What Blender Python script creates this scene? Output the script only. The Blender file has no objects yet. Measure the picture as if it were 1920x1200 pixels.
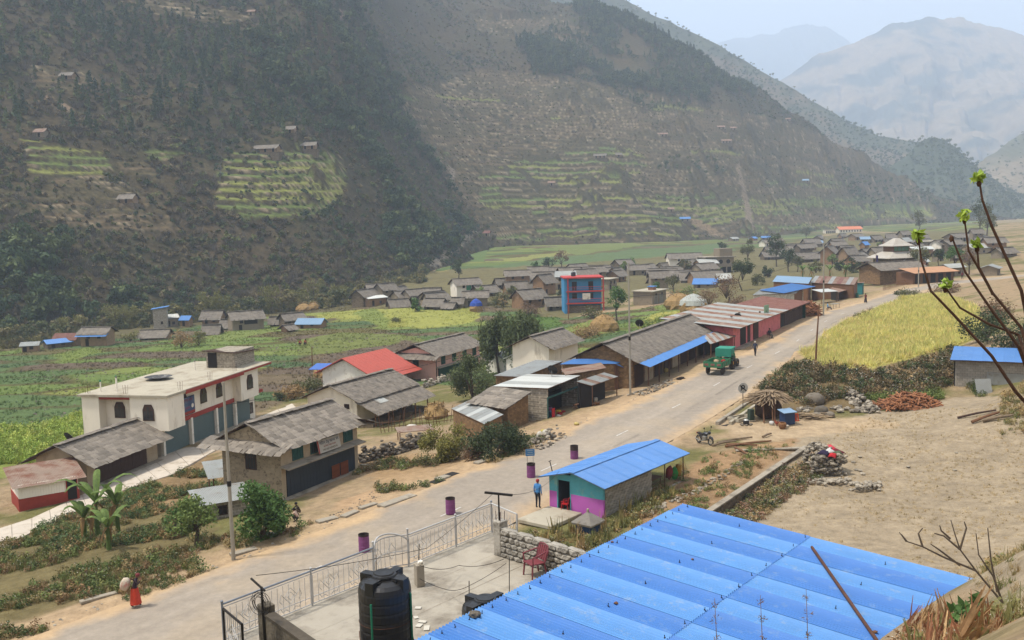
import bpy, bmesh, math, random
import numpy as np
from mathutils import Vector, Matrix
random.seed(7)
RNG = np.random.default_rng(11)
SC = bpy.context.scene
COL = SC.collection
FPX = 1800.0
PITCH = math.atan(185 / 1800.0)
ROLL = 0.027
CAMZ = 17.0
_F = np.array([0, math.cos(PITCH), -math.sin(PITCH)])
_U0 = np.array([0, math.sin(PITCH), math.cos(PITCH)])
_X = np.array([1.0, 0, 0])
_R = _X * math.cos(ROLL) - _U0 * math.sin(ROLL)
_U = _U0 * math.cos(ROLL) + _X * math.sin(ROLL)
_C = np.array([0, 0, CAMZ])
cam_d = bpy.data.cameras.new('camera')
cam = bpy.data.objects.new('camera', cam_d)
COL.objects.link(cam)
cam.matrix_world = Matrix(((_R[0], _U[0], -_F[0], 0), (_R[1], _U[1], -_F[1], 0), (_R[2], _U[2], -_F[2], CAMZ), (0, 0, 0, 1)))
cam_d.sensor_width = 36
cam_d.lens = 36 * FPX / 1920
cam_d.clip_start = 0.1
cam_d.clip_end = 30000
SC.camera = cam
SUN_EL, SUN_AZ = math.radians(66), math.radians(-100)      # azimuth from +Y (view direction) towards +X
world = bpy.data.worlds.new('World')
SC.world = world
world.use_nodes = True
wn = world.node_tree.nodes
sky = wn.new('ShaderNodeTexSky')
sky.sky_type = 'NISHITA'
sky.sun_disc = False
sky.sun_elevation = SUN_EL
sky.sun_rotation = SUN_AZ
sky.air_density = 1.0
sky.dust_density = 6.0
sky.ozone_density = 1.0
sky.altitude = 1500
wbg = wn['Background']
wbg.inputs['Strength'].default_value = 0.15
_tc = wn.new('ShaderNodeTexCoord'); _cn = wn.new('ShaderNodeTexNoise'); _cn.inputs['Scale'].default_value = 2.2; _cn.inputs['Detail'].default_value = 6
_cr = wn.new('ShaderNodeMapRange'); _cr.inputs[1].default_value = .35; _cr.inputs[2].default_value = .7; _cr.inputs[3].default_value = .45; _cr.inputs[4].default_value = .85
_cm = wn.new('ShaderNodeMix'); _cm.data_type = 'RGBA'; _cm.inputs[7].default_value = (5.0, 4.7, 4.5, 1)
_wl = world.node_tree.links.new
_wl(_tc.outputs['Generated'], _cn.inputs['Vector']); _wl(_cn.outputs['Fac'], _cr.inputs[0]); _wl(_cr.outputs[0], _cm.inputs[0]); _wl(sky.outputs[0], _cm.inputs[6]); _wl(_cm.outputs[2], wbg.inputs[0])
sun_d = bpy.data.lights.new('sun', 'SUN')
sun_d.energy = 4.6
sun_d.angle = math.radians(6)
sun_d.color = (1.0, 0.95, 0.88)
sun = bpy.data.objects.new('sun', sun_d)
COL.objects.link(sun)
_sd = Vector((math.sin(SUN_AZ) * math.cos(SUN_EL), math.cos(SUN_AZ) * math.cos(SUN_EL), math.sin(SUN_EL)))
sun.rotation_euler = _sd.to_track_quat('Z', 'Y').to_euler()
sun.location = (0, 0, 300)
SC.render.engine = 'CYCLES'
SC.view_settings.view_transform = 'Standard'
SC.view_settings.look = 'None'
SC.view_settings.gamma = 1
SC.view_settings.use_curve_mapping = False
SC.view_settings.exposure = 0.64
SC.cycles.use_denoising = True
SC.cycles.max_bounces = 6
SC.cycles.diffuse_bounces = 3
SC.cycles.volume_bounces = 2
SC.cycles.transparent_max_bounces = 6
SC.cycles.caustics_reflective = False
SC.cycles.caustics_refractive = False
def ray(px, py):
 px = np.asarray(px, float)[..., None]
 py = np.asarray(py, float)[..., None]
 return _F + (px - 960) / FPX * _R - (py - 600) / FPX * _U
def at(px, py, z):                 # point at height z seen towards a direction
 d = ray(px, py)
 return Vector(_C + d * ((z - CAMZ) / d[..., 2])[..., None])
def atd(px, py, w):                # point at distance w along the view axis
 return Vector(_C + ray(px, py) * w)
def project(P):
 v = np.asarray(P, float) - _C
 w = np.maximum(v @ _F, 1e-3)
 return 960 + FPX * (v @ _R) / w, 600 - FPX * (v @ _U) / w, w
def hash2(ix, iy, s=0):
 n = np.sin(ix * 127.1 + iy * 311.7 + s * 74.7) * 43758.5453
 return n - np.floor(n)
def vnoise(x, y, s=0):
 ix, iy = np.floor(x), np.floor(y)
 fx, fy = x - ix, y - iy
 fx = fx * fx * (3 - 2 * fx); fy = fy * fy * (3 - 2 * fy)
 a, b, c, d = hash2(ix, iy, s), hash2(ix + 1, iy, s), hash2(ix, iy + 1, s), hash2(ix + 1, iy + 1, s)
 return (a * (1 - fx) + b * fx) * (1 - fy) + (c * (1 - fx) + d * fx) * fy
def fbm(x, y, o=4, s=0):
 r, a, t = 0, 1.0, 0
 for k in range(o):
  r = r + a * vnoise(x, y, s + k); t += a
  x, y, a = x * 2.03 + 5.1, y * 2.03 + 1.7, a * 0.5
 return r / t
def inpoly(px, py, poly):
 poly = np.asarray(poly, float)
 ins = np.zeros(np.shape(px), bool)
 n = len(poly)
 for i in range(n):
  x0, y0 = poly[i]; x1, y1 = poly[(i + 1) % n]
  c = ((y0 > py) != (y1 > py))
  with np.errstate(divide='ignore', invalid='ignore'):
   ins ^= c & (px < (x1 - x0) * (py - y0) / (y1 - y0) + x0)
 return ins
class TPS:
 def __init__(s, pts, sc=100.0, lin=False):
  pts = np.asarray(pts, float)
  s.sc = sc; s.lin = lin
  s.p = pts[:, :2] / sc
  n = len(pts)
  r = np.linalg.norm(s.p[:, None] - s.p[None], axis=2)
  A = np.zeros((n + 3, n + 3))
  A[:n, :n] = s.k(r) + np.eye(n) * 1e-3
  A[:n, n] = 1; A[:n, n + 1:] = s.p
  A[n, :n] = 1; A[n + 1:, :n] = s.p.T
  s.w = np.linalg.solve(A, np.concatenate([pts[:, 2], [0, 0, 0]]))
 def k(s, r):
  return -r if s.lin else r * r * np.log(r + 1e-9)
 def __call__(s, x, y):
  x = np.asarray(x, float); y = np.asarray(y, float)
  q = np.stack([x.ravel(), y.ravel()], 1) / s.sc
  out = np.empty(len(q))
  n = len(s.p)
  for i in range(0, len(q), 20000):
   r = np.linalg.norm(q[i:i + 20000, None] - s.p[None], axis=2)
   out[i:i + 20000] = s.k(r) @ s.w[:n] + s.w[n] + q[i:i + 20000] @ s.w[n + 1:]
  return out.reshape(x.shape)
def tag(o, label, cat, group=None, kind=None):
 if label: o['label'] = label
 if cat: o['category'] = cat
 if group: o['group'] = group
 if kind: o['kind'] = kind
 return o
def thing(name, label, cat, loc=(0, 0, 0), rz=0, group=None):
 o = bpy.data.objects.new(name, None)
 o.empty_display_size = 0.2
 COL.objects.link(o)
 o.location = loc; o.rotation_euler = (0, 0, rz)
 return tag(o, label, cat, group)
def mkmesh(name, geo, mat=None, smooth=False):
 v, f = geo
 me = bpy.data.meshes.new(name)
 if isinstance(f, np.ndarray):
  v = np.ascontiguousarray(v, np.float32); k = f.shape[1]
  me.vertices.add(len(v)); me.vertices.foreach_set('co', v.ravel())
  me.loops.add(f.size); me.loops.foreach_set('vertex_index', f.ravel().astype(np.int32))
  me.polygons.add(len(f)); me.polygons.foreach_set('loop_start', np.arange(0, f.size, k, dtype=np.int32))
  me.update(calc_edges=True)
 else:
  me.from_pydata([tuple(p) for p in v], [], f)
 if mat is not None:
  for m in (mat if isinstance(mat, (list, tuple)) else [mat]): me.materials.append(m)
 if smooth: me.polygons.foreach_set('use_smooth', [True] * len(me.polygons))
 me.update()
 return me
def obj(name, geo, mat=None, parent=None, loc=(0, 0, 0), rot=(0, 0, 0), smooth=False, kind=None, scale=None):
 me = geo if isinstance(geo, bpy.types.Mesh) else mkmesh(name, geo, mat, smooth)
 o = bpy.data.objects.new(name, me)
 COL.objects.link(o)
 if parent is not None: o.parent = parent
 o.location = loc; o.rotation_euler = rot
 if scale is not None: o.scale = (scale,) * 3 if isinstance(scale, (int, float)) else scale
 if kind: o['kind'] = kind
 return o
def copytree(o, parent=None):
 c = o.copy(); COL.objects.link(c); c.parent = parent
 for ch in o.children: copytree(ch, c)
 return c
def join(*gs):
 V, Fc = [], []
 for v, f in gs:
  n = len(V)
  V.extend(v)
  Fc.extend([tuple(i + n for i in q) for q in (f.tolist() if isinstance(f, np.ndarray) else f)])
 return V, Fc
def move(g, t=(0, 0, 0), rz=0, rx=0, ry=0, s=None):
 M = Matrix.Translation(t) @ Matrix.Rotation(rz, 4, 'Z') @ Matrix.Rotation(ry, 4, 'Y') @ Matrix.Rotation(rx, 4, 'X')
 if s is not None: M = M @ Matrix.Diagonal((*(s if hasattr(s, '__len__') else (s, s, s)), 1))
 return [tuple(M @ Vector(p)) for p in g[0]], g[1]
def box(x0, x1, y0, y1, z0, z1):
 v = [(x0, y0, z0), (x1, y0, z0), (x1, y1, z0), (x0, y1, z0), (x0, y0, z1), (x1, y0, z1), (x1, y1, z1), (x0, y1, z1)]
 return v, [(3, 2, 1, 0), (4, 5, 6, 7), (0, 1, 5, 4), (1, 2, 6, 5), (2, 3, 7, 6), (3, 0, 4, 7)]
def cbox(cx, cy, cz, sx, sy, sz): return box(cx - sx / 2, cx + sx / 2, cy - sy / 2, cy + sy / 2, cz - sz / 2, cz + sz / 2)
def bbox(sx, sy, sz, b=0.02):      # bevelled box about its base centre
 bm = bmesh.new(); bmesh.ops.create_cube(bm, size=1)
 for v in bm.verts: v.co = Vector((v.co.x * sx, v.co.y * sy, (v.co.z + .5) * sz))
 bmesh.ops.bevel(bm, geom=bm.edges[:], offset=b, segments=1, affect='EDGES')
 bm.verts.index_update()
 g = [tuple(v.co) for v in bm.verts], [tuple(v.index for v in f.verts) for f in bm.faces]
 bm.free(); return g
def tube(path, r, n=6, cap=True):
 P = [Vector(p) for p in path]; m = len(P)
 rr = r if hasattr(r, '__len__') else [r] * m
 V, Fc = [], []
 up = Vector((0.31, 0.17, 0.93))
 for i, p in enumerate(P):
  t = (P[min(i + 1, m - 1)] - P[max(i - 1, 0)])
  t = t.normalized() if t.length > 1e-9 else Vector((0, 0, 1))
  if abs(t.dot(up)) > .97: up = Vector((1, .1, 0))
  a = t.cross(up).normalized(); b = t.cross(a)
  up = -b if b.dot(up) < 0 else b
  b = t.cross(a)
  for k in range(n):
   q = 2 * math.pi * k / n
   V.append(tuple(p + (a * math.cos(q) + b * math.sin(q)) * rr[i]))
 for i in range(m - 1):
  for k in range(n):
   k2 = (k + 1) % n
   Fc.append((i * n + k2, i * n + k, (i + 1) * n + k, (i + 1) * n + k2))
 if cap:
  Fc.append(tuple(range(n))); Fc.append(tuple((m - 1) * n + k for k in reversed(range(n))))
 return V, Fc
def lathe(prof, n=16, cap=True):
 V, Fc = [], []
 for r, z in prof:
  for k in range(n):
   q = 2 * math.pi * k / n
   V.append((r * math.cos(q), r * math.sin(q), z))
 for i in range(len(prof) - 1):
  for k in range(n):
   k2 = (k + 1) % n
   Fc.append((i * n + k, i * n + k2, (i + 1) * n + k2, (i + 1) * n + k))
 if cap:
  Fc.append(tuple(reversed(range(n)))); Fc.append(tuple((len(prof) - 1) * n + k for k in range(n)))
 return V, Fc
def torus(R, r, n=20, m=8):
 V, Fc = [], []
 for i in range(n):
  a = 2 * math.pi * i / n
  for j in range(m):
   b = 2 * math.pi * j / m
   V.append(((R + r * math.cos(b)) * math.cos(a), (R + r * math.cos(b)) * math.sin(a), r * math.sin(b)))
 for i in range(n):
  for j in range(m):
   Fc.append((i * m + j, ((i + 1) % n) * m + j, ((i + 1) % n) * m + (j + 1) % m, i * m + (j + 1) % m))
 return V, Fc
def prism(poly, z0, z1):           # poly: xy ring, counter-clockwise
 n = len(poly)
 V = [(x, y, z0) for x, y in poly] + [(x, y, z1) for x, y in poly]
 return V, [tuple(reversed(range(n))), tuple(range(n, 2 * n))] + [(i, (i + 1) % n, n + (i + 1) % n, n + i) for i in range(n)]
def slab(p0, p1, p2, p3, t):       # four corners (ccw from above), thickness t downward
 P = [Vector(p) for p in (p0, p1, p2, p3)]
 nrm = (P[1] - P[0]).cross(P[3] - P[0]).normalized()
 V = [tuple(p - nrm * t) for p in P] + [tuple(p) for p in P]
 return V, [(3, 2, 1, 0), (4, 5, 6, 7), (0, 1, 5, 4), (1, 2, 6, 5), (2, 3, 7, 6), (3, 0, 4, 7)]
def corr(p0, u, v, L, S, pitch=0.09, amp=0.012, nv=1, cut=None):
 """corrugated sheet: origin p0, unit u across the ridges (length L), unit v along them (length S)"""
 p0, u, v = Vector(p0), Vector(u).normalized(), Vector(v).normalized()
 n = u.cross(v).normalized()
 nu = max(2, int(L / pitch * 4))
 V, Fc = [], []
 for j in range(nv + 1):
  for i in range(nu + 1):
   a = i / nu * L
   q = p0 + u * a + v * (S * j / nv) + n * (amp * math.sin(a / pitch * 2 * math.pi))
   V.append(tuple(q))
 m = len(V)
 V += [tuple(Vector(q) - n * 0.006) for q in V]
 for j in range(nv):
  for i in range(nu):
   a = j * (nu + 1) + i
   Fc.append((a, a + 1, a + nu + 2, a + nu + 1))
   Fc.append((m + a, m + a + nu + 1, m + a + nu + 2, m + a + 1))
 for i in range(nu):
  a, b = i, nv * (nu + 1) + i
  Fc.append((a, m + a, m + a + 1, a + 1)); Fc.append((b, b + 1, m + b + 1, m + b))
 return V, Fc
def rock(seed, sub=1, flat=.75, rough=.28, boxy=0.35):
 bm = bmesh.new(); bmesh.ops.create_icosphere(bm, subdivisions=sub, radius=1)
 rr = random.Random(seed)
 for v in bm.verts:
  c = v.co.normalized()
  m = max(abs(c.x), abs(c.y), abs(c.z))
  c = c * (1 - boxy) + c / m * boxy * .85
  v.co = c * (1 + rr.uniform(-rough, rough)); v.co.z *= flat
 bm.verts.index_update()
 g = [tuple(v.co * .5) for v in bm.verts], [tuple(v.index for v in f.verts) for f in bm.faces]
 bm.free(); return g
MATS = {}
def lin(c):
 return tuple((x / 255 / 12.92) if x / 255 <= .04045 else ((x / 255 + .055) / 1.055) ** 2.4 for x in c)
def mat(name, col, rough=.85, var=.25, scale=3.0, col2=None, bump=.0, bscale=20.0, metal=0.0, spec=.3, rnd=0.0, detail=5, streak=None, two=False, stain=None, stain_amt=.5, stain_scale=1.2):
 """noise-varied principled material. col, col2 linear rgb; rnd = brightness variation from object to object"""
 if name in MATS: return MATS[name]
 m = bpy.data.materials.new(name); m.use_nodes = True
 nt = m.node_tree; N = nt.nodes; Lk = nt.links.new
 b = N['Principled BSDF']
 b.inputs['Roughness'].default_value = rough
 b.inputs['Metallic'].default_value = metal
 b.inputs['Specular IOR Level'].default_value = spec
 tc = N.new('ShaderNodeTexCoord')
 nz = N.new('ShaderNodeTexNoise'); nz.inputs['Scale'].default_value = scale; nz.inputs['Detail'].default_value = detail
 nz.inputs['Roughness'].default_value = .65
 src = tc.outputs['Object']
 if streak:
  mp = N.new('ShaderNodeMapping'); mp.inputs['Scale'].default_value = streak
  Lk(src, mp.inputs[0]); src = mp.outputs[0]
 Lk(src, nz.inputs['Vector'])
 c2 = col2 if col2 else tuple(x * (1 - var) for x in col)
 rp = N.new('ShaderNodeValToRGB')
 rp.color_ramp.elements[0].position = .32; rp.color_ramp.elements[1].position = .68
 rp.color_ramp.elements[0].color = (*c2, 1); rp.color_ramp.elements[1].color = (*col, 1)
 Lk(nz.outputs['Fac'], rp.inputs[0])
 out = rp.outputs[0]
 if stain:
  n2 = N.new('ShaderNodeTexNoise'); n2.inputs['Scale'].default_value = stain_scale; n2.inputs['Detail'].default_value = 8; n2.inputs['Roughness'].default_value = .7
  Lk(src, n2.inputs['Vector'])
  r2 = N.new('ShaderNodeValToRGB'); r2.color_ramp.elements[0].position = .62 - .25 * stain_amt; r2.color_ramp.elements[1].position = .78 - .2 * stain_amt
  Lk(n2.outputs['Fac'], r2.inputs[0])
  mx = N.new('ShaderNodeMix'); mx.data_type = 'RGBA'
  Lk(r2.outputs[0], mx.inputs[0]); Lk(out, mx.inputs[6]); mx.inputs[7].default_value = (*stain, 1)
  out = mx.outputs[2]
 if rnd:
  oi = N.new('ShaderNodeObjectInfo'); mr = N.new('ShaderNodeMapRange')
  mr.inputs[3].default_value = 1 - rnd; mr.inputs[4].default_value = 1 + rnd
  Lk(oi.outputs['Random'], mr.inputs[0])
  hv = N.new('ShaderNodeHueSaturation'); Lk(mr.outputs[0], hv.inputs['Value']); Lk(out, hv.inputs['Color'])
  out = hv.outputs[0]
 Lk(out, b.inputs['Base Color'])
 if bump:
  n3 = N.new('ShaderNodeTexNoise'); n3.inputs['Scale'].default_value = bscale; n3.inputs['Detail'].default_value = 4
  Lk(src, n3.inputs['Vector'])
  bp = N.new('ShaderNodeBump'); bp.inputs['Strength'].default_value = bump; bp.inputs['Distance'].default_value = .05
  Lk(n3.outputs['Fac'], bp.inputs['Height']); Lk(bp.outputs[0], b.inputs['Normal'])
 MATS[name] = m
 return m
def vcol_mat(name, attr='col', rough=.95, noise=.25, scale=.6, bump=.4, bscale=2.0, fine=0):
 if name in MATS: return MATS[name]
 m = bpy.data.materials.new(name); m.use_nodes = True
 nt = m.node_tree; N = nt.nodes; Lk = nt.links.new
 b = N['Principled BSDF']; b.inputs['Roughness'].default_value = rough; b.inputs['Specular IOR Level'].default_value = .1
 at_ = N.new('ShaderNodeAttribute'); at_.attribute_name = attr
 tc = N.new('ShaderNodeTexCoord')
 nz = N.new('ShaderNodeTexNoise'); nz.inputs['Scale'].default_value = scale; nz.inputs['Detail'].default_value = 9; nz.inputs['Roughness'].default_value = .72
 Lk(tc.outputs['Object'], nz.inputs['Vector'])
 mr = N.new('ShaderNodeMapRange'); mr.inputs[1].default_value = .3; mr.inputs[2].default_value = .7
 mr.inputs[3].default_value = 1 - noise; mr.inputs[4].default_value = 1 + noise
 Lk(nz.outputs['Fac'], mr.inputs[0])
 hv = N.new('ShaderNodeHueSaturation'); Lk(mr.outputs[0], hv.inputs['Value']); Lk(at_.outputs['Color'], hv.inputs['Color'])
 Lk(hv.outputs[0], b.inputs['Base Color'])
 n3 = N.new('ShaderNodeTexNoise'); n3.inputs['Scale'].default_value = bscale; n3.inputs['Detail'].default_value = 8
 Lk(tc.outputs['Object'], n3.inputs['Vector'])
 bp = N.new('ShaderNodeBump'); bp.inputs['Strength'].default_value = bump; bp.inputs['Distance'].default_value = .3
 Lk(n3.outputs['Fac'], bp.inputs['Height']); Lk(bp.outputs[0], b.inputs['Normal'])
 MATS[name] = m
 return m
def leaf_mat(name, col, col2=None, inst=False, trans=.25, rough=.7, var=.35):
 """foliage: two greens mixed by leaf position; inst = tint read from the scattered point"""
 if name in MATS: return MATS[name]
 m = bpy.data.materials.new(name); m.use_nodes = True
 nt = m.node_tree; N = nt.nodes; Lk = nt.links.new
 b = N['Principled BSDF']; b.inputs['Roughness'].default_value = rough; b.inputs['Specular IOR Level'].default_value = .2
 tc = N.new('ShaderNodeTexCoord')
 nz = N.new('ShaderNodeTexNoise'); nz.inputs['Scale'].default_value = 2.2; nz.inputs['Detail'].default_value = 6; nz.inputs['Roughness'].default_value = .75
 Lk(tc.outputs['Object'], nz.inputs['Vector'])
 rp = N.new('ShaderNodeValToRGB'); rp.color_ramp.elements[0].position = .33; rp.color_ramp.elements[1].position = .67
 c2 = col2 if col2 else tuple(x * (1 - var) for x in col)
 rp.color_ramp.elements[0].color = (*c2, 1); rp.color_ramp.elements[1].color = (*col, 1)
 Lk(nz.outputs['Fac'], rp.inputs[0])
 out = rp.outputs[0]
 if inst:
  a = N.new('ShaderNodeAttribute'); a.attribute_type = 'INSTANCER'; a.attribute_name = 'tint'
  mx = N.new('ShaderNodeMix'); mx.data_type = 'RGBA'; mx.blend_type = 'MULTIPLY'; mx.inputs[0].default_value = 1
  Lk(out, mx.inputs[6]); Lk(a.outputs['Color'], mx.inputs[7]); out = mx.outputs[2]
 Lk(out, b.inputs['Base Color'])
 tr = N.new('ShaderNodeBsdfTranslucent'); Lk(out, tr.inputs[0])
 ms = N.new('ShaderNodeMixShader'); ms.inputs[0].default_value = trans
 Lk(b.outputs[0], ms.inputs[1]); Lk(tr.outputs[0], ms.inputs[2]); Lk(ms.outputs[0], N['Material Output'].inputs[0])
 MATS[name] = m
 return m
def set_col(me, cols, name='col'):
 a = me.color_attributes.new(name, 'FLOAT_COLOR', 'POINT')
 c = np.ones((len(me.vertices), 4), np.float32); c[:, :3] = cols
 a.data.foreach_set('color', c.ravel())
def scatter(name, pts, scl, rot, idx, sources, tint=None, label=None, tilt=None):
 """one object of kind stuff: points carrying instances of the source meshes"""
 me = bpy.data.meshes.new(name)
 pts = np.asarray(pts, np.float32); n = len(pts)
 me.vertices.add(n); me.vertices.foreach_set('co', pts.ravel())
 a = me.attributes.new('scl', 'FLOAT', 'POINT'); a.data.foreach_set('value', np.asarray(scl, np.float32))
 a = me.attributes.new('rot', 'FLOAT_VECTOR', 'POINT')
 rv = np.zeros((n, 3), np.float32); rv[:, 2] = rot
 if tilt is not None: rv[:, :2] = tilt
 a.data.foreach_set('vector', rv.ravel())
 a = me.attributes.new('idx', 'INT', 'POINT'); a.data.foreach_set('value', np.asarray(idx, np.int32))
 a = me.attributes.new('tint', 'FLOAT_COLOR', 'POINT')
 c = np.ones((n, 4), np.float32)
 if tint is not None: c[:, :3] = tint
 a.data.foreach_set('color', c.ravel())
 o = bpy.data.objects.new(name, me); COL.objects.link(o)
 o['kind'] = 'stuff'
 if label: o['label'] = label
 ng = bpy.data.node_groups.new(name, 'GeometryNodeTree')
 ng.interface.new_socket('Geometry', in_out='INPUT', socket_type='NodeSocketGeometry')
 ng.interface.new_socket('Geometry', in_out='OUTPUT', socket_type='NodeSocketGeometry')
 N = ng.nodes; Lk = ng.links.new
 gi = N.new('NodeGroupInput'); go = N.new('NodeGroupOutput')
 jn = N.new('GeometryNodeJoinGeometry')
 for sm in reversed(sources):
  so = bpy.data.objects.new(sm.name, sm)
  oi = N.new('GeometryNodeObjectInfo'); oi.inputs['Object'].default_value = so
  g2 = N.new('GeometryNodeGeometryToInstance'); Lk(oi.outputs['Geometry'], g2.inputs[0]); Lk(g2.outputs[0], jn.inputs[0])
 ip = N.new('GeometryNodeInstanceOnPoints'); ip.inputs['Pick Instance'].default_value = True
 Lk(gi.outputs[0], ip.inputs['Points']); Lk(jn.outputs[0], ip.inputs['Instance'])
 for nm, ty, sock in (('scl', 'FLOAT', 'Scale'), ('idx', 'INT', 'Instance Index'), ('rot', 'FLOAT_VECTOR', 'Rotation')):
  na = N.new('GeometryNodeInputNamedAttribute'); na.data_type = ty; na.inputs[0].default_value = nm
  s_out = na.outputs[0]
  if nm == 'rot':
   e = N.new('FunctionNodeEulerToRotation'); Lk(s_out, e.inputs[0]); s_out = e.outputs[0]
  Lk(s_out, ip.inputs[sock])
 Lk(ip.outputs[0], go.inputs[0])
 md = o.modifiers.new('scatter', 'NODES'); md.node_group = ng
 return o
def leaf_cloud(rng, n, centers, radii, size, flat=1.0, up=0.3, asp=1.0, droop=0):
 """n leaf faces gathered round clump centres; returns numpy (verts, quads)"""
 centers = np.asarray(centers, float); radii = np.asarray(radii, float)
 k = rng.integers(0, len(centers), n)
 d = rng.normal(size=(n, 3)); d /= np.linalg.norm(d, axis=1)[:, None]
 rr = radii[k] * (rng.random(n) ** .45)
 p = centers[k] + d * rr[:, None] * np.array([1, 1, flat])
 a = rng.normal(size=(n, 3)); a[:, 2] -= droop
 a /= np.linalg.norm(a, axis=1)[:, None]
 nn = d + rng.normal(size=(n, 3)) * .7; nn[:, 2] += up
 b = np.cross(nn, a); b /= (np.linalg.norm(b, axis=1)[:, None] + 1e-9)
 s = size * rng.uniform(.6, 1.3, n)[:, None]
 V = np.empty((n, 4, 3))
 V[:, 0] = p - a * s * asp; V[:, 1] = p + b * s * .5; V[:, 2] = p + a * s * asp; V[:, 3] = p - b * s * .5
 return V.reshape(-1, 3), np.arange(n * 4).reshape(n, 4)
_cp = [(266, 1199, -.5), (313, 1178, -.5), (566, 1075, -.3), (636, 1049, -.2), (829, 970, 0), (857, 953, 0), (1008, 886, .1), (1044, 871, .12),
       (1154, 817, .3), (1183, 806, .35), (1267, 760, .5), (1289, 753, .52), (1351, 715, .7)]
road_c = [tuple(at(*q)) for q in _cp]
_lf = [(1438, 645, .95), (1455, 632, 1.0), (1504, 602, 1.1), (1562, 579, 1.2), (1621, 565, 1.3), (1679, 544, 1.4), (1737, 532, 1.5), (1781, 527, 1.5)]
_lf = [at(*q) for q in _lf]
for i, q in enumerate(_lf):
 t = (_lf[min(i + 1, len(_lf) - 1)] - _lf[max(i - 1, 0)]).normalized()
 road_c.append((q.x + t.y * 3.1, q.y - t.x * 3.1, q.z))
_a, _b = Vector(road_c[0]), Vector(road_c[3])
_t = (_b - _a).normalized()
road_c = [tuple(_a - _t * 60), tuple(_a - _t * 30)] + road_c
_e = Vector(road_c[-1]); _t = (_e - Vector(road_c[-3])).normalized()
road_c += [(_e.x + _t.x * 30 + 8, _e.y + _t.y * 30 - 4, 1.6), (_e.x + 75, _e.y + 22, 1.8), (_e.x + 140, _e.y + 30, 2)]
RC = np.array(road_c)
_s = np.concatenate([[0], np.cumsum(np.linalg.norm(np.diff(RC[:, :2], axis=0), axis=1))])
_ss = np.arange(0, _s[-1], 1.0)
RC = np.stack([np.interp(_ss, _s, RC[:, k]) for k in range(3)], 1)
for _k in range(30):
 RC[1:-1] = RC[1:-1] * .5 + (RC[:-2] + RC[2:]) * .25
_T = np.gradient(RC[:, :2], axis=0); _T /= np.linalg.norm(_T, axis=1)[:, None]
RN = np.stack([_T[:, 1], -_T[:, 0]], 1)            # to the right (uphill side)
RHW = np.interp(RC[:, 1], [80, 120], [4.4, 3.1])
def road_dist(x, y):
 """signed distance from the centre line (+ = uphill side), index along it"""
 x = np.asarray(x, float); y = np.asarray(y, float)
 q = np.stack([x.ravel(), y.ravel()], 1)
 D = np.empty(len(q)); I = np.empty(len(q), int)
 S = RC[::3]
 for i in range(0, len(q), 20000):
  d = ((q[i:i + 20000, None] - S[None, :, :2]) ** 2).sum(2)
  k = d.argmin(1) * 3
  v = q[i:i + 20000] - RC[k, :2]
  D[i:i + 20000] = np.sign((v * RN[k]).sum(1)) * np.sqrt(d.min(1)); I[i:i + 20000] = k
  near = np.abs(D[i:i + 20000]) < 40
  D[i:i + 20000][near] = (v * RN[k]).sum(1)[near]
 return D.reshape(x.shape), I.reshape(x.shape)
_gp = [(60, 1060, -1.6), (150, 1010, -1.9), (60, 985, -2.9), (250, 900, -2.9), (410, 830, -2.9), (300, 858, -3.1), (430, 900, -2.4), (350, 990, -1.4), (240, 960, -2.2),
       (530, 940, -1.0), (672, 882, -.9), (420, 940, -1.6), (500, 760, -3.6), (110, 800, -4.2), (100, 700, -6.5), (100, 650, -9), (60, 628, -11), (-200, 660, -11), (-300, 760, -7),
       (-200, 900, -4), (-200, 1050, -2.4), (300, 592, -10.4), (330, 612, -9.6), (460, 614, -9), (600, 572, -8), (700, 562, -6.8), (300, 660, -7.6), (300, 700, -6), (880, 555, -4.6), (1000, 545, -4.6),
       (1095, 585, -5.5), (1000, 622, -5.8), (800, 640, -6.4), (640, 640, -7), (560, 700, -5.2), (700, 800, -2.6), (740, 790, -2.8), (830, 716, -5.5), (760, 715, -5),
       (940, 725, -3), (900, 765, -1.8), (940, 800, -.9), (860, 862, -.5), (780, 880, -.7), (1060, 650, -3), (1150, 622, -3.6), (1260, 592, -3.6), (1230, 560, -4.6), (1300, 530, -4.6), (1380, 512, -4.2), (1450, 502, -3.4),
       (1600, 500, -2.2), (1600, 450, -2.5), (1590, 437, 0), (1750, 470, 0), (1850, 480, 1), (1700, 508, .8), (1000, 490, -2.5), (900, 480, -1), (950, 462, 2), (850, 500, -3), (820, 520, -4.2), (1200, 455, 0), (1350, 470, -1.5), (1500, 425, 2), (1700, 410, 2), (1850, 420, 6), (1200, 490, -3.2),
       (1400, 480, -3), (700, 520, -6), (1150, 530, -4.6), (1330, 590, -2), (1400, 545, -2.5),
       (1010, 955, 0), (1100, 985, .1), (1250, 860, .35), (1300, 850, .3), (1380, 800, .4), (1250, 950, .3), (1330, 960, .4), (1450, 860, .5), (1480, 800, .3), (1400, 975, -.3), (1560, 900, 0), (1700, 950, 0), (1850, 900, .2), (1700, 800, .2), (1600, 770, .3), (1830, 740, .5), (1750, 760, .4), (1500, 790, .4), (1440, 790, .4),
       (1500, 655, 2.0), (1530, 688, 2.1), (1640, 690, 2.1), (1740, 668, 2.2), (1820, 640, 2.4), (1840, 600, 2.6), (1760, 560, 2.4), (1690, 560, 2.0), (1640, 590, 2.0), (1570, 620, 2.0), (1840, 545, 3.4), (1900, 520, 4.2), (2000, 600, 6), (2000, 760, 1.2), (2050, 900, .6), (2000, 680, 5), (1860, 525, 2.6), (1960, 470, 5)]
_gw = [tuple(at(*q)) for q in _gp]
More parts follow.
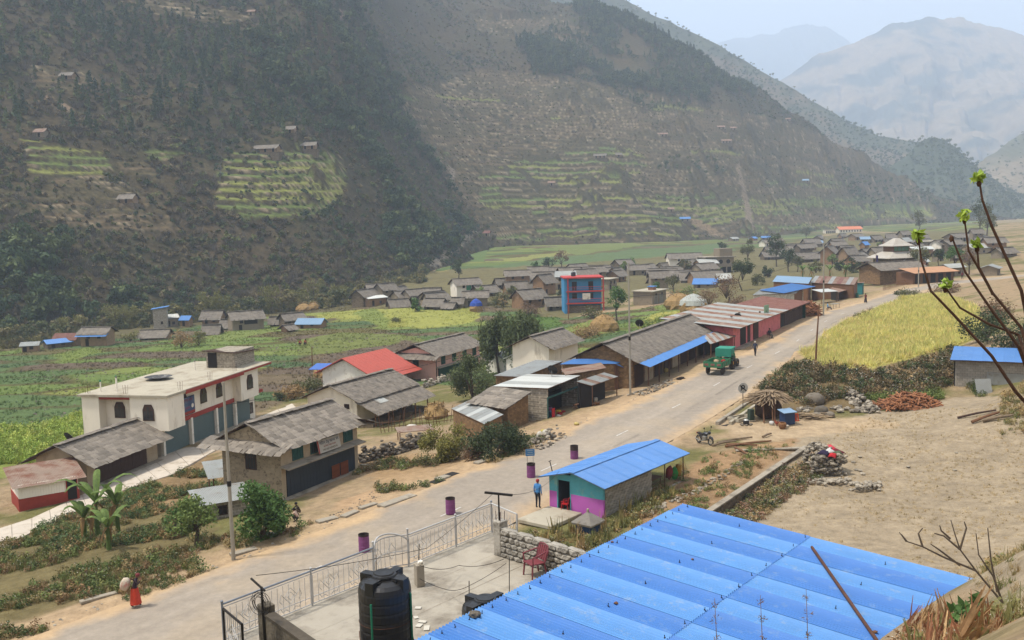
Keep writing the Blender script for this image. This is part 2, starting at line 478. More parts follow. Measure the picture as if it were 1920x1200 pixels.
for k in range(0, len(RC), 9):
 hw = RHW[k]
 for sgn, ex in ((-1, 1.2), (1, .6)):
  _gw.append((RC[k, 0] + RN[k, 0] * sgn * (hw + ex), RC[k, 1] + RN[k, 1] * sgn * (hw + ex), RC[k, 2] - .04))
 _gw.append((RC[k, 0], RC[k, 1], RC[k, 2]))
_gw += [(0, 0, 15.3), (0, 4, 13.4), (-12, 2, 13), (-30, -5, 12), (0, 9, 9.6), (-8, 12, 5), (-20, 16, 3), (-16, 24, .6), (4, 8, 13.2), (5.6, 11, 12.0), (3, 12.5, 9), (8, 14.5, 11), (7, 17, 8), (0, 16, 4), (2, 22, 2), (9, 20.5, 8.2), (13, 19, 11.4), (15, 25, 8.2), (17.5, 30, 6), (16, 34, 3.5), (21, 29, 6), (24, 42, .9), (11, 33, .6), (22, 52, .15), (6, 38, .3), (12, 10, 15), (30, 20, 14), (31, 40, 2.6), (42, 60, 1.0), (-40, 0, 9), (50, 30, 18), (80, 80, 12), (120, 140, 12), (0, -60, 22), (100, -20, 30), (-100, -30, 15), (180, 200, 16),
  (-400, 300, -11), (-400, 100, -6), (-200, 20, 0), (0, 900, 0), (600, 900, 4), (-600, 900, -8), (300, 400, 10), (400, 600, 10), (0, 2000, 0), (1500, 1500, 0), (-1500, 1500, 0)]
GROUND = TPS(_gw, 100.0, lin=True)
GROUND.w[:len(GROUND.p)] *= 1.0
_s_, _r_ = 7.3, 17.1
def cell(x, y, sx, sy, ang, seed):
 """nearest and second nearest jittered cell: id hash, edge distance"""
 ca, sa = math.cos(ang), math.sin(ang)
 u, v = (x * ca + y * sa) / sx, (-x * sa + y * ca) / sy
 iu, iv = np.floor(u), np.floor(v)
 d1 = np.full(np.shape(u), 9.0); d2 = d1.copy(); h = np.zeros(np.shape(u))
 for a in (-1, 0, 1):
  for b in (-1, 0, 1):
   cu, cv = iu + a, iv + b
   pu, pv = cu + .15 + .7 * hash2(cu, cv, seed), cv + .15 + .7 * hash2(cu, cv, seed + 1)
   d = np.hypot(u - pu, v - pv)
   hh = hash2(cu, cv, seed + 2)
   c = d < d1
   d2 = np.where(c, d1, np.minimum(d2, d)); h = np.where(c, hh, h); d1 = np.where(c, d, d1)
 return h, d2 - d1
VALLEY = [(-400, 1000), (-400, 640), (60, 640), (250, 625), (560, 580), (700, 560), (930, 555), (1060, 600), (1250, 570), (1330, 560), (1310, 600), (1060, 680), (940, 730), (800, 720), (560, 745), (420, 800), (170, 830), (60, 880), (-300, 1000)]
FOOT = [(800, 535), (840, 470), (900, 440), (1100, 440), (1400, 425), (1700, 395), (1860, 395), (1860, 440), (1560, 432), (1480, 470), (1440, 492), (1280, 500), (1150, 500), (1050, 512), (900, 530)]
def fields_mask(px, py): return inpoly(px, py, VALLEY) | inpoly(px, py, FOOT)
def ground_raw(x, y):
 return GROUND(x, y)
def ground(x, y):
 return float(ground_raw(np.array([x]), np.array([y]))[0])
def on(px, py, z0=0.0):            # point of the ground seen in a direction
 d = ray(px, py)
 z = z0
 for _ in range(25):
  t = (z - CAMZ) / d[2]
  p = _C + d * t
  z = z * .4 + ground(p[0], p[1]) * .6
 return Vector((p[0], p[1], ground(p[0], p[1])))
def lines(spec):
 out = [spec[0][0]]
 for end, step0, step1 in [(b, s0, s1) for (_, b, s0, s1) in spec]:
  x0 = out[-1]; x = x0
  while x < end - 1e-6:
   k = (x - x0) / (end - x0)
   x += step0 + (step1 - step0) * k
   out.append(x)
 return np.array(out)
def grid_mesh(name, gx, gy, z, col, material, keep=None, smooth=True):
 ny, nx = z.shape
 X, Y = np.meshgrid(gx, gy)
 V = np.stack([X.ravel(), Y.ravel(), z.ravel()], 1)
 i = np.arange(ny - 1)[:, None] * nx + np.arange(nx - 1)[None]
 Fq = np.stack([i, i + 1, i + nx + 1, i + nx], -1).reshape(-1, 4)
 if keep is not None:
  k = keep.ravel()
  Fq = Fq[k[Fq].any(1)]
  used = np.unique(Fq); m = np.full(len(V), -1); m[used] = np.arange(len(used))
  V = V[used]; Fq = m[Fq]; col = col.reshape(-1, 3)[used]
 me = mkmesh(name, (V, Fq), material, smooth)
 set_col(me, col.reshape(-1, 3))
 o = obj(name, me)
 o['kind'] = 'structure'
 return o
C_ = lambda *c: np.array(lin(c)) / np.array([1.5, 1.58, 1.8])     # albedo of a sunlit surface seen in that tone
G_GREEN, G_DARKG, G_SOIL = C_(114, 134, 76), C_(88, 110, 76), C_(112, 100, 88)
gx = lines([(-3500, -700, 400, 60), (-700, -180, 40, 3.2), (-180, -60, 3, .75), (-60, 45, .62, .62), (45, 140, .65, 1.5), (140, 420, 1.6, 4), (420, 900, 5, 40), (900, 4200, 60, 500)])
gy = lines([(-400, -12, 80, 6), (-12, 130, .7, .65), (130, 330, .8, 1.5), (330, 800, 1.6, 3.2), (800, 1400, 4, 40), (1400, 5200, 60, 500)])
X, Y = np.meshgrid(gx, gy)
Z = ground_raw(X, Y)
far = np.clip((np.hypot(X, Y) - 1300) / 900, 0, 1)
Z = Z * (1 - far) + -2 * far
PX, PY, PW = project(np.stack([X, Y, Z], -1))
ok = (Y > 5)
fm = fields_mask(PX, PY) & ok
h, e = cell(X + 5 * (vnoise(X * .05, Y * .05) - .5), Y + 6 * (vnoise(X * .04, Y * .04, 5) - .5), 26, 9.5, math.radians(-14), 3)
h2, e2 = cell(X + 5 * (vnoise(X * .03, Y * .03) - .5), Y + 8 * (vnoise(X * .02, Y * .02, 5) - .5), 54, 12, math.radians(5), 9)
foot = inpoly(PX, PY, FOOT) & ok
h = np.where(foot, h2, h); e = np.where(foot, e2, e)
n1, n2 = fbm(X * .12, Y * .12, 5), fbm(X * .6, Y * .6, 4, 7)
g = np.clip((n1 - .45) * 6 + (n2 - .5) * 3, 0, 1)[..., None]
col = C_(172, 152, 126) * (1 - g) + C_(122, 120, 78) * g
pal = np.array([G_GREEN, C_(118, 138, 78), G_DARKG, C_(98, 120, 78), C_(142, 150, 86), G_SOIL, C_(120, 108, 90), C_(130, 144, 82), C_(96, 118, 76), C_(110, 104, 70)])
pi = np.minimum((h * 10).astype(int), 9)
fc = pal[pi] * (0.85 + .3 * n2[..., None])
ed = np.clip(1.3 - e / .11, 0, 1)[..., None] * .9
fc = fc * (1 - ed) + C_(104, 94, 66) * (.6 + .5 * n2[..., None]) * ed
col = np.where(fm[..., None], fc, col)
Z = Z + np.where(fm, (hash2(pi * 1.0, h * 91) - .5) * .7 * np.clip(e / .06, 0, 1), 0) * np.clip(PW / 120 - .4, 0, 1)
def paint(poly, c, var=.3, soft=0):
 m = inpoly(PX + 6 * (n2 - .5), PY + 5 * (n1 - .5), poly) & ok
 global col
 col = np.where(m[..., None], np.asarray(c) * (1 - var / 2 + var * n2[..., None]), col)
 return m
for poly, c in [
 ([(60, 806), (166, 776), (170, 838), (60, 866), (-80, 900), (-80, 820)], C_(138, 152, 80)),
 ([(96, 668), (170, 652), (196, 660), (120, 682)], C_(126, 142, 78)),
 ([(585, 592), (650, 584), (760, 575), (800, 582), (895, 578), (900, 598), (880, 606), (790, 616), (690, 598), (600, 600)], C_(160, 164, 90)),
 ([(660, 588), (700, 578), (735, 600), (760, 612), (720, 616)], C_(130, 144, 78)),
 ([(840, 578), (895, 575), (900, 585), (850, 594)], C_(154, 158, 84)),
 ([(730, 600), (760, 596), (762, 612), (728, 614)], C_(150, 152, 80)),
 ([(560, 640), (640, 622), (770, 630), (800, 640), (690, 652), (560, 668)], C_(120, 130, 76)),
 ([(380, 630), (520, 610), (540, 616), (420, 640)], C_(124, 138, 78)),
 ([(560, 700), (630, 662), (700, 652), (690, 662), (620, 680)], G_SOIL), ([(640, 656), (760, 640), (800, 642), (760, 656), (680, 664)], G_SOIL),
 ([(950, 595), (1030, 590), (1060, 610), (960, 625)], C_(92, 118, 60)), ([(1040, 625), (1110, 600), (1120, 615), (1050, 640)], C_(136, 148, 84)),
 ([(1190, 612), (1235, 585), (1290, 580), (1290, 606), (1220, 626)], C_(168, 168, 94)), ([(1225, 575), (1310, 560), (1310, 575), (1240, 585)], C_(124, 138, 78)),
 ([(845, 490), (872, 462), (918, 459), (908, 490)], C_(108, 130, 80)),
 ([(925, 498), (1060, 480), (1200, 468), (1350, 456), (1380, 470), (1280, 486), (1060, 500), (930, 505)], C_(104, 124, 86)),
 ([(930, 486), (1000, 478), (1080, 470), (1070, 476), (960, 490)], C_(150, 154, 94)), ([(1030, 464), (1150, 452), (1210, 460), (1080, 478)], C_(124, 136, 84)),
 ([(812, 508), (900, 503), (900, 520), (815, 526)], C_(160, 146, 96)), ([(800, 540), (860, 530), (860, 524), (815, 528)], C_(128, 108, 80)),
 ([(1380, 430), (1560, 412), (1720, 410), (1720, 416), (1560, 424), (1400, 440)], C_(166, 164, 118)), ([(1440, 400), (1700, 404), (1700, 409), (1440, 412)], C_(156, 158, 108)),
 ([(1290, 450), (1440, 436), (1440, 444), (1300, 458)], C_(112, 126, 70)),
]:
 paint(poly, c)
paint([(800, 500), (830, 472), (872, 440), (905, 425), (905, 436), (880, 462), (850, 480), (824, 503)], C_(176, 166, 150), .5)
paint([(-200, 655), (60, 622), (300, 582), (500, 572), (650, 552), (780, 500), (835, 512), (790, 535), (670, 580), (560, 588), (420, 600), (300, 622), (60, 652), (-200, 690)], C_(108, 102, 74), .6)
paint([(640, 545), (850, 505), (1060, 495), (1400, 470), (1560, 440), (1860, 430), (1860, 500), (1640, 530), (1420, 575), (1330, 570), (1230, 540), (1060, 600), (920, 575), (700, 580)], C_(122, 116, 84), .6)
paint([(1340, 975), (1420, 900), (1520, 800), (1640, 775), (1800, 745), (1990, 740), (2000, 1150), (1700, 1060), (1400, 1010)], C_(172, 158, 138), .4)
paint([(1330, 790), (1420, 780), (1640, 785), (1700, 800), (1540, 815), (1400, 830)], C_(192, 172, 146), .3)
paint([(1180, 960), (1260, 900), (1330, 850), (1500, 820), (1480, 850), (1330, 960), (1200, 1030)], C_(168, 140, 110), .4)
paint([(1400, 740), (1480, 690), (1620, 690), (1790, 660), (1800, 720), (1600, 770), (1420, 790)], C_(126, 110, 82), .5)
paint([(1495, 650), (1560, 612), (1640, 583), (1690, 552), (1770, 553), (1830, 575), (1850, 610), (1810, 645), (1740, 664), (1640, 690), (1525, 690)], C_(178, 172, 98), .2)
paint([(60, 1000), (410, 845), (430, 930), (400, 1000), (280, 1090), (60, 1160), (-200, 1200), (-200, 1060)], C_(126, 116, 84), .6)
paint([(280, 900), (400, 850), (420, 900), (330, 960), (240, 960)], C_(150, 128, 98), .5)
paint([(620, 950), (720, 905), (760, 890), (740, 915), (650, 965)], C_(188, 160, 130), .3)
paint([(660, 870), (760, 850), (850, 850), (900, 860), (740, 925)], C_(176, 150, 118), .4)
rd, ri = road_dist(X, Y)
rhw = RHW[ri]
sh = np.clip(1 - (np.abs(rd) - rhw) / np.where(rd < 0, 3.0 + 4 * (n1 - .3) + np.where(Y > 62, 2.5, 0), .8 + 2 * (n1 - .4)), 0, 1) * ((np.abs(rd) > rhw - 1) & (Y > 0))
col = col * (1 - sh[..., None] * .9) + C_(204, 178, 148) * (.8 + .35 * n2[..., None]) * sh[..., None] * .9
inr = np.abs(rd) < rhw - .3
Z = np.where(inr, np.minimum(Z, RC[ri, 2]) - .25, Z)
Z = Z + np.where(~inr & (np.abs(rd) > rhw + 1.5), (n2 - .5) * .25, 0)
grid_mesh('ground', gx, gy, Z, col, vcol_mat('ground_soil', noise=.3, scale=1.4, bump=.5, bscale=5.0))
GZ, GXl, GYl = Z, gx, gy
def gz(x, y):                      # height of the built ground sheet (arrays)
 x = np.asarray(x, float); y = np.asarray(y, float)
 i = np.clip(np.searchsorted(GXl, x) - 1, 0, len(GXl) - 2); j = np.clip(np.searchsorted(GYl, y) - 1, 0, len(GYl) - 2)
 fx = (x - GXl[i]) / (GXl[i + 1] - GXl[i]); fy = (y - GYl[j]) / (GYl[j + 1] - GYl[j])
 return (GZ[j, i] * (1 - fx) + GZ[j, i + 1] * fx) * (1 - fy) + (GZ[j + 1, i] * (1 - fx) + GZ[j + 1, i + 1] * fx) * fy
def hit(px, py, dz=0.0):           # where a direction meets the built ground
 d = ray(np.asarray(px, float), np.asarray(py, float))
 t = np.full(d.shape[:-1], 18.0)
 zc = np.full(d.shape[:-1], 0.0)
 for _ in range(30):
  t = (zc - CAMZ) / np.minimum(d[..., 2], -1e-3)
  p = _C + d * t[..., None]
  zc = zc * .5 + gz(p[..., 0], p[..., 1]) * .5
 p[..., 2] = gz(p[..., 0], p[..., 1]) + dz
 return p
def G(px, py, dz=0.0):
 return Vector(hit(px, py, dz).tolist())
def ribbon(name, cen, nrm, offs, zoff, colf, material, crown=0.0):
 n, m = len(cen), np.asarray(offs).shape[-1]
 V = np.empty((n, m, 3)); offs = np.asarray(offs)
 o_ = offs if offs.ndim == 2 else np.repeat(offs[None], n, 0)
 V[..., :2] = cen[:, None, :2] + nrm[:, None] * o_[..., None]
 V[..., 2] = cen[:, None, 2] + zoff - crown * o_ ** 2
 i = np.arange(n - 1)[:, None] * m + np.arange(m - 1)[None]
 Fq = np.stack([i, i + m, i + m + 1, i + 1], -1).reshape(-1, 4)[:, ::-1]
 me = mkmesh(name, (V.reshape(-1, 3), Fq), material, True)
 if colf: set_col(me, colf(V, o_).reshape(-1, 3))
 o = obj(name, me); o['kind'] = 'structure'
 return o
def roadcol(V, o_):
 x, y = V[..., 0], V[..., 1]
 a = fbm(x * .35, y * .35, 4); b = fbm(x * 1.7, y * 1.7, 3, 4); hw = np.abs(o_[:, -1:])
 edge = np.clip((np.abs(o_) - hw + 1.5 + (a - .5) * 2.4 + (b - .5) * 1.0) / 1.1, 0, 1)
 edge = np.where(o_ > 0, edge * .75, edge)
 tr = np.exp(-((np.abs(o_) - 1.9) / .9) ** 2)
 base = C_(176, 167, 158) * (.92 + .2 * b[..., None]) * (1 - .07 * tr[..., None])
 sL = np.arange(len(o_))[:, None] * .333 + 0 * o_
 stq = fbm(o_ * 1.6 + 3, sL * .06, 4, 14)
 base = base * (.84 + .32 * stq[..., None]) * (1 - .35 * np.clip(1 - np.abs(o_ - 1.3 - .5 * fbm(sL * .15, sL * 0, 3, 2)) / .16, 0, 1) * (fbm(sL * .3, sL * 0, 3, 3) > .42))[..., None]
 dust = np.clip((a - .5) * 2.5, 0, .45)[..., None]
 base = base * (1 - dust) + C_(190, 176, 158) * dust
 return base * (1 - edge[..., None]) + C_(206, 180, 148) * (.85 + .3 * b[..., None]) * edge[..., None]
_off = np.linspace(-1, 1, 37)[None] * RHW[:, None]
_fi = np.linspace(0, len(RC) - 1, len(RC) * 3)
_fc = np.stack([np.interp(_fi, np.arange(len(RC)), RC[:, k]) for k in range(3)], 1)
_fn = np.stack([np.interp(_fi, np.arange(len(RC)), RN[:, k]) for k in range(2)], 1)
_fh = np.interp(_fi, np.arange(len(RC)), RHW)
road = ribbon('road', _fc, _fn, np.linspace(-1, 1, 37)[None] * _fh[:, None], .05, roadcol, vcol_mat('road_asphalt', noise=.14, scale=3.0, bump=.15, bscale=25), crown=.003)
paint_m = mat('road_paint', lin((205, 200, 190)), var=.35, scale=6, stain=lin((150, 142, 132)), stain_amt=.75, stain_scale=5)
for i0 in [k for k in range(46, 190, 11)]:
 seg = slice(i0 * 3, i0 * 3 + 7)
 d = ribbon('lane_dash', _fc[seg], _fn[seg], np.array([-.06, .06]) + .1, .056, None, paint_m)
 d.parent = road; del d['kind']
_le = [((-60, 1062), (-60, 1012)), ((60, 1000), (60, 974)), ((163, 953), (154, 930)), ((240, 918), (222, 897)), ((322, 892), (285, 862)), ((411, 842), (407, 822)), ((470, 806), (460, 794)), ((560, 770), (548, 758))]
lv, lfq = [], []
for k, (a, b) in enumerate(_le):
 pa, pb = G(*a), G(*b)
 lv += [(pa.x, pa.y, pa.z + .10), (pb.x, pb.y, pb.z + .10)]
_lz = [v[2] for v in lv]
lane_m = mat('lane_concrete', lin((188, 176, 158)), var=.12, scale=.8, stain=lin((150, 136, 116)), stain_amt=.4)
lane = thing('lane', None, None); lane['kind'] = 'structure'
for k in range(len(_le) - 1):
 nsub = 3
 for s in range(nsub):
  a0, b0, a1, b1 = [Vector(lv[2 * k]), Vector(lv[2 * k + 1]), Vector(lv[2 * k + 2]), Vector(lv[2 * k + 3])]
  f0, f1 = s / nsub + .004, (s + 1) / nsub - .004
  obj('concrete_panel', slab(a0.lerp(a1, f0), a0.lerp(a1, f1), b0.lerp(b1, f1), b0.lerp(b1, f0), .5), lane_m, lane)
def col_pts(px, basepx, d0, slope, tops, curve=0.0):
 out = []
 bp = atd(px, basepx, d0)
 z0 = bp.z
 out.append(tuple(bp))
 for py in tops:
  d = ray(px, py)
  k = d[2] / d[1]
  s_ = slope
  D0 = bp.y
  D = (CAMZ - z0 + s_ * D0) / (s_ - k)
  out.append((d[0] / d[1] * D, D, CAMZ + k * D))
 return out
hp = []
for px, by, d0, sl in [(-420, 680, 250, .66), (-150, 650, 255, .66), (60, 628, 265, .66), (200, 606, 285, .66), (350, 585, 305, .66), (500, 575, 325, .66), (620, 562, 345, .64)]:
 hp += col_pts(px, by + 12, d0, sl, [520, 420, 300, 180, 60, -80, -260])
for px, ys in [(690, [(560, 365), (460, 405), (360, 450), (260, 505), (160, 575), (60, 660), (-60, 800)]),
               (740, [(540, 390), (450, 430), (350, 490), (260, 560), (160, 660), (60, 790), (-60, 960)]),
               (800, [(508, 440), (430, 480), (350, 560), (260, 650), (160, 740), (60, 860), (-60, 1030)]),
               (865, [(480, 520), (430, 560), (380, 600), (300, 660), (200, 740), (100, 850), (0, 1000)])]:
 hp += [tuple(atd(px, y, d)) for y, d in ys]
for px, by, d0, sl, tops in [(960, 462, 600, .55, [420, 360, 300, 200, 100, 20, -60]), (1060, 460, 630, .55, [420, 360, 300, 200, 100, 7]), (1120, 458, 645, .55, [420, 360, 300, 200, 100, 24]), (1180, 455, 660, .55, [420, 360, 300, 200, 120, 42]),
                             (1300, 450, 720, .55, [420, 360, 300, 200, 98]), (1427, 440, 800, .52, [400, 340, 260, 167]), (1527, 425, 900, .52, [390, 330, 227]), (1610, 412, 1000, .5, [370, 330, 277]), (1700, 400, 1100, .5, [375, 335]), (1790, 392, 1180, .45, [378])]:
 c = col_pts(px, by + 4, d0, sl, tops)
 hp += c
 last = Vector(c[-1])
 if px >= 1060:                 # behind the crest the ground falls away
  hp += [(last.x + 60, last.y + 160, last.z - 90), (last.x + 160, last.y + 420, last.z - 260)]
hp += [(-700, 1200, 480), (0, 1300, 420), (-300, 900, 420), (250, 1350, 120), (-900, 600, 300), (-700, 200, -20), (800, 1300, -40), (900, 900, -30), (0, 560, -14)]
HILL = TPS(hp, 100.0, lin=True)
hx = lines([(-620, -160, 8, 1.9), (-160, 330, 1.6, 1.6), (330, 760, 1.8, 3.5)])
hy = lines([(225, 420, .85, .9), (420, 760, 1.0, 1.6), (760, 1080, 1.8, 4), (1080, 1650, 5, 30)])
HX, HY = np.meshgrid(hx, hy)
HZ = HILL(HX, HY)
rg = fbm(HX * .018 + 3, HY * .006, 4, 21)
HZ0 = HZ.copy()
amp = np.clip((HY - 240) / 120, .15, 1)
HZ = HZ + (rg - .5) * 26 * amp + (fbm(HX * .05, HY * .05, 4, 31) - .5) * 6 * amp
QX, QY, QW = project(np.stack([HX, HY, HZ], -1))
hn1, hn2, hn3 = fbm(HX * .02, HY * .02, 5, 2), fbm(HX * .11, HY * .11, 4, 8), fbm(HX * .5, HY * .5, 3, 12)
TER = [  # terraces: outline, step height, crop share
 ([(735, 175), (900, 130), (1100, 150), (1300, 190), (1500, 232), (1640, 300), (1770, 380), (1700, 406), (1400, 442), (1100, 454), (930, 452), (880, 400), (800, 290)], 3.3, .05),
 ([(408, 300), (470, 268), (560, 262), (640, 290), (650, 330), (640, 380), (600, 400), (460, 416), (404, 392)], 3.3, .85),
 ([(40, 262), (200, 288), (212, 322), (190, 328), (60, 326)], 3.2, .9),
 ([(110, 335), (190, 330), (300, 400), (340, 440), (240, 440), (60, 410), (60, 380)], 2.2, .0),
 ([(215, 302), (270, 302), (310, 345), (250, 345)], 2.4, .0), ([(355, 300), (420, 300), (420, 328), (362, 328)], 2.2, .0), ([(276, 278), (345, 284), (330, 302), (280, 298)], 2.4, .9),
 ([(900, 330), (980, 300), (1100, 270), (1240, 255), (1340, 285), (1320, 310), (1230, 300), (1180, 330), (1120, 350), (1115, 440), (1010, 445), (1000, 395), (900, 380)], 4.2, .55),
 ([(1115, 345), (1230, 340), (1400, 340), (1420, 420), (1330, 445), (1130, 452)], 4.2, .35),
 ([(1400, 370), (1560, 370), (1740, 385), (1760, 410), (1560, 430), (1380, 432)], 4.0, .6),
 ([(760, 190), (860, 190), (1000, 190), (1060, 250), (980, 300), (870, 310), (800, 270)], 3.2, .0),
 ([(1000, 190), (1200, 180), (1300, 230), (1400, 225), (1560, 270), (1620, 300), (1640, 350), (1420, 350), (1250, 320), (1150, 260)], 3.2, .05),
 ([(270, -20), (330, 2), (420, 20), (480, 35), (440, 50), (300, 30), (230, 0)], 3.0, .05), ([(60, 120), (150, 130), (190, 150), (130, 175), (60, 165)], 3.0, .0),
 ([(880, 20), (1060, 30), (1130, 70), (1060, 90), (900, 60)], 3.5, .0)]
hc = C_(90, 84, 62) * (1 - np.clip((hn1 - .35) * 2.2, 0, 1))[..., None] + C_(106, 92, 70) * np.clip((hn1 - .35) * 2.2, 0, 1)[..., None]
gm = np.clip((hn2 - .5) * 5, 0, 1)[..., None] * .55
hc = hc * (1 - gm) + C_(92, 94, 66) * gm
fmask = inpoly(QX, QY, [(-500, -300), (660, -300), (760, 230), (890, 430), (800, 520), (620, 590), (60, 640), (-500, 700)])
hc = np.where(fmask[..., None], hc * .92, hc)
terr = np.zeros_like(HZ)
jx, jy = QX + 22 * (hn2 - .5), QY + 14 * (hn1 - .5)
warp = (fbm(HX * .02, HY * .004, 3, 51) - .5) * 9
for poly, hstep, crop in TER:
 m = inpoly(jx, jy, poly) & (hn2 + .5 * (hn1 - .5) > .33)
 hz = HZ0 + (rg - .5) * 10 * amp + warp
 lev = np.floor(hz / hstep); fr = hz / hstep - lev
 st = np.clip((fr - .70) / .27, 0, 1); st = st * st * (3 - 2 * st)
 Zt = (lev + st * .55 + fr * .45) * hstep - warp
 HZ = np.where(m, Zt, HZ)
 terr = np.where(m, 1, terr)
 seg = np.floor(HX / 60 + hash2(lev, 3.0) * 5)
 r = hash2(lev, seg, 5)
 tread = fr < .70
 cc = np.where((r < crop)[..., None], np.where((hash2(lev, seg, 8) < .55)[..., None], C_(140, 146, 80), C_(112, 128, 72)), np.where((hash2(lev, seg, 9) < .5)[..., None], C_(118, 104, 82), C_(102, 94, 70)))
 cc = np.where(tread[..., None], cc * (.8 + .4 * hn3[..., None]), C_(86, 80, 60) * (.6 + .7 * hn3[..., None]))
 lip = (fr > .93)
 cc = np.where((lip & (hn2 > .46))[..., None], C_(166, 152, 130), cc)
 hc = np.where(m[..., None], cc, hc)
for poly, c in [([(626, 18), (655, 24), (650, 60), (632, 48)], (150, 130, 118)), ([(736, 150), (745, 148), (742, 200), (732, 196)], (140, 118, 100)), ([(98, 452), (112, 452), (128, 500), (112, 498)], (132, 118, 96)),
    ([(75, 180), (95, 176), (92, 200), (78, 196)], (160, 140, 118)), ([(110, 190), (130, 196), (136, 210), (112, 208)], (150, 132, 112)),
    ([(800, 497), (826, 470), (868, 440), (892, 420), (900, 425), (872, 455), (850, 475), (822, 500)], (158, 148, 134)), ([(842, 320), (856, 320), (850, 356), (842, 354)], (132, 122, 112)), ([(1380, 300), (1386, 300), (1410, 400), (1420, 425), (1412, 424), (1398, 396)], (134, 122, 108)),
    ([(1280, 396), (1340, 420), (1360, 442), (1330, 436), (1296, 416)], (136, 118, 96))]:
 m = inpoly(QX + 8 * (hn3 - .5), QY + 8 * (hn2 - .5), poly)
 hc = np.where(m[..., None], C_(*[min(255, int(q * 1.12)) for q in c]) * (.75 + .5 * hn3[..., None]), hc)
hc = hc * np.where((terr > 0)[..., None], .88, .74)
gzz = ground_raw(HX, HY)
keep = (HZ > gzz - 6) & (HY > 228)
_z2 = np.minimum(HZ, gz(HX, HY) + 200)
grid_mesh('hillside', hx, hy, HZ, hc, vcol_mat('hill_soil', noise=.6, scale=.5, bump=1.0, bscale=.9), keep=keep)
def hill_z(x, y):
 i = np.clip(np.searchsorted(hx, x) - 1, 0, len(hx) - 2); j = np.clip(np.searchsorted(hy, y) - 1, 0, len(hy) - 2)
 fx = (x - hx[i]) / (hx[i + 1] - hx[i]); fy = (y - hy[j]) / (hy[j + 1] - hy[j])
 return (HZ[j, i] * (1 - fx) + HZ[j, i + 1] * fx) * (1 - fy) + (HZ[j + 1, i] * (1 - fx) + HZ[j + 1, i + 1] * fx) * fy
def hill_hit(px, py, lo=230, hi=1300):
 """march along a direction until it meets the hillside (array)"""
 d = ray(np.asarray(px, float), np.asarray(py, float))
 res = np.full(d.shape[:-1], np.nan)
 for w in np.arange(lo, hi, 1.5):
  p = _C + d * w
  h_ = np.maximum(hill_z(p[..., 0], p[..., 1]), gz(p[..., 0], p[..., 1]))
  res = np.where(np.isnan(res) & (p[..., 2] <= h_), w, res)
 return _C + d * res[..., None], res
RIDGES = {}
def ridge(name, crest, depth, base_z, run, amp, c1, c2, seed, back=400, tex=None):
 cr = []
 for k, (px, py) in enumerate(crest):
  q = atd(px, py, depth[k] if hasattr(depth, '__len__') else depth)
  cr.append(tuple(q))
 cr = np.array(cr)
 n = 330; m = 150
 t = np.linspace(0, 1, n)
 cx = np.interp(t, np.linspace(0, 1, len(cr)), cr[:, 0]); cy = np.interp(t, np.linspace(0, 1, len(cr)), cr[:, 1]); cz = np.interp(t, np.linspace(0, 1, len(cr)), cr[:, 2])
 cz = cz + (fbm(t * 26, t * 0, 5, seed) - .5) * amp * .14
 v = np.concatenate([np.linspace(0, 1, m - 12), 1 + np.linspace(.02, 1, 12)])
 T, Vv = np.meshgrid(t, v)
 f = np.clip(Vv, 0, 1); b = np.clip(Vv - 1, 0, 1)
 x = cx[None] + 0 * T; y = cy[None] - run * (1 - f) + back * b
 zz = base_z + (cz[None] - base_z) * (f ** 1.15) - b * back * .6
 rr = np.abs(fbm(x * .004 + (1 - f) * .8, y * .0012, 5, seed) - .5) * 2
 d = (rr - .45) * amp * .7 * np.sin(np.clip(f, 0, 1) * math.pi) * 1.6 + (fbm(x * .02, y * .02, 4, seed + 3) - .5) * amp * .3 * np.sin(f * math.pi)
 y = y - d * .8; zz = zz + d * .6
 mix = np.clip((fbm(x * .006, y * .004 + zz * .012, 5, seed + 9) - .46) * 6 + (fbm(x * .03, zz * .05, 4, seed + 5) - .5) * 2.4, 0, 1)[..., None]
 RIDGES[name] = (x, y, zz)
 cc = np.array(c1) * (1 - mix) + np.array(c2) * mix
 V = np.stack([x, y, zz], -1).reshape(-1, 3)
 mm, nn = x.shape
 i = np.arange(mm - 1)[:, None] * nn + np.arange(nn - 1)[None]
 Fq = np.stack([i, i + 1, i + nn + 1, i + nn], -1).reshape(-1, 4)
 me = mkmesh(name, (V, Fq), vcol_mat('ridge_soil', noise=.35, scale=.03, bump=.8, bscale=.05), True)
 set_col(me, cc.reshape(-1, 3))
 o = obj(name, me); o['kind'] = 'structure'
 return o
ridge('wooded_ridge', [(980, -110), (1100, -40), (1170, 0), (1227, 30), (1277, 50), (1350, 87), (1393, 113), (1460, 150), (1527, 190), (1593, 230), (1647, 253), (1720, 268), (1760, 285), (1830, 330)], 1750, -30, 520, 44, lin((76, 80, 62)), lin((104, 92, 74)), 3)
ridge('knoll', [(1640, 330), (1700, 292), (1722, 268), (1742, 257), (1770, 262), (1793, 277), (1823, 310), (1840, 345)], 1500, -20, 260, 20, lin((66, 74, 56)), lin((76, 78, 58)), 5, back=250)
ridge('mountain', [(1330, 260), (1470, 147), (1537, 100), (1603, 78), (1633, 63), (1687, 42), (1743, 33), (1803, 32), (1823, 43), (1860, 50), (1930, 72), (2060, 90), (2300, 60)], 4200, -60, 1800, 230, lin((124, 106, 82)), lin((58, 62, 54)), 7, back=1200)
ridge('far_mountain', [(1150, 170), (1290, 120), (1353, 80), (1393, 68), (1460, 60), (1490, 50), (1517, 45), (1547, 50), (1600, 80), (1700, 130), (1900, 200)], 7600, -60, 2600, 380, lin((84, 82, 74)), lin((66, 70, 64)), 9, back=900)
ridge('valley_slope', [(1700, 360), (1790, 330), (1830, 310), (1900, 260), (2000, 200), (2200, 100)], 1900, -30, 700, 60, lin((118, 104, 82)), lin((84, 84, 64)), 13, back=400)
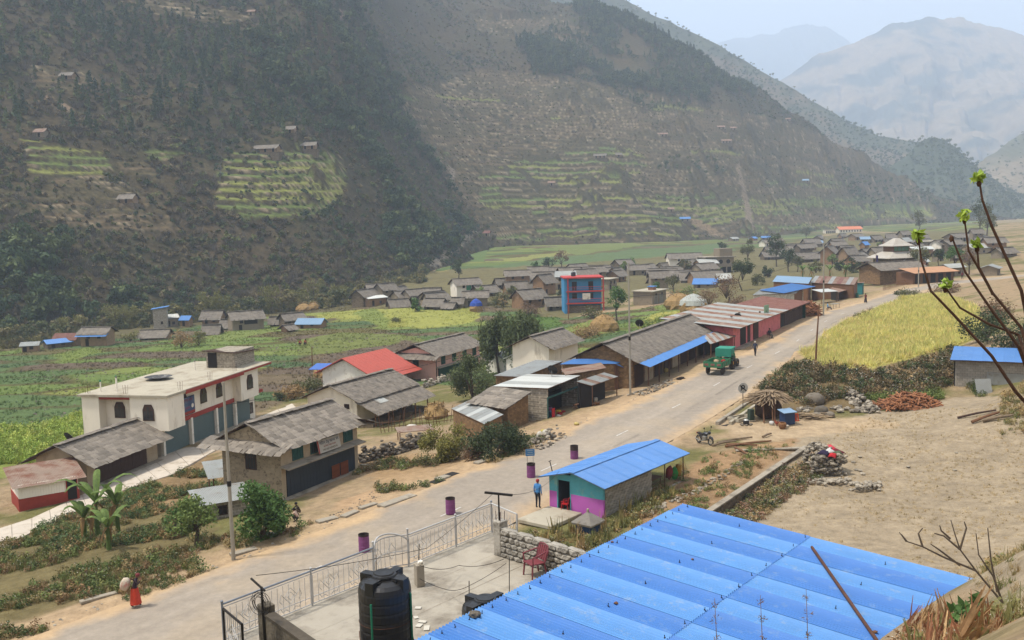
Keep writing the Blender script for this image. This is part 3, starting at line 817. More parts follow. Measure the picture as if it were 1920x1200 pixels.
hz_m = bpy.data.materials.new('haze_air'); hz_m.use_nodes = True
_n = hz_m.node_tree.nodes
for q in list(_n):
 if q.type != 'OUTPUT_MATERIAL': _n.remove(q)
pv = _n.new('ShaderNodeVolumePrincipled')
pv.inputs['Color'].default_value = (.70, .83, 1.0, 1)
pv.inputs['Density'].default_value = .00029
pv.inputs['Anisotropy'].default_value = .15
hz_m.node_tree.links.new(pv.outputs[0], _n['Material Output'].inputs['Volume'])
haze = obj('haze', box(-4600, 8600, -420, 9600, -900, 2000), hz_m, kind='stuff')
scrub_m = leaf_mat('scrub_leaf', (1.0, 1.0, 1.0), (.5, .52, .5), inst=True, trans=.15)
twig_m = mat('twig', lin((96, 84, 70)), var=.4, scale=4)
bark_m = mat('bark', lin((92, 78, 64)), var=.45, scale=6, bump=.4, bscale=14)
def clumps(rng, n, rx, rz, z0, r0, r1, hollow=.35):
 c = []
 while len(c) < n:
  d = rng.normal(size=3); d /= np.linalg.norm(d)
  k = hollow + (1 - hollow) * rng.random() ** .6
  p = d * k * np.array([rx, rx, rz]); p[2] = abs(p[2]) if rng.random() < .7 else p[2] * .5
  c.append(p + [0, 0, z0])
 return np.array(c), rng.uniform(r0, r1, n)
def src_shrub(name, seed, n=90, size=.26, material=None, twigs=0):
 rng = np.random.default_rng(seed)
 c, r = clumps(rng, 9, .75, .8, .35, .25, .5)
 v, f = leaf_cloud(rng, n, c, r, size)
 v[:, 2] = np.maximum(v[:, 2], 0)
 return mkmesh(name, (v, f), material or scrub_m)
def src_twiggy(name, seed, n=70):
 rng = np.random.default_rng(seed)
 b = rng.uniform(-.5, .5, (n, 3)); b[:, 2] = 0
 t = b * rng.uniform(1.2, 2.4, (n, 1)) + rng.normal(size=(n, 3)) * .25; t[:, 2] = rng.uniform(.4, 1.6, n)
 w = np.cross(t - b, rng.normal(size=(n, 3))); w /= np.linalg.norm(w, axis=1)[:, None]; w *= .05
 V = np.stack([b - w, b + w, t + w * .4, t - w * .4], 1).reshape(-1, 3)
 return mkmesh(name, (V, np.arange(n * 4).reshape(n, 4)), scrub_m)
def src_tree(name, seed, conif=False, n=170):
 rng = np.random.default_rng(seed)
 if conif:
  cs, rs = [], []
  for z in np.linspace(.8, 3.9, 14):
   w = .95 * (1 - (z - .6) / 3.8) + .12
   for k in range(3):
    a = rng.uniform(0, 6.28); cs.append((math.cos(a) * w * .5, math.sin(a) * w * .5, z + rng.uniform(-.1, .1))); rs.append(w * .5)
  v, f = leaf_cloud(rng, n, cs, rs, .3, flat=.45, droop=.4)
  h = 4
 else:
  c, r = clumps(rng, 13, .95, 1.0, 1.7, .3, .55, .45)
  v, f = leaf_cloud(rng, n, c, r, .27)
  h = 1.9
 tv, tf = tube([(0, 0, 0), (.04, .03, h * .5), (0, 0, h * .95)], [.09, .06, .02], 5, cap=False)
 V = np.concatenate([v, np.array(tv)]); Fq = np.concatenate([f, np.array(tf) + len(v)])
 return mkmesh(name, (V, Fq), scrub_m)
SRC = [src_shrub('bush_a', 1), src_shrub('bush_b', 2, 70, .32), src_shrub('bush_c', 3, 110, .22), src_twiggy('twigs_a', 4), src_twiggy('twigs_b', 5, 50),
       src_tree('tree_a', 6), src_tree('tree_b', 7, n=140), src_tree('conifer_a', 8, True), src_tree('conifer_b', 9, True, 120)]
rng = np.random.default_rng(5)
CON0 = [(1080, 5), (1160, 20), (1262, 60), (1360, 125), (1440, 180), (1330, 190), (1250, 215), (1180, 170), (1110, 130), (1000, 150), (950, 90), (1010, 60), (1070, 40)]
GROVE = [(1220, 296), (1350, 300), (1365, 330), (1240, 330)]
GROVE2 = [(1560, 300), (1640, 330), (1740, 360), (1760, 390), (1620, 392), (1580, 350)]
LEFT = [(-500, -300), (660, -300), (760, 230), (895, 430), (800, 520), (620, 590), (60, 660), (-500, 740)]
NC = 520000
x = rng.uniform(-420, 700, NC); y = 228 + (1250 - 228) * rng.random(NC) ** 1.25
z = hill_z(x, y); p3 = np.stack([x, y, z], 1)
px, py, pw = project(p3)
sel = (px > -40) & (px < 1960) & (py > -60) & (z > gz(x, y) - .3)
x, y, z, px, py, pw = [q[sel] for q in (x, y, z, px, py, pw)]
n = len(x)
_w1 = fbm(x * .02, y * .02, 4, 91); _w2 = fbm(x * .02, y * .02, 4, 92)
left = inpoly(px + 120 * (_w1 - .5), py + 60 * (_w2 - .5), LEFT); con = inpoly(px + 90 * (_w1 - .5), py + 60 * (_w2 - .5), CON0); grove = inpoly(px, py, GROVE) | inpoly(px, py, GROVE2)
nz1 = fbm(x * .03, y * .03, 4, 77); nz2 = fbm(x * .012, y * .012, 4, 78)
dens = np.where(left, .58, .40) + (nz1 - .5) * 1.3
dens = np.where(con, .45 + (nz1 - .5) * 2.2, dens); dens = np.where(grove, .9, dens)
dens = np.where(left & (py > 400), np.maximum(dens, .45), dens)
crop = np.zeros(n)
for poly, hs, cr in TER:
 m = inpoly(px + 22 * (fbm(x * .11, y * .11, 4, 8) - .5), py + 14 * (fbm(x * .02, y * .02, 5, 2) - .5), poly)
 crop = np.where(m, 1, crop); dens = np.where(m, (.04 if cr > .1 else .16) + .16 * (nz1 > .5) + (.05 if cr == 0 else 0), dens)
dens *= np.where(y < 420, 1.0, np.where(y < 700, .75, .6))
keep_ = rng.random(n) < dens
x, y, z, px, py, pw, left, con, grove, nz1, nz2, crop = [q[keep_] for q in (x, y, z, px, py, pw, left, con, grove, nz1, nz2, crop)]
n = len(x)
u = rng.random(n); idx = rng.integers(0, 3, n)
idx = np.where(u < np.where(left, .22, .3), rng.integers(3, 5, n), idx)
treeish = left & (nz2 > .46) & (u > .72)
idx = np.where(treeish | grove & (u > .4), rng.integers(5, 7, n), idx)
idx = np.where((con & (u > .62)) | (left & (py < 260) & (u > .93)), rng.integers(7, 9, n), idx); idx = np.where(con & (u > .3) & (u <= .62), rng.integers(5, 7, n), idx)
scl = rng.uniform(.5, 1.8, n) * np.where(left, 1.15, 1.0)
scl = np.where(idx >= 5, rng.uniform(1.7, 3.2, n), scl); scl = np.where(idx >= 7, rng.uniform(1.3, 2.6, n), scl)
scl = np.where(crop > 0, scl * .6, scl)
pal = np.array([lin((84, 92, 54)), lin((98, 98, 60)), lin((108, 94, 66)), lin((74, 86, 50)), lin((118, 104, 76)), lin((96, 84, 60)), lin((104, 108, 58))])
tint = pal[rng.integers(0, len(pal), n)]
tint = np.where(((idx == 3) | (idx == 4))[:, None], np.array(lin((110, 100, 86))) * rng.uniform(.7, 1.1, (n, 1)), tint)
dk = np.array([lin((72, 88, 54)), lin((62, 78, 50)), lin((88, 98, 56))])[rng.integers(0, 3, n)]
tint = np.where(((idx >= 5) | (con & (idx < 3)) | grove)[:, None], dk, tint)
tint = np.where(((nz1 > np.where(left, .53, .58)) & (idx < 3))[:, None], dk, tint) * rng.uniform(.7, 1.3, (n, 1)) * 1.12
print('hill plants', n)
scatter('hillside_scrub', np.stack([x, y, z - .15], 1), scl, rng.uniform(0, 6.28, n), idx, SRC, tint, 'scrub and scattered trees covering the hillside')
for nm, cnt in (('wooded_ridge', 7000), ('knoll', 1600), ('valley_slope', 1500)):
 xx, yy, zz_ = RIDGES[nm]; k = rng.integers(0, xx.size, cnt); pp = np.stack([xx.ravel()[k], yy.ravel()[k], zz_.ravel()[k]], 1) + rng.normal(size=(cnt, 3)) * [4, 3, 0]
 a_, b_, _ = project(pp); pp = pp[(a_ > 900) & (a_ < 1960) & (b_ > -40)]; c_ = len(pp)
 scatter(nm + '_trees', pp, rng.uniform(1.2, 3.0, c_), rng.uniform(0, 6, c_), rng.choice([0, 1, 2, 5, 6], c_), SRC, dk[rng.integers(0, len(dk), c_)] * 1.2, 'trees covering the ' + nm.replace('_', ' '))
SKY_TREES = [(1112, 22), (1140, 30), (1152, 30), (1172, 40), (1192, 46), (1214, 58), (1228, 62), (1246, 74), (1254, 78), (1301, 99)]
conw = mkmesh('crown', leaf_cloud(np.random.default_rng(3), 420, *(lambda r: ([(math.cos(a) * w * .5, math.sin(a) * w * .5, zz) for zz in np.linspace(3.0, 13, 18) for w in [(3.6 * (1 - (zz - 2) / 12.5) + .3)] for a in r.uniform(0, 6.28, 3)], [(3.6 * (1 - (zz - 2) / 12.5) + .3) * .5 for zz in np.linspace(3.0, 13, 18) for _ in range(3)]))(np.random.default_rng(4)), .75, flat=.4, droop=.4), leaf_mat('pine_leaf', lin((60, 74, 54)), lin((44, 56, 42))))
trkw = mkmesh('trunk', tube([(0, 0, -1.5), (.1, 0, 6), (0, 0, 13.2)], [.32, .2, .04], 6), bark_m)
for k, (a, b) in enumerate(SKY_TREES):
 P, w = hill_hit(a, b + 6, 600, 1400)
 if np.isnan(w): P, w = hill_hit(a, b + 16, 600, 1400)
 if np.isnan(w): continue
 t = thing('pine_tree', 'dark pine tree standing along the crest of the wooded spur', 'tree', tuple(P), random.uniform(0, 6), 'pines on the spur crest')
 if k == len(SKY_TREES) - 1: t['label'] = 'lone dark pine standing apart on the spur crest'
 s = random.uniform(.75, 1.25); t.scale = (s * .8, s * .8, s)
 obj('trunk', trkw, parent=t); obj('crown', conw, parent=t)
def T_(*c): return tuple(float(q) for q in C_(*c))
def W_(*c): return tuple(min(.86, q * 1.6) for q in T_(*c))
def stone_mat(name, c1, c2, mortar, scale=3.2, squash=1.6, bump=.8, edge=.06):
 if name in MATS: return MATS[name]
 m = bpy.data.materials.new(name); m.use_nodes = True
 nt = m.node_tree; N = nt.nodes; Lk = nt.links.new
 b = N['Principled BSDF']; b.inputs['Roughness'].default_value = .9; b.inputs['Specular IOR Level'].default_value = .15
 tc = N.new('ShaderNodeTexCoord'); mp = N.new('ShaderNodeMapping'); mp.inputs['Scale'].default_value = (1, 1, squash)
 Lk(tc.outputs['Object'], mp.inputs[0])
 nz = N.new('ShaderNodeTexNoise'); nz.inputs['Scale'].default_value = 2.0; Lk(mp.outputs[0], nz.inputs['Vector'])
 ad = N.new('ShaderNodeMix'); ad.data_type = 'RGBA'; ad.inputs[0].default_value = .12
 Lk(mp.outputs[0], ad.inputs[6]); Lk(nz.outputs['Color'], ad.inputs[7])
 v1 = N.new('ShaderNodeTexVoronoi'); v1.inputs['Scale'].default_value = scale; Lk(ad.outputs[2], v1.inputs['Vector'])
 v2 = N.new('ShaderNodeTexVoronoi'); v2.feature = 'DISTANCE_TO_EDGE'; v2.inputs['Scale'].default_value = scale; Lk(ad.outputs[2], v2.inputs['Vector'])
 sx = N.new('ShaderNodeSeparateXYZ'); Lk(v1.outputs['Color'], sx.inputs[0])
 mc = N.new('ShaderNodeMix'); mc.data_type = 'RGBA'; mc.inputs[6].default_value = (*c1, 1); mc.inputs[7].default_value = (*c2, 1); Lk(sx.outputs[0], mc.inputs[0])
 rp = N.new('ShaderNodeMapRange'); rp.inputs[1].default_value = edge * .4; rp.inputs[2].default_value = edge * 1.6; Lk(v2.outputs['Distance'], rp.inputs[0])
 mm = N.new('ShaderNodeMix'); mm.data_type = 'RGBA'; mm.inputs[6].default_value = (*mortar, 1); Lk(rp.outputs[0], mm.inputs[0]); Lk(mc.outputs[2], mm.inputs[7])
 Lk(mm.outputs[2], b.inputs['Base Color'])
 bp = N.new('ShaderNodeBump'); bp.inputs['Strength'].default_value = bump; bp.inputs['Distance'].default_value = .06
 Lk(rp.outputs[0], bp.inputs['Height']); Lk(bp.outputs[0], b.inputs['Normal'])
 MATS[name] = m; return m
def block_mat(name, c1, c2, mortar, bw=.42, bh=.2):
 if name in MATS: return MATS[name]
 m = bpy.data.materials.new(name); m.use_nodes = True
 nt = m.node_tree; N = nt.nodes; Lk = nt.links.new
 b = N['Principled BSDF']; b.inputs['Roughness'].default_value = .92; b.inputs['Specular IOR Level'].default_value = .15
 tc = N.new('ShaderNodeTexCoord'); sp = N.new('ShaderNodeSeparateXYZ'); Lk(tc.outputs['Object'], sp.inputs[0])
 a = N.new('ShaderNodeMath'); Lk(sp.outputs[0], a.inputs[0]); Lk(sp.outputs[1], a.inputs[1])
 cb = N.new('ShaderNodeCombineXYZ'); Lk(a.outputs[0], cb.inputs[0]); Lk(sp.outputs[2], cb.inputs[1])
 br = N.new('ShaderNodeTexBrick'); br.inputs['Scale'].default_value = 1; br.inputs['Brick Width'].default_value = bw; br.inputs['Row Height'].default_value = bh
 br.inputs['Mortar Size'].default_value = .018; br.inputs['Color1'].default_value = (*c1, 1); br.inputs['Color2'].default_value = (*c2, 1); br.inputs['Mortar'].default_value = (*mortar, 1)
 Lk(cb.outputs[0], br.inputs['Vector'])
 nz = N.new('ShaderNodeTexNoise'); nz.inputs['Scale'].default_value = 4; nz.inputs['Detail'].default_value = 8; Lk(tc.outputs['Object'], nz.inputs['Vector'])
 mr = N.new('ShaderNodeMapRange'); mr.inputs[1].default_value = .3; mr.inputs[2].default_value = .7; mr.inputs[3].default_value = .65; mr.inputs[4].default_value = 1.15; Lk(nz.outputs['Fac'], mr.inputs[0])
 hv = N.new('ShaderNodeHueSaturation'); Lk(br.outputs['Color'], hv.inputs['Color']); Lk(mr.outputs[0], hv.inputs['Value']); Lk(hv.outputs[0], b.inputs['Base Color'])
 bp = N.new('ShaderNodeBump'); bp.inputs['Strength'].default_value = .5; bp.inputs['Distance'].default_value = .03; bp.invert = True
 Lk(br.outputs['Fac'], bp.inputs['Height']); Lk(bp.outputs[0], b.inputs['Normal'])
 MATS[name] = m; return m
M_STONE = stone_mat('rubble_stone', W_(158, 146, 128), W_(112, 102, 90), W_(150, 138, 118), 4.2, 1.5, .3)
M_STONE_BR = stone_mat('brown_rubble', W_(138, 112, 84), W_(96, 78, 60), W_(112, 92, 70), 4.0, 1.6, .35)
M_STONE_DK = stone_mat('dark_rubble', W_(120, 108, 94), W_(84, 76, 66), W_(92, 82, 70), 4.0, 1.6, .4)
M_MUD = mat('mud_plaster', W_(148, 124, 100), var=.25, scale=1.5, bump=.4, bscale=9)
M_PLASTER = mat('grey_plaster', W_(168, 154, 134), var=.18, scale=1.4, stain=W_(120, 106, 88), stain_amt=.35, bump=.25, bscale=12)
M_WHITE = mat('whitewash', W_(226, 222, 214), var=.08, scale=1.0, streak=(1, 1, .35), stain=W_(176, 168, 156), stain_amt=.28, stain_scale=.9)
M_WHITE2 = mat('white_plaster', W_(228, 226, 222), var=.1, scale=1.2, stain=W_(180, 172, 160), stain_amt=.4)
M_PINK = mat('pink_plaster', W_(216, 172, 164), var=.12, scale=1.2, stain=W_(176, 140, 130), stain_amt=.35)
M_PINK2 = mat('pink_paint', W_(206, 120, 128), var=.15, scale=1.5, stain=W_(150, 92, 92), stain_amt=.4)
M_RED = mat('red_paint', W_(150, 62, 52), var=.25, scale=2)
M_CONC = mat('old_concrete', T_(186, 178, 166), var=.2, scale=1.2, stain=T_(128, 120, 108), stain_amt=.5, stain_scale=.8, bump=.2, bscale=18)
M_CONC_W = mat('pale_concrete', T_(206, 200, 186), var=.15, scale=.7, stain=T_(160, 150, 134), stain_amt=.5, stain_scale=.5)
M_SLATE = mat('slate', T_(162, 154, 146), var=.35, scale=2.2, rnd=.30, bump=.35, bscale=9, stain=T_(112, 106, 100), stain_amt=.45)
M_SLATE_J = mat('slate_courses', T_(156, 148, 140), var=.45, scale=1.6, bump=.4, bscale=6, stain=T_(100, 95, 90), stain_amt=.5)
M_WOOD = mat('dark_wood', W_(70, 50, 42), var=.4, scale=3, streak=(6, 6, .8), bump=.3, bscale=12)
M_WOODB = mat('brown_wood', W_(116, 84, 62), var=.4, scale=3, streak=(5, 5, .7), bump=.3, bscale=12)
M_DKBLUE = mat('dark_blue_shutter', W_(44, 52, 62), var=.3, scale=3, rough=.6)
M_TEAL = mat('teal_wood', W_(44, 84, 82), var=.35, scale=3)
M_GREENW = mat('green_wood', W_(30, 74, 60), var=.35, scale=3)
M_STEELBLUE = mat('roller_shutter', W_(92, 112, 118), var=.12, scale=2, rough=.5, metal=.2)
M_DARK = mat('shade_and_black', W_(38, 34, 32), var=.3, scale=2)  # near-black: painted shade for panels over uncut openings, also plain black parts
M_TIN = mat('galvanised_tin', T_(186, 192, 196), var=.14, scale=.7, rough=.5, metal=.35, streak=(1, 1, 1), stain=T_(150, 136, 122), stain_amt=.35, stain_scale=1.0)
M_TINW = mat('new_tin', T_(222, 228, 232), var=.06, scale=.6, rough=.45, metal=.3)
M_TIN_R = mat('rusty_tin', T_(176, 156, 144), var=.2, scale=.9, rough=.7, metal=.2, stain=T_(136, 88, 68), stain_amt=.75, stain_scale=.8)
M_TIN_RED = mat('rust_red_tin', T_(150, 108, 100), var=.25, scale=.9, rough=.75, stain=T_(120, 70, 60), stain_amt=.6)
M_BLUE = mat('blue_tin', T_(98, 156, 236), var=.10, scale=.8, rough=.5, rnd=.03, stain=T_(126, 170, 232), stain_amt=.25)
M_BLUE_L = mat('light_blue_tin', T_(150, 186, 226), var=.1, scale=.8, rough=.5)
M_REDTIN = mat('red_tin', T_(206, 98, 86), var=.12, scale=.8, rough=.55, stain=T_(176, 96, 84), stain_amt=.3)
M_GLASS = mat('window_glass', T_(70, 72, 78), var=.4, scale=2, rough=.15, spec=.6)
M_BLACKPL = mat('black_plastic', T_(40, 40, 42), var=.25, scale=1.5, rough=.38, spec=.5, stain=T_(86, 82, 78), stain_amt=.15)
M_IRON = mat('dark_iron', T_(60, 56, 54), var=.4, scale=5, rough=.6, metal=.5)
M_STEEL = mat('grey_steel', T_(168, 168, 166), var=.15, scale=2, rough=.45, metal=.5)
M_RUST = mat('rusty_iron', T_(112, 78, 62), var=.4, scale=6, rough=.85)
M_STRAW = mat('straw', T_(190, 158, 108), var=.4, scale=5, bump=.8, bscale=30)
M_SOIL = mat('red_soil', T_(150, 112, 84), var=.3, scale=2, bump=.5, bscale=10)
M_ROCK = mat('field_rock', T_(186, 178, 166), var=.3, scale=3, rnd=.28, bump=.4, bscale=10)
M_ROCKD = mat('grey_rock', T_(138, 130, 120), var=.35, scale=3, rnd=.3, bump=.5, bscale=10)
M_BLOCK = block_mat('concrete_block', W_(160, 154, 146), W_(132, 126, 118), W_(180, 174, 164))
M_BLOCKW = block_mat('whitewashed_block', W_(196, 194, 190), W_(170, 168, 164), W_(150, 144, 136))
M_BRICK = block_mat('red_brick', W_(164, 104, 84), W_(140, 86, 70), W_(150, 130, 116), .24, .09)
def frame(A, B, z=None):
 """front line seen from A (left) to B (right): base corner, heading, width; local y runs back from the front"""
 a, b = G(*A), G(*B)
 if z is not None: a, b = at(*A, z), at(*B, z)
 d = b - a
 return Vector((a.x, a.y, a.z if z is None else z)), math.atan2(d.y, d.x), math.hypot(d.x, d.y)
_slates = []
for k in range(6):
 r_ = random.Random(k)
 j = lambda s=.09: r_.uniform(-s, s)
 _slates.append(mkmesh('slate', slab((-.5 + j(), -.5 + j(), .5), (.5 + j(), -.5 + j(), .5), (.5 + j(), .5, -.5), (-.5 + j(), .5, -.5), .9), M_SLATE))
def slates(parent, O, u, v, L, S, ex=.42, w0=.4, w1=.75, mode='obj', limit=None, lift=.03, tri=None, mt=None, name='slate'):
 """courses of slates on a roof plane: origin O at the eave, u along it, v up the slope. tri = (a, b): the right/left edge closes in by a, b at the top"""
 O, u, v = Vector(O), Vector(u).normalized(), Vector(v).normalized()
 n = u.cross(v).normalized()
 rows = max(1, int(round(S / ex))); ex = S / rows
 geos = []; cnt = 0
 B = Matrix((u, v, n)).transposed()
 for r in range(rows):
  f = (r + .5) / rows
  a = -.04 + (tri[0] * f if tri else 0); e = L + .04 - (tri[1] * f if tri else 0)
  x = a + random.uniform(-.15, 0)
  while x < e - .08:
   w = min(random.uniform(w0, w1), e + .05 - x)
   if w < .12: break
   c = O + u * (x + w / 2) + v * ((r + .5) * ex + random.uniform(-.03, .03)) + n * (lift + random.uniform(0, .02))
   M = Matrix.Translation(c) @ (B @ Matrix.Rotation(random.uniform(-.06, .06), 3, 'Z') @ Matrix.Rotation(random.uniform(-.01, .03), 3, 'X')).to_4x4() @ Matrix.Diagonal((w * .97, ex * 1.28, .05, 1))
   if mode == 'obj' and (limit is None or cnt < limit):
    o = bpy.data.objects.new(name, random.choice(_slates)); COL.objects.link(o); o.parent = parent
    o.matrix_local = M; cnt += 1
   else:
    me = _slates[random.randrange(6)]
    geos.append(([tuple(M @ q.co) for q in me.vertices], [tuple(p.vertices) for p in me.polygons]))
   x += w
 if geos: obj('slate_courses', join(*geos), mt or M_SLATE_J, parent, kind='stuff')
def gable(t, W, D, h, rise, of=.5, os=.4, mode='joined', ridge=.5, x0=0, y0=0, ex=.5, w=(.5, .95), cov='slate', tm=None, th=.08, skirt=0, mt=None):
 """roof over x0..x0+W, y0..y0+D, ridge along x at share ridge of the depth; slate or tin covering"""
 yr = y0 + D * ridge; zr = h + rise
 kf = rise / (D * ridge); kb = rise / (D * (1 - ridge))
 xa, xb = x0 - os, x0 + W + os
 yf, zf = y0 - of, h - kf * of; yb, zb = y0 + D + of, h - kb * of
 roof = obj('roof', join(slab((xa, yf, zf), (xb, yf, zf), (xb, yr, zr), (xa, yr, zr), th), slab((xa, yr, zr + .002), (xb, yr, zr + .002), (xb, yb, zb), (xa, yb, zb), th)), tm if cov == 'tin' else M_WOOD, t)
 Sf = math.hypot(yr - yf, zr - zf); Sb = math.hypot(yb - yr, zr - zb)
 if cov == 'slate':
  slates(roof, (xa, yf, zf), (1, 0, 0), (0, yr - yf, zr - zf), xb - xa, Sf, ex, *w, mode=mode, limit=300, mt=mt)
  slates(roof, (xb, yb, zb), (-1, 0, 0), (0, yr - yb, zr - zb), xb - xa, Sb, max(ex, .6), max(w[0], .7), max(w[1], 1.2), mode='joined', mt=mt)
  slates(roof, (xa, yr - .16, zr + .03), (1, 0, 0), (0, 1, 0), xb - xa, .32, .32, .5, .9, mode='joined', mt=mt)
 else:
  nsh = max(1, int((xb - xa) / .85)); ws = (xb - xa) / nsh
  for i in range(nsh):
   obj('roof_sheet', corr((xa + i * ws - .02, yf, zf + .03 + .008 * (i % 2)), (1, 0, 0), (0, yr - yf, zr - zf), ws + .05, Sf, .12, .014), tm, roof)
  obj('roof_sheet', corr((xb, yb, zb + .03), (-1, 0, 0), (0, yr - yb, zr - zb), xb - xa, Sb, .16, .014), tm, roof)
 return roof, (yr, zr)
def gable_geo(W, D, h, rise, ridge=.5, x0=0, y0=0, t=.3):
 """wall block with gable ends"""
 yr = y0 + D * ridge
 V = []
 for x in (x0, x0 + W):
  V += [(x, y0, -.6), (x, y0 + D, -.6), (x, y0 + D, h), (x, yr, h + rise - .05), (x, y0, h)]
 return V, [(4, 3, 2, 1, 0), (5, 6, 7, 8, 9), (0, 5, 9, 4), (1, 2, 7, 6), (2, 3, 8, 7), (3, 4, 9, 8), (0, 1, 6, 5)]
def opening(t, x, z, w, h, y=0.0, fm=None, pm=None, bars=2, side=None, D=0, name='window', depth=.05, leaf=None):
 """framed window or door on the front (y) or on a side wall: side='l' at x=0, 'r' at x=W"""
 fm = fm or M_WOOD; pm = pm or M_DARK  # default panel is dark, painting the shade of a recess that isn't cut
 f = .07
 g = join(box(-w / 2, -w / 2 + f, -depth, .02, 0, h), box(w / 2 - f, w / 2, -depth, .02, 0, h), box(-w / 2 + f, w / 2 - f, -depth, .02, h - f, h), box(-w / 2 + f, w / 2 - f, -depth, .02, 0, f))
 for k in range(bars):
  xx = -w / 2 + w * (k + 1) / (bars + 1)
  g = join(g, box(xx - .02, xx + .02, -depth * .8, .01, f, h - f))
 if bars and h < 1.6: g = join(g, box(-w / 2 + f, w / 2 - f, -depth * .7, .012, h * .62 - .02, h * .62 + .02))
 rz = {None: 0, 'l': -math.pi / 2, 'r': math.pi / 2, 'b': math.pi}[side]
 o = obj(name, g, fm, t, (x, y, z), (0, 0, rz))
 obj('door_panel' if name == 'door' else 'pane', box(-w / 2 + f, w / 2 - f, -.018, .012, f, h - f), pm, o)
 return o
def planks(t, x0, x1, z0, z1, y, m, w=.22, name='plank', proud=.04, vary=.0):
 n = max(1, int((x1 - x0) / w)); ww = (x1 - x0) / n
 me = mkmesh(name, box(.006, ww - .006, -proud, 0, 0, z1 - z0), m)
 for k in range(n):
  obj(name, me, parent=t, loc=(x0 + k * ww, y - random.uniform(0, .012), z0))
def sheets(t, p0, u, v, L, S, m, wsheet=.85, name='roof_sheet', pitch=.1, amp=.014, mats=None, thick=True, lap=.04):
 p0, u = Vector(p0), Vector(u).normalized(); v = Vector(v).normalized(); n = u.cross(v).normalized()
 k = max(1, int(round(L / wsheet))); ws = L / k
 out = []
 for i in range(k):
  mm = mats[i % len(mats)] if mats else m
  out.append(obj(name, corr(p0 + u * (i * ws) + n * (.009 * (i % 2)), u, v, ws + (lap if i < k - 1 else 0), S, pitch, amp), mm, t))
 return out
def textmesh(parent, s, loc, rot, size, m, name='lettering', ext=.004):
 cu = bpy.data.curves.new(name, 'FONT'); cu.body = s; cu.size = size; cu.extrude = ext; cu.resolution_u = 1
 cu.align_x = 'CENTER'; cu.align_y = 'CENTER'
 tmp = bpy.data.objects.new('tmp', cu); COL.objects.link(tmp)
 dg = bpy.context.evaluated_depsgraph_get()
 me = bpy.data.meshes.new_from_object(tmp.evaluated_get(dg)); me.name = name
 bpy.data.objects.remove(tmp); me.materials.clear(); me.materials.append(m)
 return obj(name, me, parent=parent, loc=loc, rot=rot)
loc, rz, W = frame((530, 938), (672, 880), -1.0)
D, H_ = 5.1, 3.85
t = thing('slate_house', 'two storey stone house with slate roof, shop doors below and white signboard', 'house', loc, rz)
w = obj('wall', gable_geo(W, D, H_, 1.05), M_STONE, t)
obj('facade_plaster', join(box(0, W, -.025, 0, 2.25, H_), box(0, .42, -.025, 0, -.3, 2.05), box(W - .42, W, -.025, 0, -.3, 2.05)), M_PLASTER, t)
roof, _ = gable(t, W, D, H_, 1.25, of=.5, os=.25, mode='obj', ex=.36, w=(.35, .7), mt=M_SLATE_J)
for sx, xx in ((-1, -.2), (1, W + .2)):
 p0, p1 = (xx + sx * .75, -1.0, H_ - .42), (xx + sx * .75, D + 1.0, H_ - .42)
 sk = obj('pent_roof', slab(p1, p0, (xx - sx * .35, -.85, H_ + .0), (xx - sx * .35, D + .85, H_ + .0), .06) if sx < 0 else slab(p0, p1, (xx - sx * .35, D + .85, H_), (xx - sx * .35, -.85, H_), .06), M_WOOD, t)
 if sx < 0: slates(sk, p1, (0, -1, 0), (1.1, 0, .42), D + 2.0, 1.17, .36, .35, .7)
 else: slates(sk, p0, (0, 1, 0), (-1.1, 0, .42), D + 2.0, 1.17, .5, .6, 1.0, mode='joined')
for fx in (.2, .425, .655, .865):
 o = opening(t, W * fx, 2.38, 1.12, 1.15, -.025, M_TEAL, M_TEAL if fx in (.2, .865) else M_DARK, 3)
opening(t, 0, 1.85, .95, 1.35, D * .5, M_WOOD, M_GLASS, 3, side='l')
obj('ledge', slab((-.1, -.75, 2.16), (W + .1, -.75, 2.16), (W + .1, 0, 2.3), (-.1, 0, 2.3), .08), M_CONC, t)
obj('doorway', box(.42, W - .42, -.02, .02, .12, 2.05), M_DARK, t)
planks(t, .45, W - .45, .12, 2.0, -.02, M_DKBLUE, .34, 'shutter_plank')
for k in range(2):
 gt = obj('slatted_gate', join(box(0, .9, -.04, 0, .05, .12), box(0, .9, -.04, 0, .85, .92)), M_RUST, t, (W * .60 + k * 1.02, -.16, .12))
 me = mkmesh('slat', box(0, .05, -.03, .01, 0, .95), mat('orange_wood', T_(172, 96, 56), var=.3))
 for q in range(8): obj('slat', me, parent=gt, loc=(.03 + q * .115, -.03, .02))
obj('plinth', join(box(-.1, W + .2, -.55, 0, -.5, .1), box(-.3, W + 1.0, -2.3, -.55, -.7, -.08)), M_CONC, t)
obj('drain_kerb', join(box(W + 1.0, W + 1.2, -2.3, .6, -.5, .08), box(W - .6, W + 1.2, -2.5, -2.3, -.5, .0)), M_CONC, t)
sg = thing('signboard', 'white painted signboard hung below the eaves of the slate house', 'sign', loc, rz)
sb = obj('board', box(-1.25, 1.25, -.03, 0, -.45, .45), mat('sign_white', T_(206, 206, 202), var=.08), sg, (W * .555, -.34, 2.78), (-.2, 0, 0))
obj('stripe', box(-1.25, -1.12, -.036, -.03, -.45, .45), M_RED, sb)
m_bl = mat('sign_blue', T_(60, 76, 110)); m_rd = mat('sign_red', T_(170, 84, 84))
textmesh(sb, 'मिलन देबु खाजा घर', (.05, -.034, .22), (math.pi / 2, 0, 0), .30, m_bl)
textmesh(sb, 'यहाँ खाना नास्ता पाइन्छ', (.05, -.034, -.04), (math.pi / 2, 0, 0), .15, m_rd)
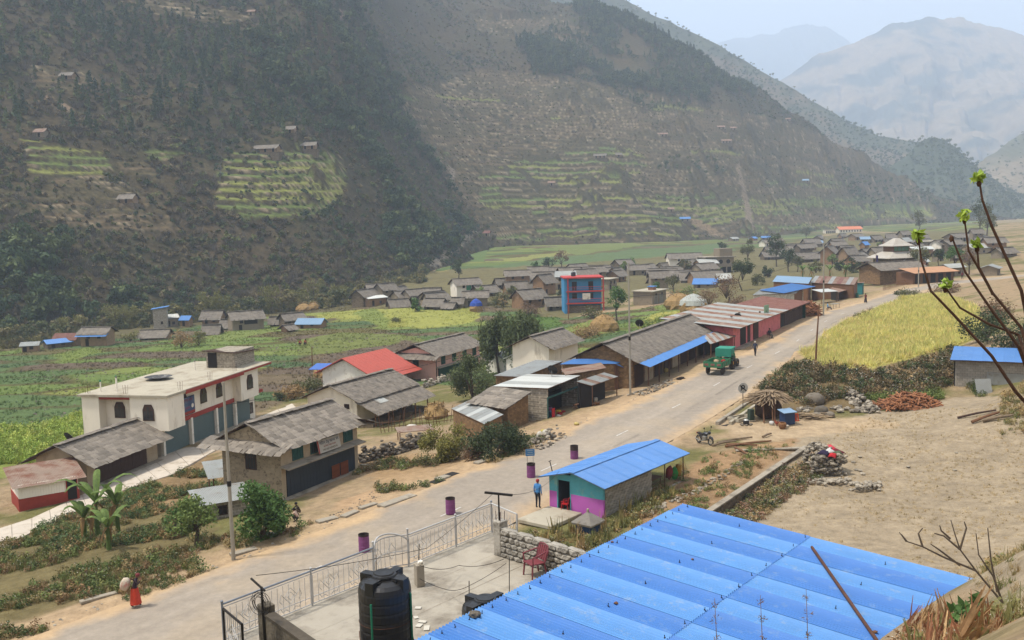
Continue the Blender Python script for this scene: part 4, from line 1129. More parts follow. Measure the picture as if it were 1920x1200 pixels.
textmesh(sb, 'तथा बस्ने व्यवस्था छ', (.05, -.034, -.28), (math.pi / 2, 0, 0), .2, mat('sign_brown', T_(110, 92, 70)))
loc, rz, W = frame((303, 858), (505, 770), -3.1)
W = 19.0; D = 7.2; g0 = 2.55; H_ = 5.55
t = thing('white_house', 'white flat-roofed two storey house with red trim, arched windows and roller shutters', 'house', loc, rz)
w = obj('wall', join(box(-.6, 2.05, -1.3, 2.4, g0, H_), box(.4, 2.05, 2.4, D, g0, H_), box(2.05, 13.4, 0, D, g0, H_), box(13.4, 17.2, -.9, D, g0, H_), box(17.2, W, .6, D, -.5, H_)), M_WHITE, t)
obj('ground_wall', box(.4, 17.2, .25, D, -.6, g0), M_WHITE, t)
obj('corner_fin', box(-.6, .39, 5.5, D, -.6, H_), M_WHITE, t)
rs = obj('roof_slab', join(box(-.8, 2.25, -1.45, D + .3, H_, H_ + .2), box(2.25, W + .5, -1.35, D + .4, H_, H_ + .2)), M_CONC_W, t)
obj('red_fascia', join(box(2.3, 13.3, -1.40, -1.36, H_ - .22, H_ + .12), box(13.3, W + .5, -1.40, -1.36, H_ - .02, H_ + .14), box(W + .5, W + .54, -1.36, D + .4, H_, H_ + .2)), M_RED, t)
obj('red_band', join(box(2.05, 13.4, -.08, -.005, g0 - .1, g0 + .32), box(17.2, W + .5, -.2, .6, g0 - .1, g0 + .22)), M_RED, t)
ar = lambda w_, h_: prism([(-w_ / 2, 0), (w_ / 2, 0), (w_ / 2, h_ * .68), (w_ * .3, h_), (-w_ * .3, h_), (-w_ / 2, h_ * .68)], 0, .06)
def arch(x, y, z, w_, h_, side=None):
 rzz = {None: 0, 'l': -math.pi / 2}[side]
 g = move(ar(w_, h_), rx=math.pi / 2)
 o = obj('arched_window', g, M_WOOD, t, (x, y, z), (0, 0, rzz))
 pn = join(*[box(-w_ * .42 + k * w_ * .29, -w_ * .42 + k * w_ * .29 + w_ * .25, -.068, -.062, .08, h_ * (.62 if k != 1 else .86)) for k in range(3)])
 obj('pane', pn, M_GLASS, o)
for x in (4.1, 7.6, 10.6): arch(x, -.01, g0 + .95, 1.15, 1.45)
arch(15.3, -.91, g0 + .95, 1.25, 1.5)
arch(-.61, .6, g0 + .9, 1.1, 1.45, 'l'); arch(.39, 4.1, g0 + .9, 1.05, 1.45, 'l')
arch(.39, 4.2, .7, 1.0, 1.3, 'l')
obj('side_ledge', join(box(-.5, .38, 2.42, 5.48, H_ - .16, H_ - .01), box(-.5, .38, 2.42, 5.48, g0 - .05, g0 + .1)), M_CONC_W, t)
obj('side_ledge_trim', join(box(-.55, -.5, 2.42, 5.48, H_ - .26, H_ - .03), box(-.55, -.5, 2.42, 5.48, g0 - .12, g0 + .08)), M_RED, t)
opening(t, 17.22, g0 + .1, .9, 2.0, .1, M_WOOD, M_DARK, 0, side='l', name='door')
opening(t, 18.1, .3, .9, 1.2, .6, M_WOOD, M_GLASS, 2)
for k, (a, b) in enumerate(((.45, 4.9), (5.35, 9.6), (9.9, 13.4), (13.6, 17.0))):
 sh = obj('roller_shutter', box(a, b, .14, .24, 0, g0 - .1), M_STEELBLUE, t)
 me = mkmesh('slat', box(0, b - a - .1, -.025, 0, 0, .10), M_STEELBLUE)
 for q in range(18): obj('slat', me, parent=sh, loc=(a + .05, .14, .05 + q * .132))
for x in (.25, 5.0, 9.65, 13.45):
 obj('pillar', box(x, x + .3, -.15, .15, -.5, g0), M_WHITE2, t)
obj('front_step', box(.2, 17, -.9, .2, -.6, .02), M_CONC, t)
st = obj('stair_tower', join(box(14.8, W + .2, .4, 3.6, H_ + .2, H_ + 1.9)), M_BLOCK, t)
obj('tower_roof', slab((14.5, .1, H_ + 1.85), (W + .5, .1, H_ + 1.55), (W + .5, 3.9, H_ + 1.75), (14.5, 3.9, H_ + 2.05), .06), M_WOOD, t)
obj('tower_door', box(14.76, 14.8, 2.4, 3.4, H_ + .22, H_ + 1.8), M_DARK, t)
m_gn = mat('green_plastic', T_(40, 150, 110))
for x, y, h in ((.8, 6.2, .9), (.6, 4.4, 1.3), (3.4, 6.4, .9), (13.2, 4.0, .9)):
 pp = obj('vent_pipe', tube([(x, y, H_ + .2), (x, y, H_ + .2 + h)], .055, 8), M_WHITE2, t)
 obj('pipe_cap', tube([(x, y, H_ + .2 + h), (x, y, H_ + .34 + h)], .08, 8), m_gn if h < 1.2 and x < 5 else M_STEEL, pp)
for x, y in ((-.2, 3.0), (1.9, -1.1), (7.5, -.9), (12.9, -.6), (-.2, 6.8)):
 rb = obj('rebar', join(*[tube([(x + dx, y + dy, H_ + .2), (x + dx * 1.3, y + dy * 1.3, H_ + 1.0)], .012, 4) for dx in (-.12, .12) for dy in (-.12, .12)]), M_RUST, t, kind='stuff')
_dl = loc + Vector((math.cos(rz) * 7.5 - math.sin(rz) * 4.6, math.sin(rz) * 7.5 + math.cos(rz) * 4.6, H_ + .2)); tag(obj('satellite_dish', lathe([(.001, .1), (.5, .12), (1.25, .3), (1.3, .3), (.5, .07), (.001, .05)], 24, False), mat('dish_grey', T_(96, 98, 104), var=.3, scale=2, stain=T_(190, 190, 190), stain_amt=.3), None, _dl), 'wide grey dish lying flat on the white house roof', 'dish')
sg = thing('banner', 'blue and red printed banner fixed on the white house wall', 'banner', loc, rz)
bo = obj('cloth', box(2.55, 5.75, -.16, -.13, g0 + .45, g0 + 2.05), mat('banner_blue', T_(120, 140, 176), var=.35, scale=1.3, col2=T_(60, 80, 130)), sg)
obj('border', join(box(2.5, 5.8, -.13, -.11, g0 + .4, g0 + 2.1)), M_DARK, sg)
obj('band', box(2.56, 5.74, -.165, -.16, g0 + .46, g0 + .72), M_RED, bo)
textmesh(bo, 'होटल एण्ड लज', (4.15, -.165, g0 + 1.78), (math.pi / 2, 0, 0), .42, m_rd)
textmesh(bo, 'खाना खाजा', (4.15, -.165, g0 + 1.05), (math.pi / 2, 0, 0), .34, mat('sign_pink', T_(190, 96, 140)))
for x in (2.95, 5.35): obj('emblem', move(lathe([(.2, 0), (.2, .008)], 12), (x, -.16, g0 + 1.15), rx=math.pi / 2), M_WHITE2, bo)
loc, rz, W = frame((165, 914), (296, 860), -2.9)
t = thing('slate_shed', 'low slate-roofed shed with brown plank doors beside the concrete lane', 'shed', loc, rz)
D, H_ = 4.6, 2.35
obj('wall', gable_geo(W, D, H_, .95), M_PLASTER, t)
gable(t, W, D, H_, 1.1, of=.9, os=.6, mode='obj', ex=.42, w=(.45, .8))
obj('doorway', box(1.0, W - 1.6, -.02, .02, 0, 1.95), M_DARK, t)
planks(t, 1.02, W - 1.62, .02, 1.9, -.02, M_WOOD, .5, 'door_plank')
obj('step', box(.4, W, -.6, 0, -.6, -.02), M_CONC, t)
loc, rz, W = frame((36, 955), (150, 935), -2.9)
t = thing('rusty_shack', 'low shack with rusty tin roof, red base and white plank walls', 'shack', loc, rz)
obj('base_wall', box(0, W, 0, 3.6, -.6, .75), M_RED, t)
planks(t, .05, W - 1.0, .75, 1.6, .0, M_WHITE2, .18, 'wall_plank')
obj('wall', box(.04, W - .04, .02, 3.5, .75, 1.75), M_WHITE2, t)
opening(t, W + .0, .0, .95, 1.7, .9, M_RED, M_DARK, 0, side='r', name='door')
opening(t, W - .5, .0, .8, 1.65, 0, M_RED, M_DARK, 0, name='door')
sheets(t, (-.4, -.45, 1.66), (1, 0, 0), (0, 4.3, .75), W + .9, 4.4, M_TIN_R)
loc, rz, W = frame((398, 946), (468, 952), -1.9)
a = at(365, 990, -1.7)
t = thing('block_hut', 'small concrete block hut with a pale tin roof below the road', 'hut', tuple(at(392, 990, -1.7)), math.radians(30))
t.location.z = -1.7
obj('wall', join(box(0, 2.5, 0, 2.2, -.4, 1.55)), M_BLOCK, t)
opening(t, .9, .7, .6, .6, 0, M_WOOD, M_DARK, 1)
sheets(t, (-.7, -.5, 1.62), (1, 0, 0), (0, 3.1, .35), 3.6, 3.0, M_TIN, .9)
t = thing('tin_lean_to', 'open lean-to of bluish tin sheets against the slate house gable', 'lean-to', tuple(at(400, 935, -1.6)), math.radians(25))
t.location.z = -1.6
for x, y in ((0.1, .1), (3.6, .1), (.1, 2.6), (3.6, 2.6)): obj('post', tube([(x, y, -.5), (x, y, 1.55 + y * .12)], .05, 6), M_WOODB, t)
sheets(t, (-.3, -.3, 1.5), (1, 0, 0), (0, 3.2, .5), 2.6, 3.3, M_TIN)
sheets(t, (2.25, -.5, 1.42), (1, .05, -.08), (0, 3.2, .5), 2.6, 3.0, M_TIN_R)
obj('tin_wall', corr((4.1, -.2, 0), (1, .25, 0), (0, 0, 1), 1.3, 1.5, .1, .014), M_TIN, t)
obj('weight_stone', move(rock(3), (1.9, 1.9, 1.95), s=.5), M_ROCKD, t)
obj('weight_pole', tube([(.9, 1.2, 1.75), (2.4, 1.9, 1.92)], .035, 5), M_WOOD, t)
loc, rz, W = frame((690, 806), (792, 770), -2.8)
t = thing('veranda_house', 'white stone house with slate roof and a lower slate lean-to over a dark veranda', 'house', loc, rz)
D = 6.0; H_ = 3.0
obj('wall', gable_geo(W, D, H_, 1.1, y0=1.2), M_WHITE, t)
gable(t, W, D, H_, 1.25, of=.35, os=.5, ex=.42, w=(.45, .8), y0=1.2)
lt = obj('lean_to_roof', slab((-.3, -1.2, 1.75), (W + .5, -1.2, 1.75), (W + .5, 1.1, 2.75), (-.3, 1.1, 2.75), .06), M_WOOD, t)
slates(lt, (-.3, -1.2, 1.75), (1, 0, 0), (0, 2.3, 1.0), W + .8, 2.5, .42, .45, .8, mode='joined')
obj('tin_patch', corr((2.0, -.2, 2.27), (1, 0, 0), (0, 2.3, 1.0), 1.5, 1.0), M_TIN, t)
for k in range(5): obj('post', tube([(.2 + k * (W - .4) / 4, -.8, -.6), (.2 + k * (W - .4) / 4, -.8, 1.85)], .07, 6), M_WOODB, t)
obj('veranda_wall', box(0, W, -.6, 1.2, -1.0, .55), M_STONE_DK, t)
for y in (2.4, 4.6): opening(t, 0, 1.9, .6, .5, y, M_WOOD, M_DARK, 1, side='l')
opening(t, W * .5, .6, .9, 1.2, 1.19, M_WOOD, M_DARK, 1); opening(t, W * .8, .6, .9, 1.2, 1.19, M_WOOD, M_DARK, 1)
loc, rz, W = frame((668, 722), (745, 705), -4.6)
t = thing('red_roof_house', 'house under a bright red ribbed metal roof', 'house', loc, rz)
W, D, H_ = 9.5, 7.5, 2.2
t.location = tuple(at(690, 728, -4.7)); t.rotation_euler.z = math.radians(63)
obj('wall', gable_geo(W, D, H_, 1.5), M_WHITE2, t)
gable(t, W, D, H_, 1.75, of=1.0, os=.5, cov='tin', tm=M_REDTIN)
obj('porch_roof', slab((-.5, -2.4, 1.2), (W + .5, -2.4, 1.2), (W + .5, -1.0, 1.75), (-.5, -1.0, 1.75), .05), M_REDTIN, t)
opening(t, W * .7, 0, 1, 1.8, -.01, M_WOOD, M_DARK, 0, name='door')
loc, rz, W = frame((818, 716), (900, 690), -5.5)
t = thing('pink_house', 'pink two storey house with slate roof and green shuttered windows', 'house', loc, rz)
D, H_ = 6.5, 3.95
obj('wall', gable_geo(W, D, H_, .9), M_PINK, t)
gable(t, W, D, H_, 1.4, of=.45, os=.5, ex=.42, w=(.45, .8))
for sx, xx in ((-1, -.3),):
 sk = obj('pent_roof', slab((xx - .9, D + .9, H_ - .5), (xx - .9, -.95, H_ - .5), (xx + .35, -.85, H_ + .05), (xx + .35, D + .85, H_ + .05), .06), M_WOOD, t)
 slates(sk, (xx - .9, D + .9, H_ - .5), (0, -1, 0), (1.25, 0, .55), D + 1.8, 1.36, .42, .45, .8, mode='joined')
for fx in (.16, .40, .64, .87): opening(t, W * fx, 2.25, 1.15, 1.3, -.01, M_GREENW, M_GREENW, 1)
opening(t, 0, 2.1, 1.0, 1.3, 3.3, M_GREENW, M_DARK, 1, side='l')
obj('ledge', box(0, W, -.7, 0, 1.95, 2.1), M_CONC, t)
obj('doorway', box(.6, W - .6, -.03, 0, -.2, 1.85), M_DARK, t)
planks(t, .8, W - .8, -.1, 1.8, -.03, M_GREENW, .5, 'door_plank')
obj('yard_slab', box(-.5, W + 1.5, -2.2, 0, -1.0, -.15), M_CONC_W, t)
obj('drain_pipe', tube([(.05, -.08, -.3), (.05, -.08, H_)], .05, 6), M_IRON, t)
def quad_pts(q): return [at(*c) for c in q]
def shed(name, label, cat, q, sheet, walls=None, ws=.85, inset=.25, pitch=.12, open_front=False, posts=None, mode='tin', ex=.5, group=None, wall_mats=None, down=None):
 """shed under a mono-pitch roof given by its four corners: q0, q1 along one edge, q2, q3 the opposite edge"""
 P = quad_pts(q)
 P[2] = P[1] + (P[3] - P[0])                    # keep it a parallelogram
 c = sum(P, Vector()) / 4
 g0 = min(ground(p.x, p.y) for p in P)
 t = thing(name, label, cat, (P[0].x, P[0].y, g0), 0, group)
 o = Vector((P[0].x, P[0].y, g0)); Q = [p - o for p in P]
 u, v = Q[1] - Q[0], Q[3] - Q[0]
 if u.cross(v).z < 0: Q = [Q[1], Q[0], Q[3], Q[2]]; u, v = Q[1] - Q[0], Q[3] - Q[0]
 if mode == 'tin':
  rf = obj('roof', slab(*[k - Vector((0, 0, .04)) for k in Q], .03), M_WOODB, t)
  sheets(rf, Q[0], u, v, u.length, v.length, sheet if not isinstance(sheet, list) else None, ws, pitch=pitch, mats=sheet if isinstance(sheet, list) else None)
 else:
  rf = obj('roof', slab(*[k - Vector((0, 0, .04)) for k in Q], .05), M_WOOD, t)
  slates(rf, Q[0], u, v, u.length, v.length, ex, ex, ex * 1.8, mode='obj' if mode == 'slate_obj' else 'joined')
 cc = sum(Q, Vector()) / 4
 I = [k + (cc - k).normalized() * inset for k in Q]
 if walls:
  for i in range(4):
   if walls[i] is None: continue
   a, b = I[i], I[(i + 1) % 4]
   V = [(a.x, a.y, -.8), (b.x, b.y, -.8), (b.x, b.y, b.z - .06), (a.x, a.y, a.z - .06)]
   nrm = (Vector(V[1]) - Vector(V[0])).cross(Vector((0, 0, 1))).normalized() * .14
   V += [tuple(Vector(k) - nrm) for k in V]
   obj('wall', (V, [(0, 1, 2, 3), (7, 6, 5, 4), (0, 4, 5, 1), (1, 5, 6, 2), (2, 6, 7, 3), (3, 7, 4, 0)]), walls[i], t)
 if posts:
  for i in posts: obj('post', tube([(I[i].x, I[i].y, -.6), (I[i].x, I[i].y, I[i].z - .05)], .05, 6), M_WOODB, t)
 t['_q'] = [list(k) for k in I]
 return t
S = M_STONE_BR
shed('stone_shed', 'small brown stone shed with coarse slate roof beside the tin shop', 'shed', [(953, 764, 1.5), (883, 752, 1.5), (927, 727, 2.3), (995, 735, 2.3)], None, [S, S, S, S], mode='slate_obj', ex=.45)
shed('tin_patch_shed', 'low shed with patched pale tin roof in front of the stone shed', 'shed', [(908, 795, .9), (846, 766, .9), (885, 757, 1.3), (944, 777, 1.3)], [M_TIN, M_TINW, M_TIN], [S, S, S, S], ws=.8)
t = shed('tin_shop', 'open roadside shop with a bright new tin roof and grey block side wall', 'shop', [(1027, 728, 2.6), (1088, 704, 2.7), (965, 705, 2.35), (924, 724, 2.35)], [M_TINW, M_TIN, M_TINW], [None, M_BLOCK, M_BLOCK, M_BLOCK], posts=None, ws=1.3)
I = [Vector(q) for q in t['_q']]
fd = (I[1] - I[0]); fd.z = 0; fl = fd.length; fa = math.atan2(fd.y, fd.x)
kit = obj('floor', move(box(-.2, fl + .4, -1.3, 3.4, -.9, .16), (I[0].x, I[0].y, .55), rz=fa), M_CONC, t)
sf = obj('shop_front', move(join(box(0, .1, -.05, .05, .2, 2.3), box(fl - .1, fl, -.05, .05, .2, 2.3), box(.1, fl - .1, -.05, .05, 2.15, 2.3)), (I[0].x, I[0].y, .5), rz=fa), M_TEAL, t)
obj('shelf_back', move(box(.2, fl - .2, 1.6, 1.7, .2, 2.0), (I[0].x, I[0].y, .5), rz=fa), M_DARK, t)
shop_o = t.location + Vector((I[0].x, I[0].y, .72)); shop_a = fa
def sp(x, y, z=0): return shop_o + Vector((math.cos(shop_a) * x - math.sin(shop_a) * y, math.sin(shop_a) * x + math.cos(shop_a) * y, z))
goods = [((.5, -.3, .55), (.5, .1, 1.0), T_(214, 40, 40), 'red and white poster panel standing at the shop front', 'poster'), ((1.1, -.5, .2), (.5, .5, .45), T_(226, 224, 220), 'white sacks heap in front of the shop', 'sack'), ((1.3, .3, .3), (.6, .5, .6), T_(70, 110, 140), 'blue crate stack in the shop doorway', 'crate'),
         ((2.0, -.2, .2), (.5, .5, .4), T_(200, 50, 44), 'red plastic tub outside the shop', 'tub'), ((2.4, .2, .25), (.45, .4, .5), T_(220, 180, 60), 'yellow packet carton inside the shop', 'carton'), ((1.8, .8, .4), (.6, .4, .8), T_(120, 60, 110), 'purple packet rack inside the shop', 'rack'), ((2.9, -.1, .18), (.35, .35, .36), T_(190, 46, 44), 'small red bucket outside the shop', 'bucket')]
for k, (p_, s_, c_, lb, ct) in enumerate(goods):
 g = move(bbox(s_[0], max(s_[1], .06), s_[2], .03), (0, 0, -s_[2] / 2)) if ct not in ('sack', 'tub', 'bucket') else (move(rock(k, 2, .9, .12, .2), s=s_) if ct == 'sack' else move(lathe([(s_[0] * .36, -.2), (s_[0] * .5, .2), (s_[0] * .46, .2), (s_[0] * .34, -.15)], 14), s=(1, 1, s_[2] / .4)))
 tag(obj(ct if ct != 'rack' else 'packet_rack', g, mat('goods_%d' % k, c_, var=.35, scale=5), None, sp(*p_), (0, 0, shop_a)), lb, ct)
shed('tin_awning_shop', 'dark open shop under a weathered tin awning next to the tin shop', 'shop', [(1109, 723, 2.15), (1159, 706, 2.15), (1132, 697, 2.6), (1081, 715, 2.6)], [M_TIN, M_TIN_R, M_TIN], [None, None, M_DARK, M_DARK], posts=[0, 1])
shed('backyard_shed', 'low wide shed roofed with pale sheets and a blue strip behind the tin shop', 'shed', [(980, 707, 2.0), (926, 704, 2.0), (976, 684, 2.3), (1056, 677, 2.3)], [M_TIN, M_TIN, M_BLUE_L, M_TIN], [S, S, S, S], ws=1.6)
shed('rusty_flat_shed', 'flat rusty roof with red soil edges between tin awning and blue awning', 'shed', [(1060, 703, 2.7), (1137, 690, 2.8), (1128, 681, 2.9), (1052, 692, 2.8)], M_TIN_R, [S, None, S, S])
shed('blue_awning_shop', 'stone fronted shop under a long blue metal awning facing the lower lane', 'shop', [(1049, 683, 2.75), (1156, 682, 2.75), (1177, 672, 3.1), (1075, 673, 3.1)], M_BLUE, [S, M_WOODB, S, S])
shed('corner_awning', 'small blue metal awning on posts beside the street pole', 'awning', [(1169, 689, 2.35), (1193, 682, 2.35), (1176, 675, 2.7), (1154, 683, 2.7)], M_BLUE, None, posts=[0, 1, 2, 3])
loc, rz, W = frame((1186, 730), (1334, 657), .2)
t = thing('long_house', 'long slate-roofed shop house with a blue metal awning along the road', 'house', loc, rz)
D, H_ = 6.0, 3.1
obj('wall', gable_geo(W, D, H_, 1.2), M_STONE_BR, t)
gable(t, W, D, H_, 1.45, of=.5, os=.45, ex=.45, w=(.45, .85), mode='joined')
aw = obj('awning', slab((-.3, -1.9, 2.32), (W - 2, -1.9, 2.32), (W - 2, -.35, 2.82), (-.3, -.35, 2.82), .03), M_WOODB, t)
sheets(aw, (-.3, -1.95, 2.34), (1, 0, 0), (0, 1.6, .5), W - 1.7, 1.68, M_BLUE, .9)
for k in range(9): obj('post', tube([(.2 + k * 3.3, -1.6, -.4), (.2 + k * 3.3, -1.6, 2.36)], .06, 6), M_RUST, t)
for k in range(9):
 x = .6 + k * 3.1
 if k % 3 == 1: obj('panel_wall', box(x, x + 2.6, -.04, 0, 0, 2.4), M_PLASTER, t)
 else:
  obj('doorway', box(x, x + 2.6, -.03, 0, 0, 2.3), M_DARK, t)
  planks(t, x + .05, x + 2.55, .02, 2.2, -.03, M_WOOD, .43, 'door_plank')
obj('platform', box(-.2, W, -1.9, 0, -.9, -.02), M_CONC, t)
t = thing('slate_house', 'slate-roofed house partly hidden behind the gable of the long shop house', 'house', at(1030, 690, -1.0), math.radians(63))
t.location.z = -1.5
obj('wall', gable_geo(9, 5, 3.2, 1.0), M_WHITE, t); gable(t, 9, 5, 3.2, 1.2, of=.5, os=.4, ex=.5)
t = thing('white_shed', 'low white tent-like tin shed between the willow and the slate house', 'shed', at(985, 690, -2.6), math.radians(40))
t.location.z = -3.2
obj('wall', gable_geo(6, 4, 1.6, .7), M_WHITE2, t); gable(t, 6, 4, 1.6, .8, of=.3, os=.3, cov='tin', tm=M_TINW)
t = thing('white_shed', 'small white hut with tin roof standing behind the round bush', 'hut', at(945, 690, -3.6), math.radians(50))
t.location.z = -4.2
obj('wall', gable_geo(4, 3.4, 2.0, .6), M_WHITE2, t); gable(t, 4, 3.4, 2.0, .7, of=.3, os=.3, cov='tin', tm=M_TIN); opening(t, 2, .8, .7, .7, -.01)
shed('striped_awning', 'weathered pale tin awning between the long house and pink shops', 'awning', [(1332, 645, 2.4), (1380, 630, 2.4), (1365, 619, 2.9), (1317, 629, 2.9)], [M_TIN, M_TIN_R], [None, None, M_DARK, None], posts=[0, 1])
loc, rz, W = frame((1386, 649), (1504, 598), .85)
t = thing('pink_shops', 'row of pink painted shops with dark doors along the road', 'shop row', loc, rz)
D = 6.5
wl = W * .60
obj('wall', box(-2.5, wl, 0, D, -.8, 2.7), M_PINK2, t)
obj('wooden_wall', box(wl, W, 0, D - 1, -.8, 2.5), M_WOODB, t)
rf = obj('roof', slab((-3.5, -1.1, 2.62), (wl, -1.1, 2.62), (wl, D + 2.6, 3.5), (-3.5, D + 2.6, 3.5), .06), M_WOOD, t)
sheets(rf, (-3.5, -1.15, 2.65), (1, 0, 0), (0, D + 3.7, .9), wl + 3.5, D + 3.8, None, 1.1, mats=[M_TIN, M_TIN_R, M_TIN_R, M_TIN])
rf2 = obj('lower_roof', slab((wl, -1.0, 2.55), (W + 1, -1.0, 2.45), (W + 1, D, 3.1), (wl, D, 3.3), .06), M_WOOD, t)
sheets(rf2, (wl, -1.05, 2.6), (1, 0, 0), (0, D + 1, .75), W - wl + 1, D + 1, M_TIN_RED, 1.0)
for k in range(7): obj('weight_stone', move(rock(k), s=.35), M_ROCKD, t, (random.uniform(-2, wl), random.uniform(0, 5), 2.95 + .05 * k))
for k, x in enumerate((.4, 3.6, 6.2)):
 obj('doorway', box(x, x + (2.4 if k != 1 else 1.1), -.04, 0, .05, 2.15), M_DARK, t)
 if k: planks(t, x + .05, x + (2.3 if k != 1 else 1.05), .06, 2.1, -.04, M_WOOD, .38, 'door_plank')
for k in range(4):
 x = wl + .3 + k * (W - wl) / 4
 obj('doorway', box(x, x + 1.6, -.04, 0, .05, 2.0), M_DARK, t)
planks(t, wl + 2.0, W - .2, .06, 1.9, -.05, M_WOOD, .45, 'door_plank')
obj('green_cloth_end', box(W, W + .06, -.5, D - 1.4, 0, 2.3), M_GREENW, t)
obj('platform', box(-2.5, W, -1.0, 0, -.9, .0), M_CONC, t)
shed('block_shop', 'long block-walled shop with pale tin eave below the blue gable roof', 'shop', [(1411, 553, 3.3), (1492, 550, 3.3), (1535, 540, 4.2), (1428, 541, 4.2)], [M_TIN], [M_BLOCKW, M_WOODB, M_BLOCK, M_BLOCK], ws=2)
shed('blue_gable_shop', 'shop under a bright blue peaked metal roof', 'shop', [(1424, 544, 4.0), (1484, 531, 4.9), (1534, 540, 4.2), (1470, 550, 3.4)], M_BLUE, None, ws=1.5)
shed('white_canopy', 'white cloth canopy on posts shading a table outside the shops', 'canopy', [(1540, 548, 2.9), (1572, 546, 2.9), (1553, 539, 3.1), (1521, 543, 3.1)], M_TINW, None, posts=[0, 1], ws=3)
shed('light_blue_shop', 'shop with pale blue sheet roof behind the restaurant', 'shop', [(1516, 532, 3.8), (1448, 528, 3.8), (1456, 520, 4.6), (1523, 520, 4.6)], M_BLUE_L, [M_WOODB] * 4, ws=1.6)
shed('rusty_stripe_shop', 'wooden restaurant under a rust-striped tin roof', 'restaurant', [(1519, 530, 3.6), (1602, 534, 3.6), (1612, 520, 4.6), (1529, 517, 4.6)], [M_TIN, M_TIN_R, M_TIN_RED, M_TIN_R], [M_WOODB, M_WOODB, M_WOOD, M_WOOD], ws=1.0)
shed('tin_porch', 'low brown tin porch in front of the wooden restaurant', 'porch', [(1572, 548, 2.5), (1597, 541, 2.6), (1588, 536, 2.9), (1556, 540, 2.9)], M_TIN_R, [None, None, M_DARK, M_DARK], posts=[0, 1])
p = G(1611, 552)
t = thing('teal_booth', 'narrow turquoise booth at the end of the wooden restaurant', 'booth', p, math.radians(60))
obj('booth_body', bbox(1.6, 1.4, 2.3, .04), mat('booth_teal', W_(60, 140, 150), var=.2), t); obj('booth_roof', box(-1, 1, -.9, .9, 2.3, 2.36), M_TIN_R, t); obj('door', box(-.6, .4, -.74, -.7, .05, 1.9), M_TEAL, t)
for (a, b, c, lb) in ((1599, 556, T_(52, 84, 170), 'blue plastic barrel outside the restaurant'), (1607, 558, T_(60, 140, 130), 'green plastic barrel outside the restaurant')):
 p = G(a, b)
 tag(obj('barrel', lathe([(.26, 0), (.29, .1), (.3, .45), (.29, .8), (.26, .9)], 14), mat('barrel_%d' % a, c, rough=.5), None, p), lb, 'barrel')
t = thing('stone_house', 'long low stone house with patchy slate roof at the road bend', 'house', at(1650, 527, 1.6), math.radians(22))
t.location.z = 1.4
obj('wall', gable_geo(13, 6.5, 2.9, 1.0), M_STONE_BR, t); gable(t, 13, 6.5, 2.9, 1.3, of=.6, os=.6, ex=.55)
t = thing('tile_roof_shop', 'low shop with a faded orange-brown roof beside the stone house', 'shop', at(1712, 531, 1.6), math.radians(20))
t.location.z = 1.5
obj('wall', box(0, 11, 0, 5, -.6, 2.3), M_WOODB, t)
rf = obj('roof', slab((-.8, -1.2, 2.2), (11.6, -1.2, 2.2), (11.6, 3.6, 3.1), (-.8, 3.6, 3.1), .06), M_WOOD, t)
sheets(rf, (-.8, -1.25, 2.24), (1, 0, 0), (0, 4.8, .9), 12.4, 4.9, mat('faded_orange_tin', T_(206, 160, 128), var=.2, scale=.8, rough=.7), 1.2)
for k in range(5): obj('door', box(.5 + k * 2.1, 1.8 + k * 2.1, -.05, 0, 0, 1.9), M_DARK, t)
p = at(1680, 512, 1.0)
t = thing('temple', 'two-tiered temple with pale pyramid metal roofs and green upper windows', 'temple', (p.x, p.y, .6), math.radians(16))
M_PAGO = mat('pale_metal', T_(206, 202, 196), var=.12, scale=.6, rough=.5, stain=T_(170, 160, 150), stain_amt=.4)
def hip(R, r, z0, z1, sx=1.0):
 V = [(-R * sx, -R, z0), (R * sx, -R, z0), (R * sx, R, z0), (-R * sx, R, z0), (-r * sx, -r, z1), (r * sx, -r, z1), (r * sx, r, z1), (-r * sx, r, z1)]
 V2 = [(x, y, z - .12) for x, y, z in V[:4]]
 return V + V2, [(0, 1, 5, 4), (1, 2, 6, 5), (2, 3, 7, 6), (3, 0, 4, 7), (4, 5, 6, 7), (11, 10, 9, 8), (0, 8, 9, 1), (1, 9, 10, 2), (2, 10, 11, 3), (3, 11, 8, 0)]
obj('lower_wall', box(-4.4, 4.4, -3.4, 3.4, -1, 4.4), M_STONE_DK, t)
obj('lower_roof', hip(4.6, 2.2, 4.5, 6.0, 1.25), M_PAGO, t)
up_ = obj('upper_wall', box(-2.4, 2.4, -2, 2, 5.6, 7.6), M_WOODB, t)
for k in range(4): obj('window', box(-2.2 + k * 1.12, -1.25 + k * 1.12, -2.06, -2.0, 6.2, 7.3), mat('green_glass', W_(90, 130, 110), var=.3), up_)
obj('upper_roof', hip(2.9, 1.9, 7.5, 8.1, 1.15), M_PAGO, t); obj('roof_top', hip(2.0, .5, 8.05, 9.4, 1.15), M_PAGO, t)
for s in (-1, 1): opening(t, s * 2.6, .6, 1.2, 1.6, -3.41, M_WOOD, M_DARK, 1)
t = thing('temple_annex', 'gabled stone annex with pale roof edge in front of the temple', 'house', at(1652, 512, 1.0), math.radians(-60))
t.location.z = .8
obj('wall', gable_geo(6, 6, 3.2, 1.6), M_STONE_DK, t); gable(t, 6, 6, 3.2, 1.8, of=.6, os=.5, cov='tin', tm=M_TIN)
obj('arch_window', move(lathe([(.6, 0), (.6, .06)], 14), (-.02, 3, 1.8), ry=-math.pi / 2), M_WHITE2, t)
p = G(1642, 529)
t = thing('prayer_flag_pole', 'tall pole hung with blue, red and yellow prayer cloth', 'flag pole', p, 0)
obj('pole', tube([(0, 0, -.3), (0, 0, 7.2)], .05, 6), M_WOODB, t)
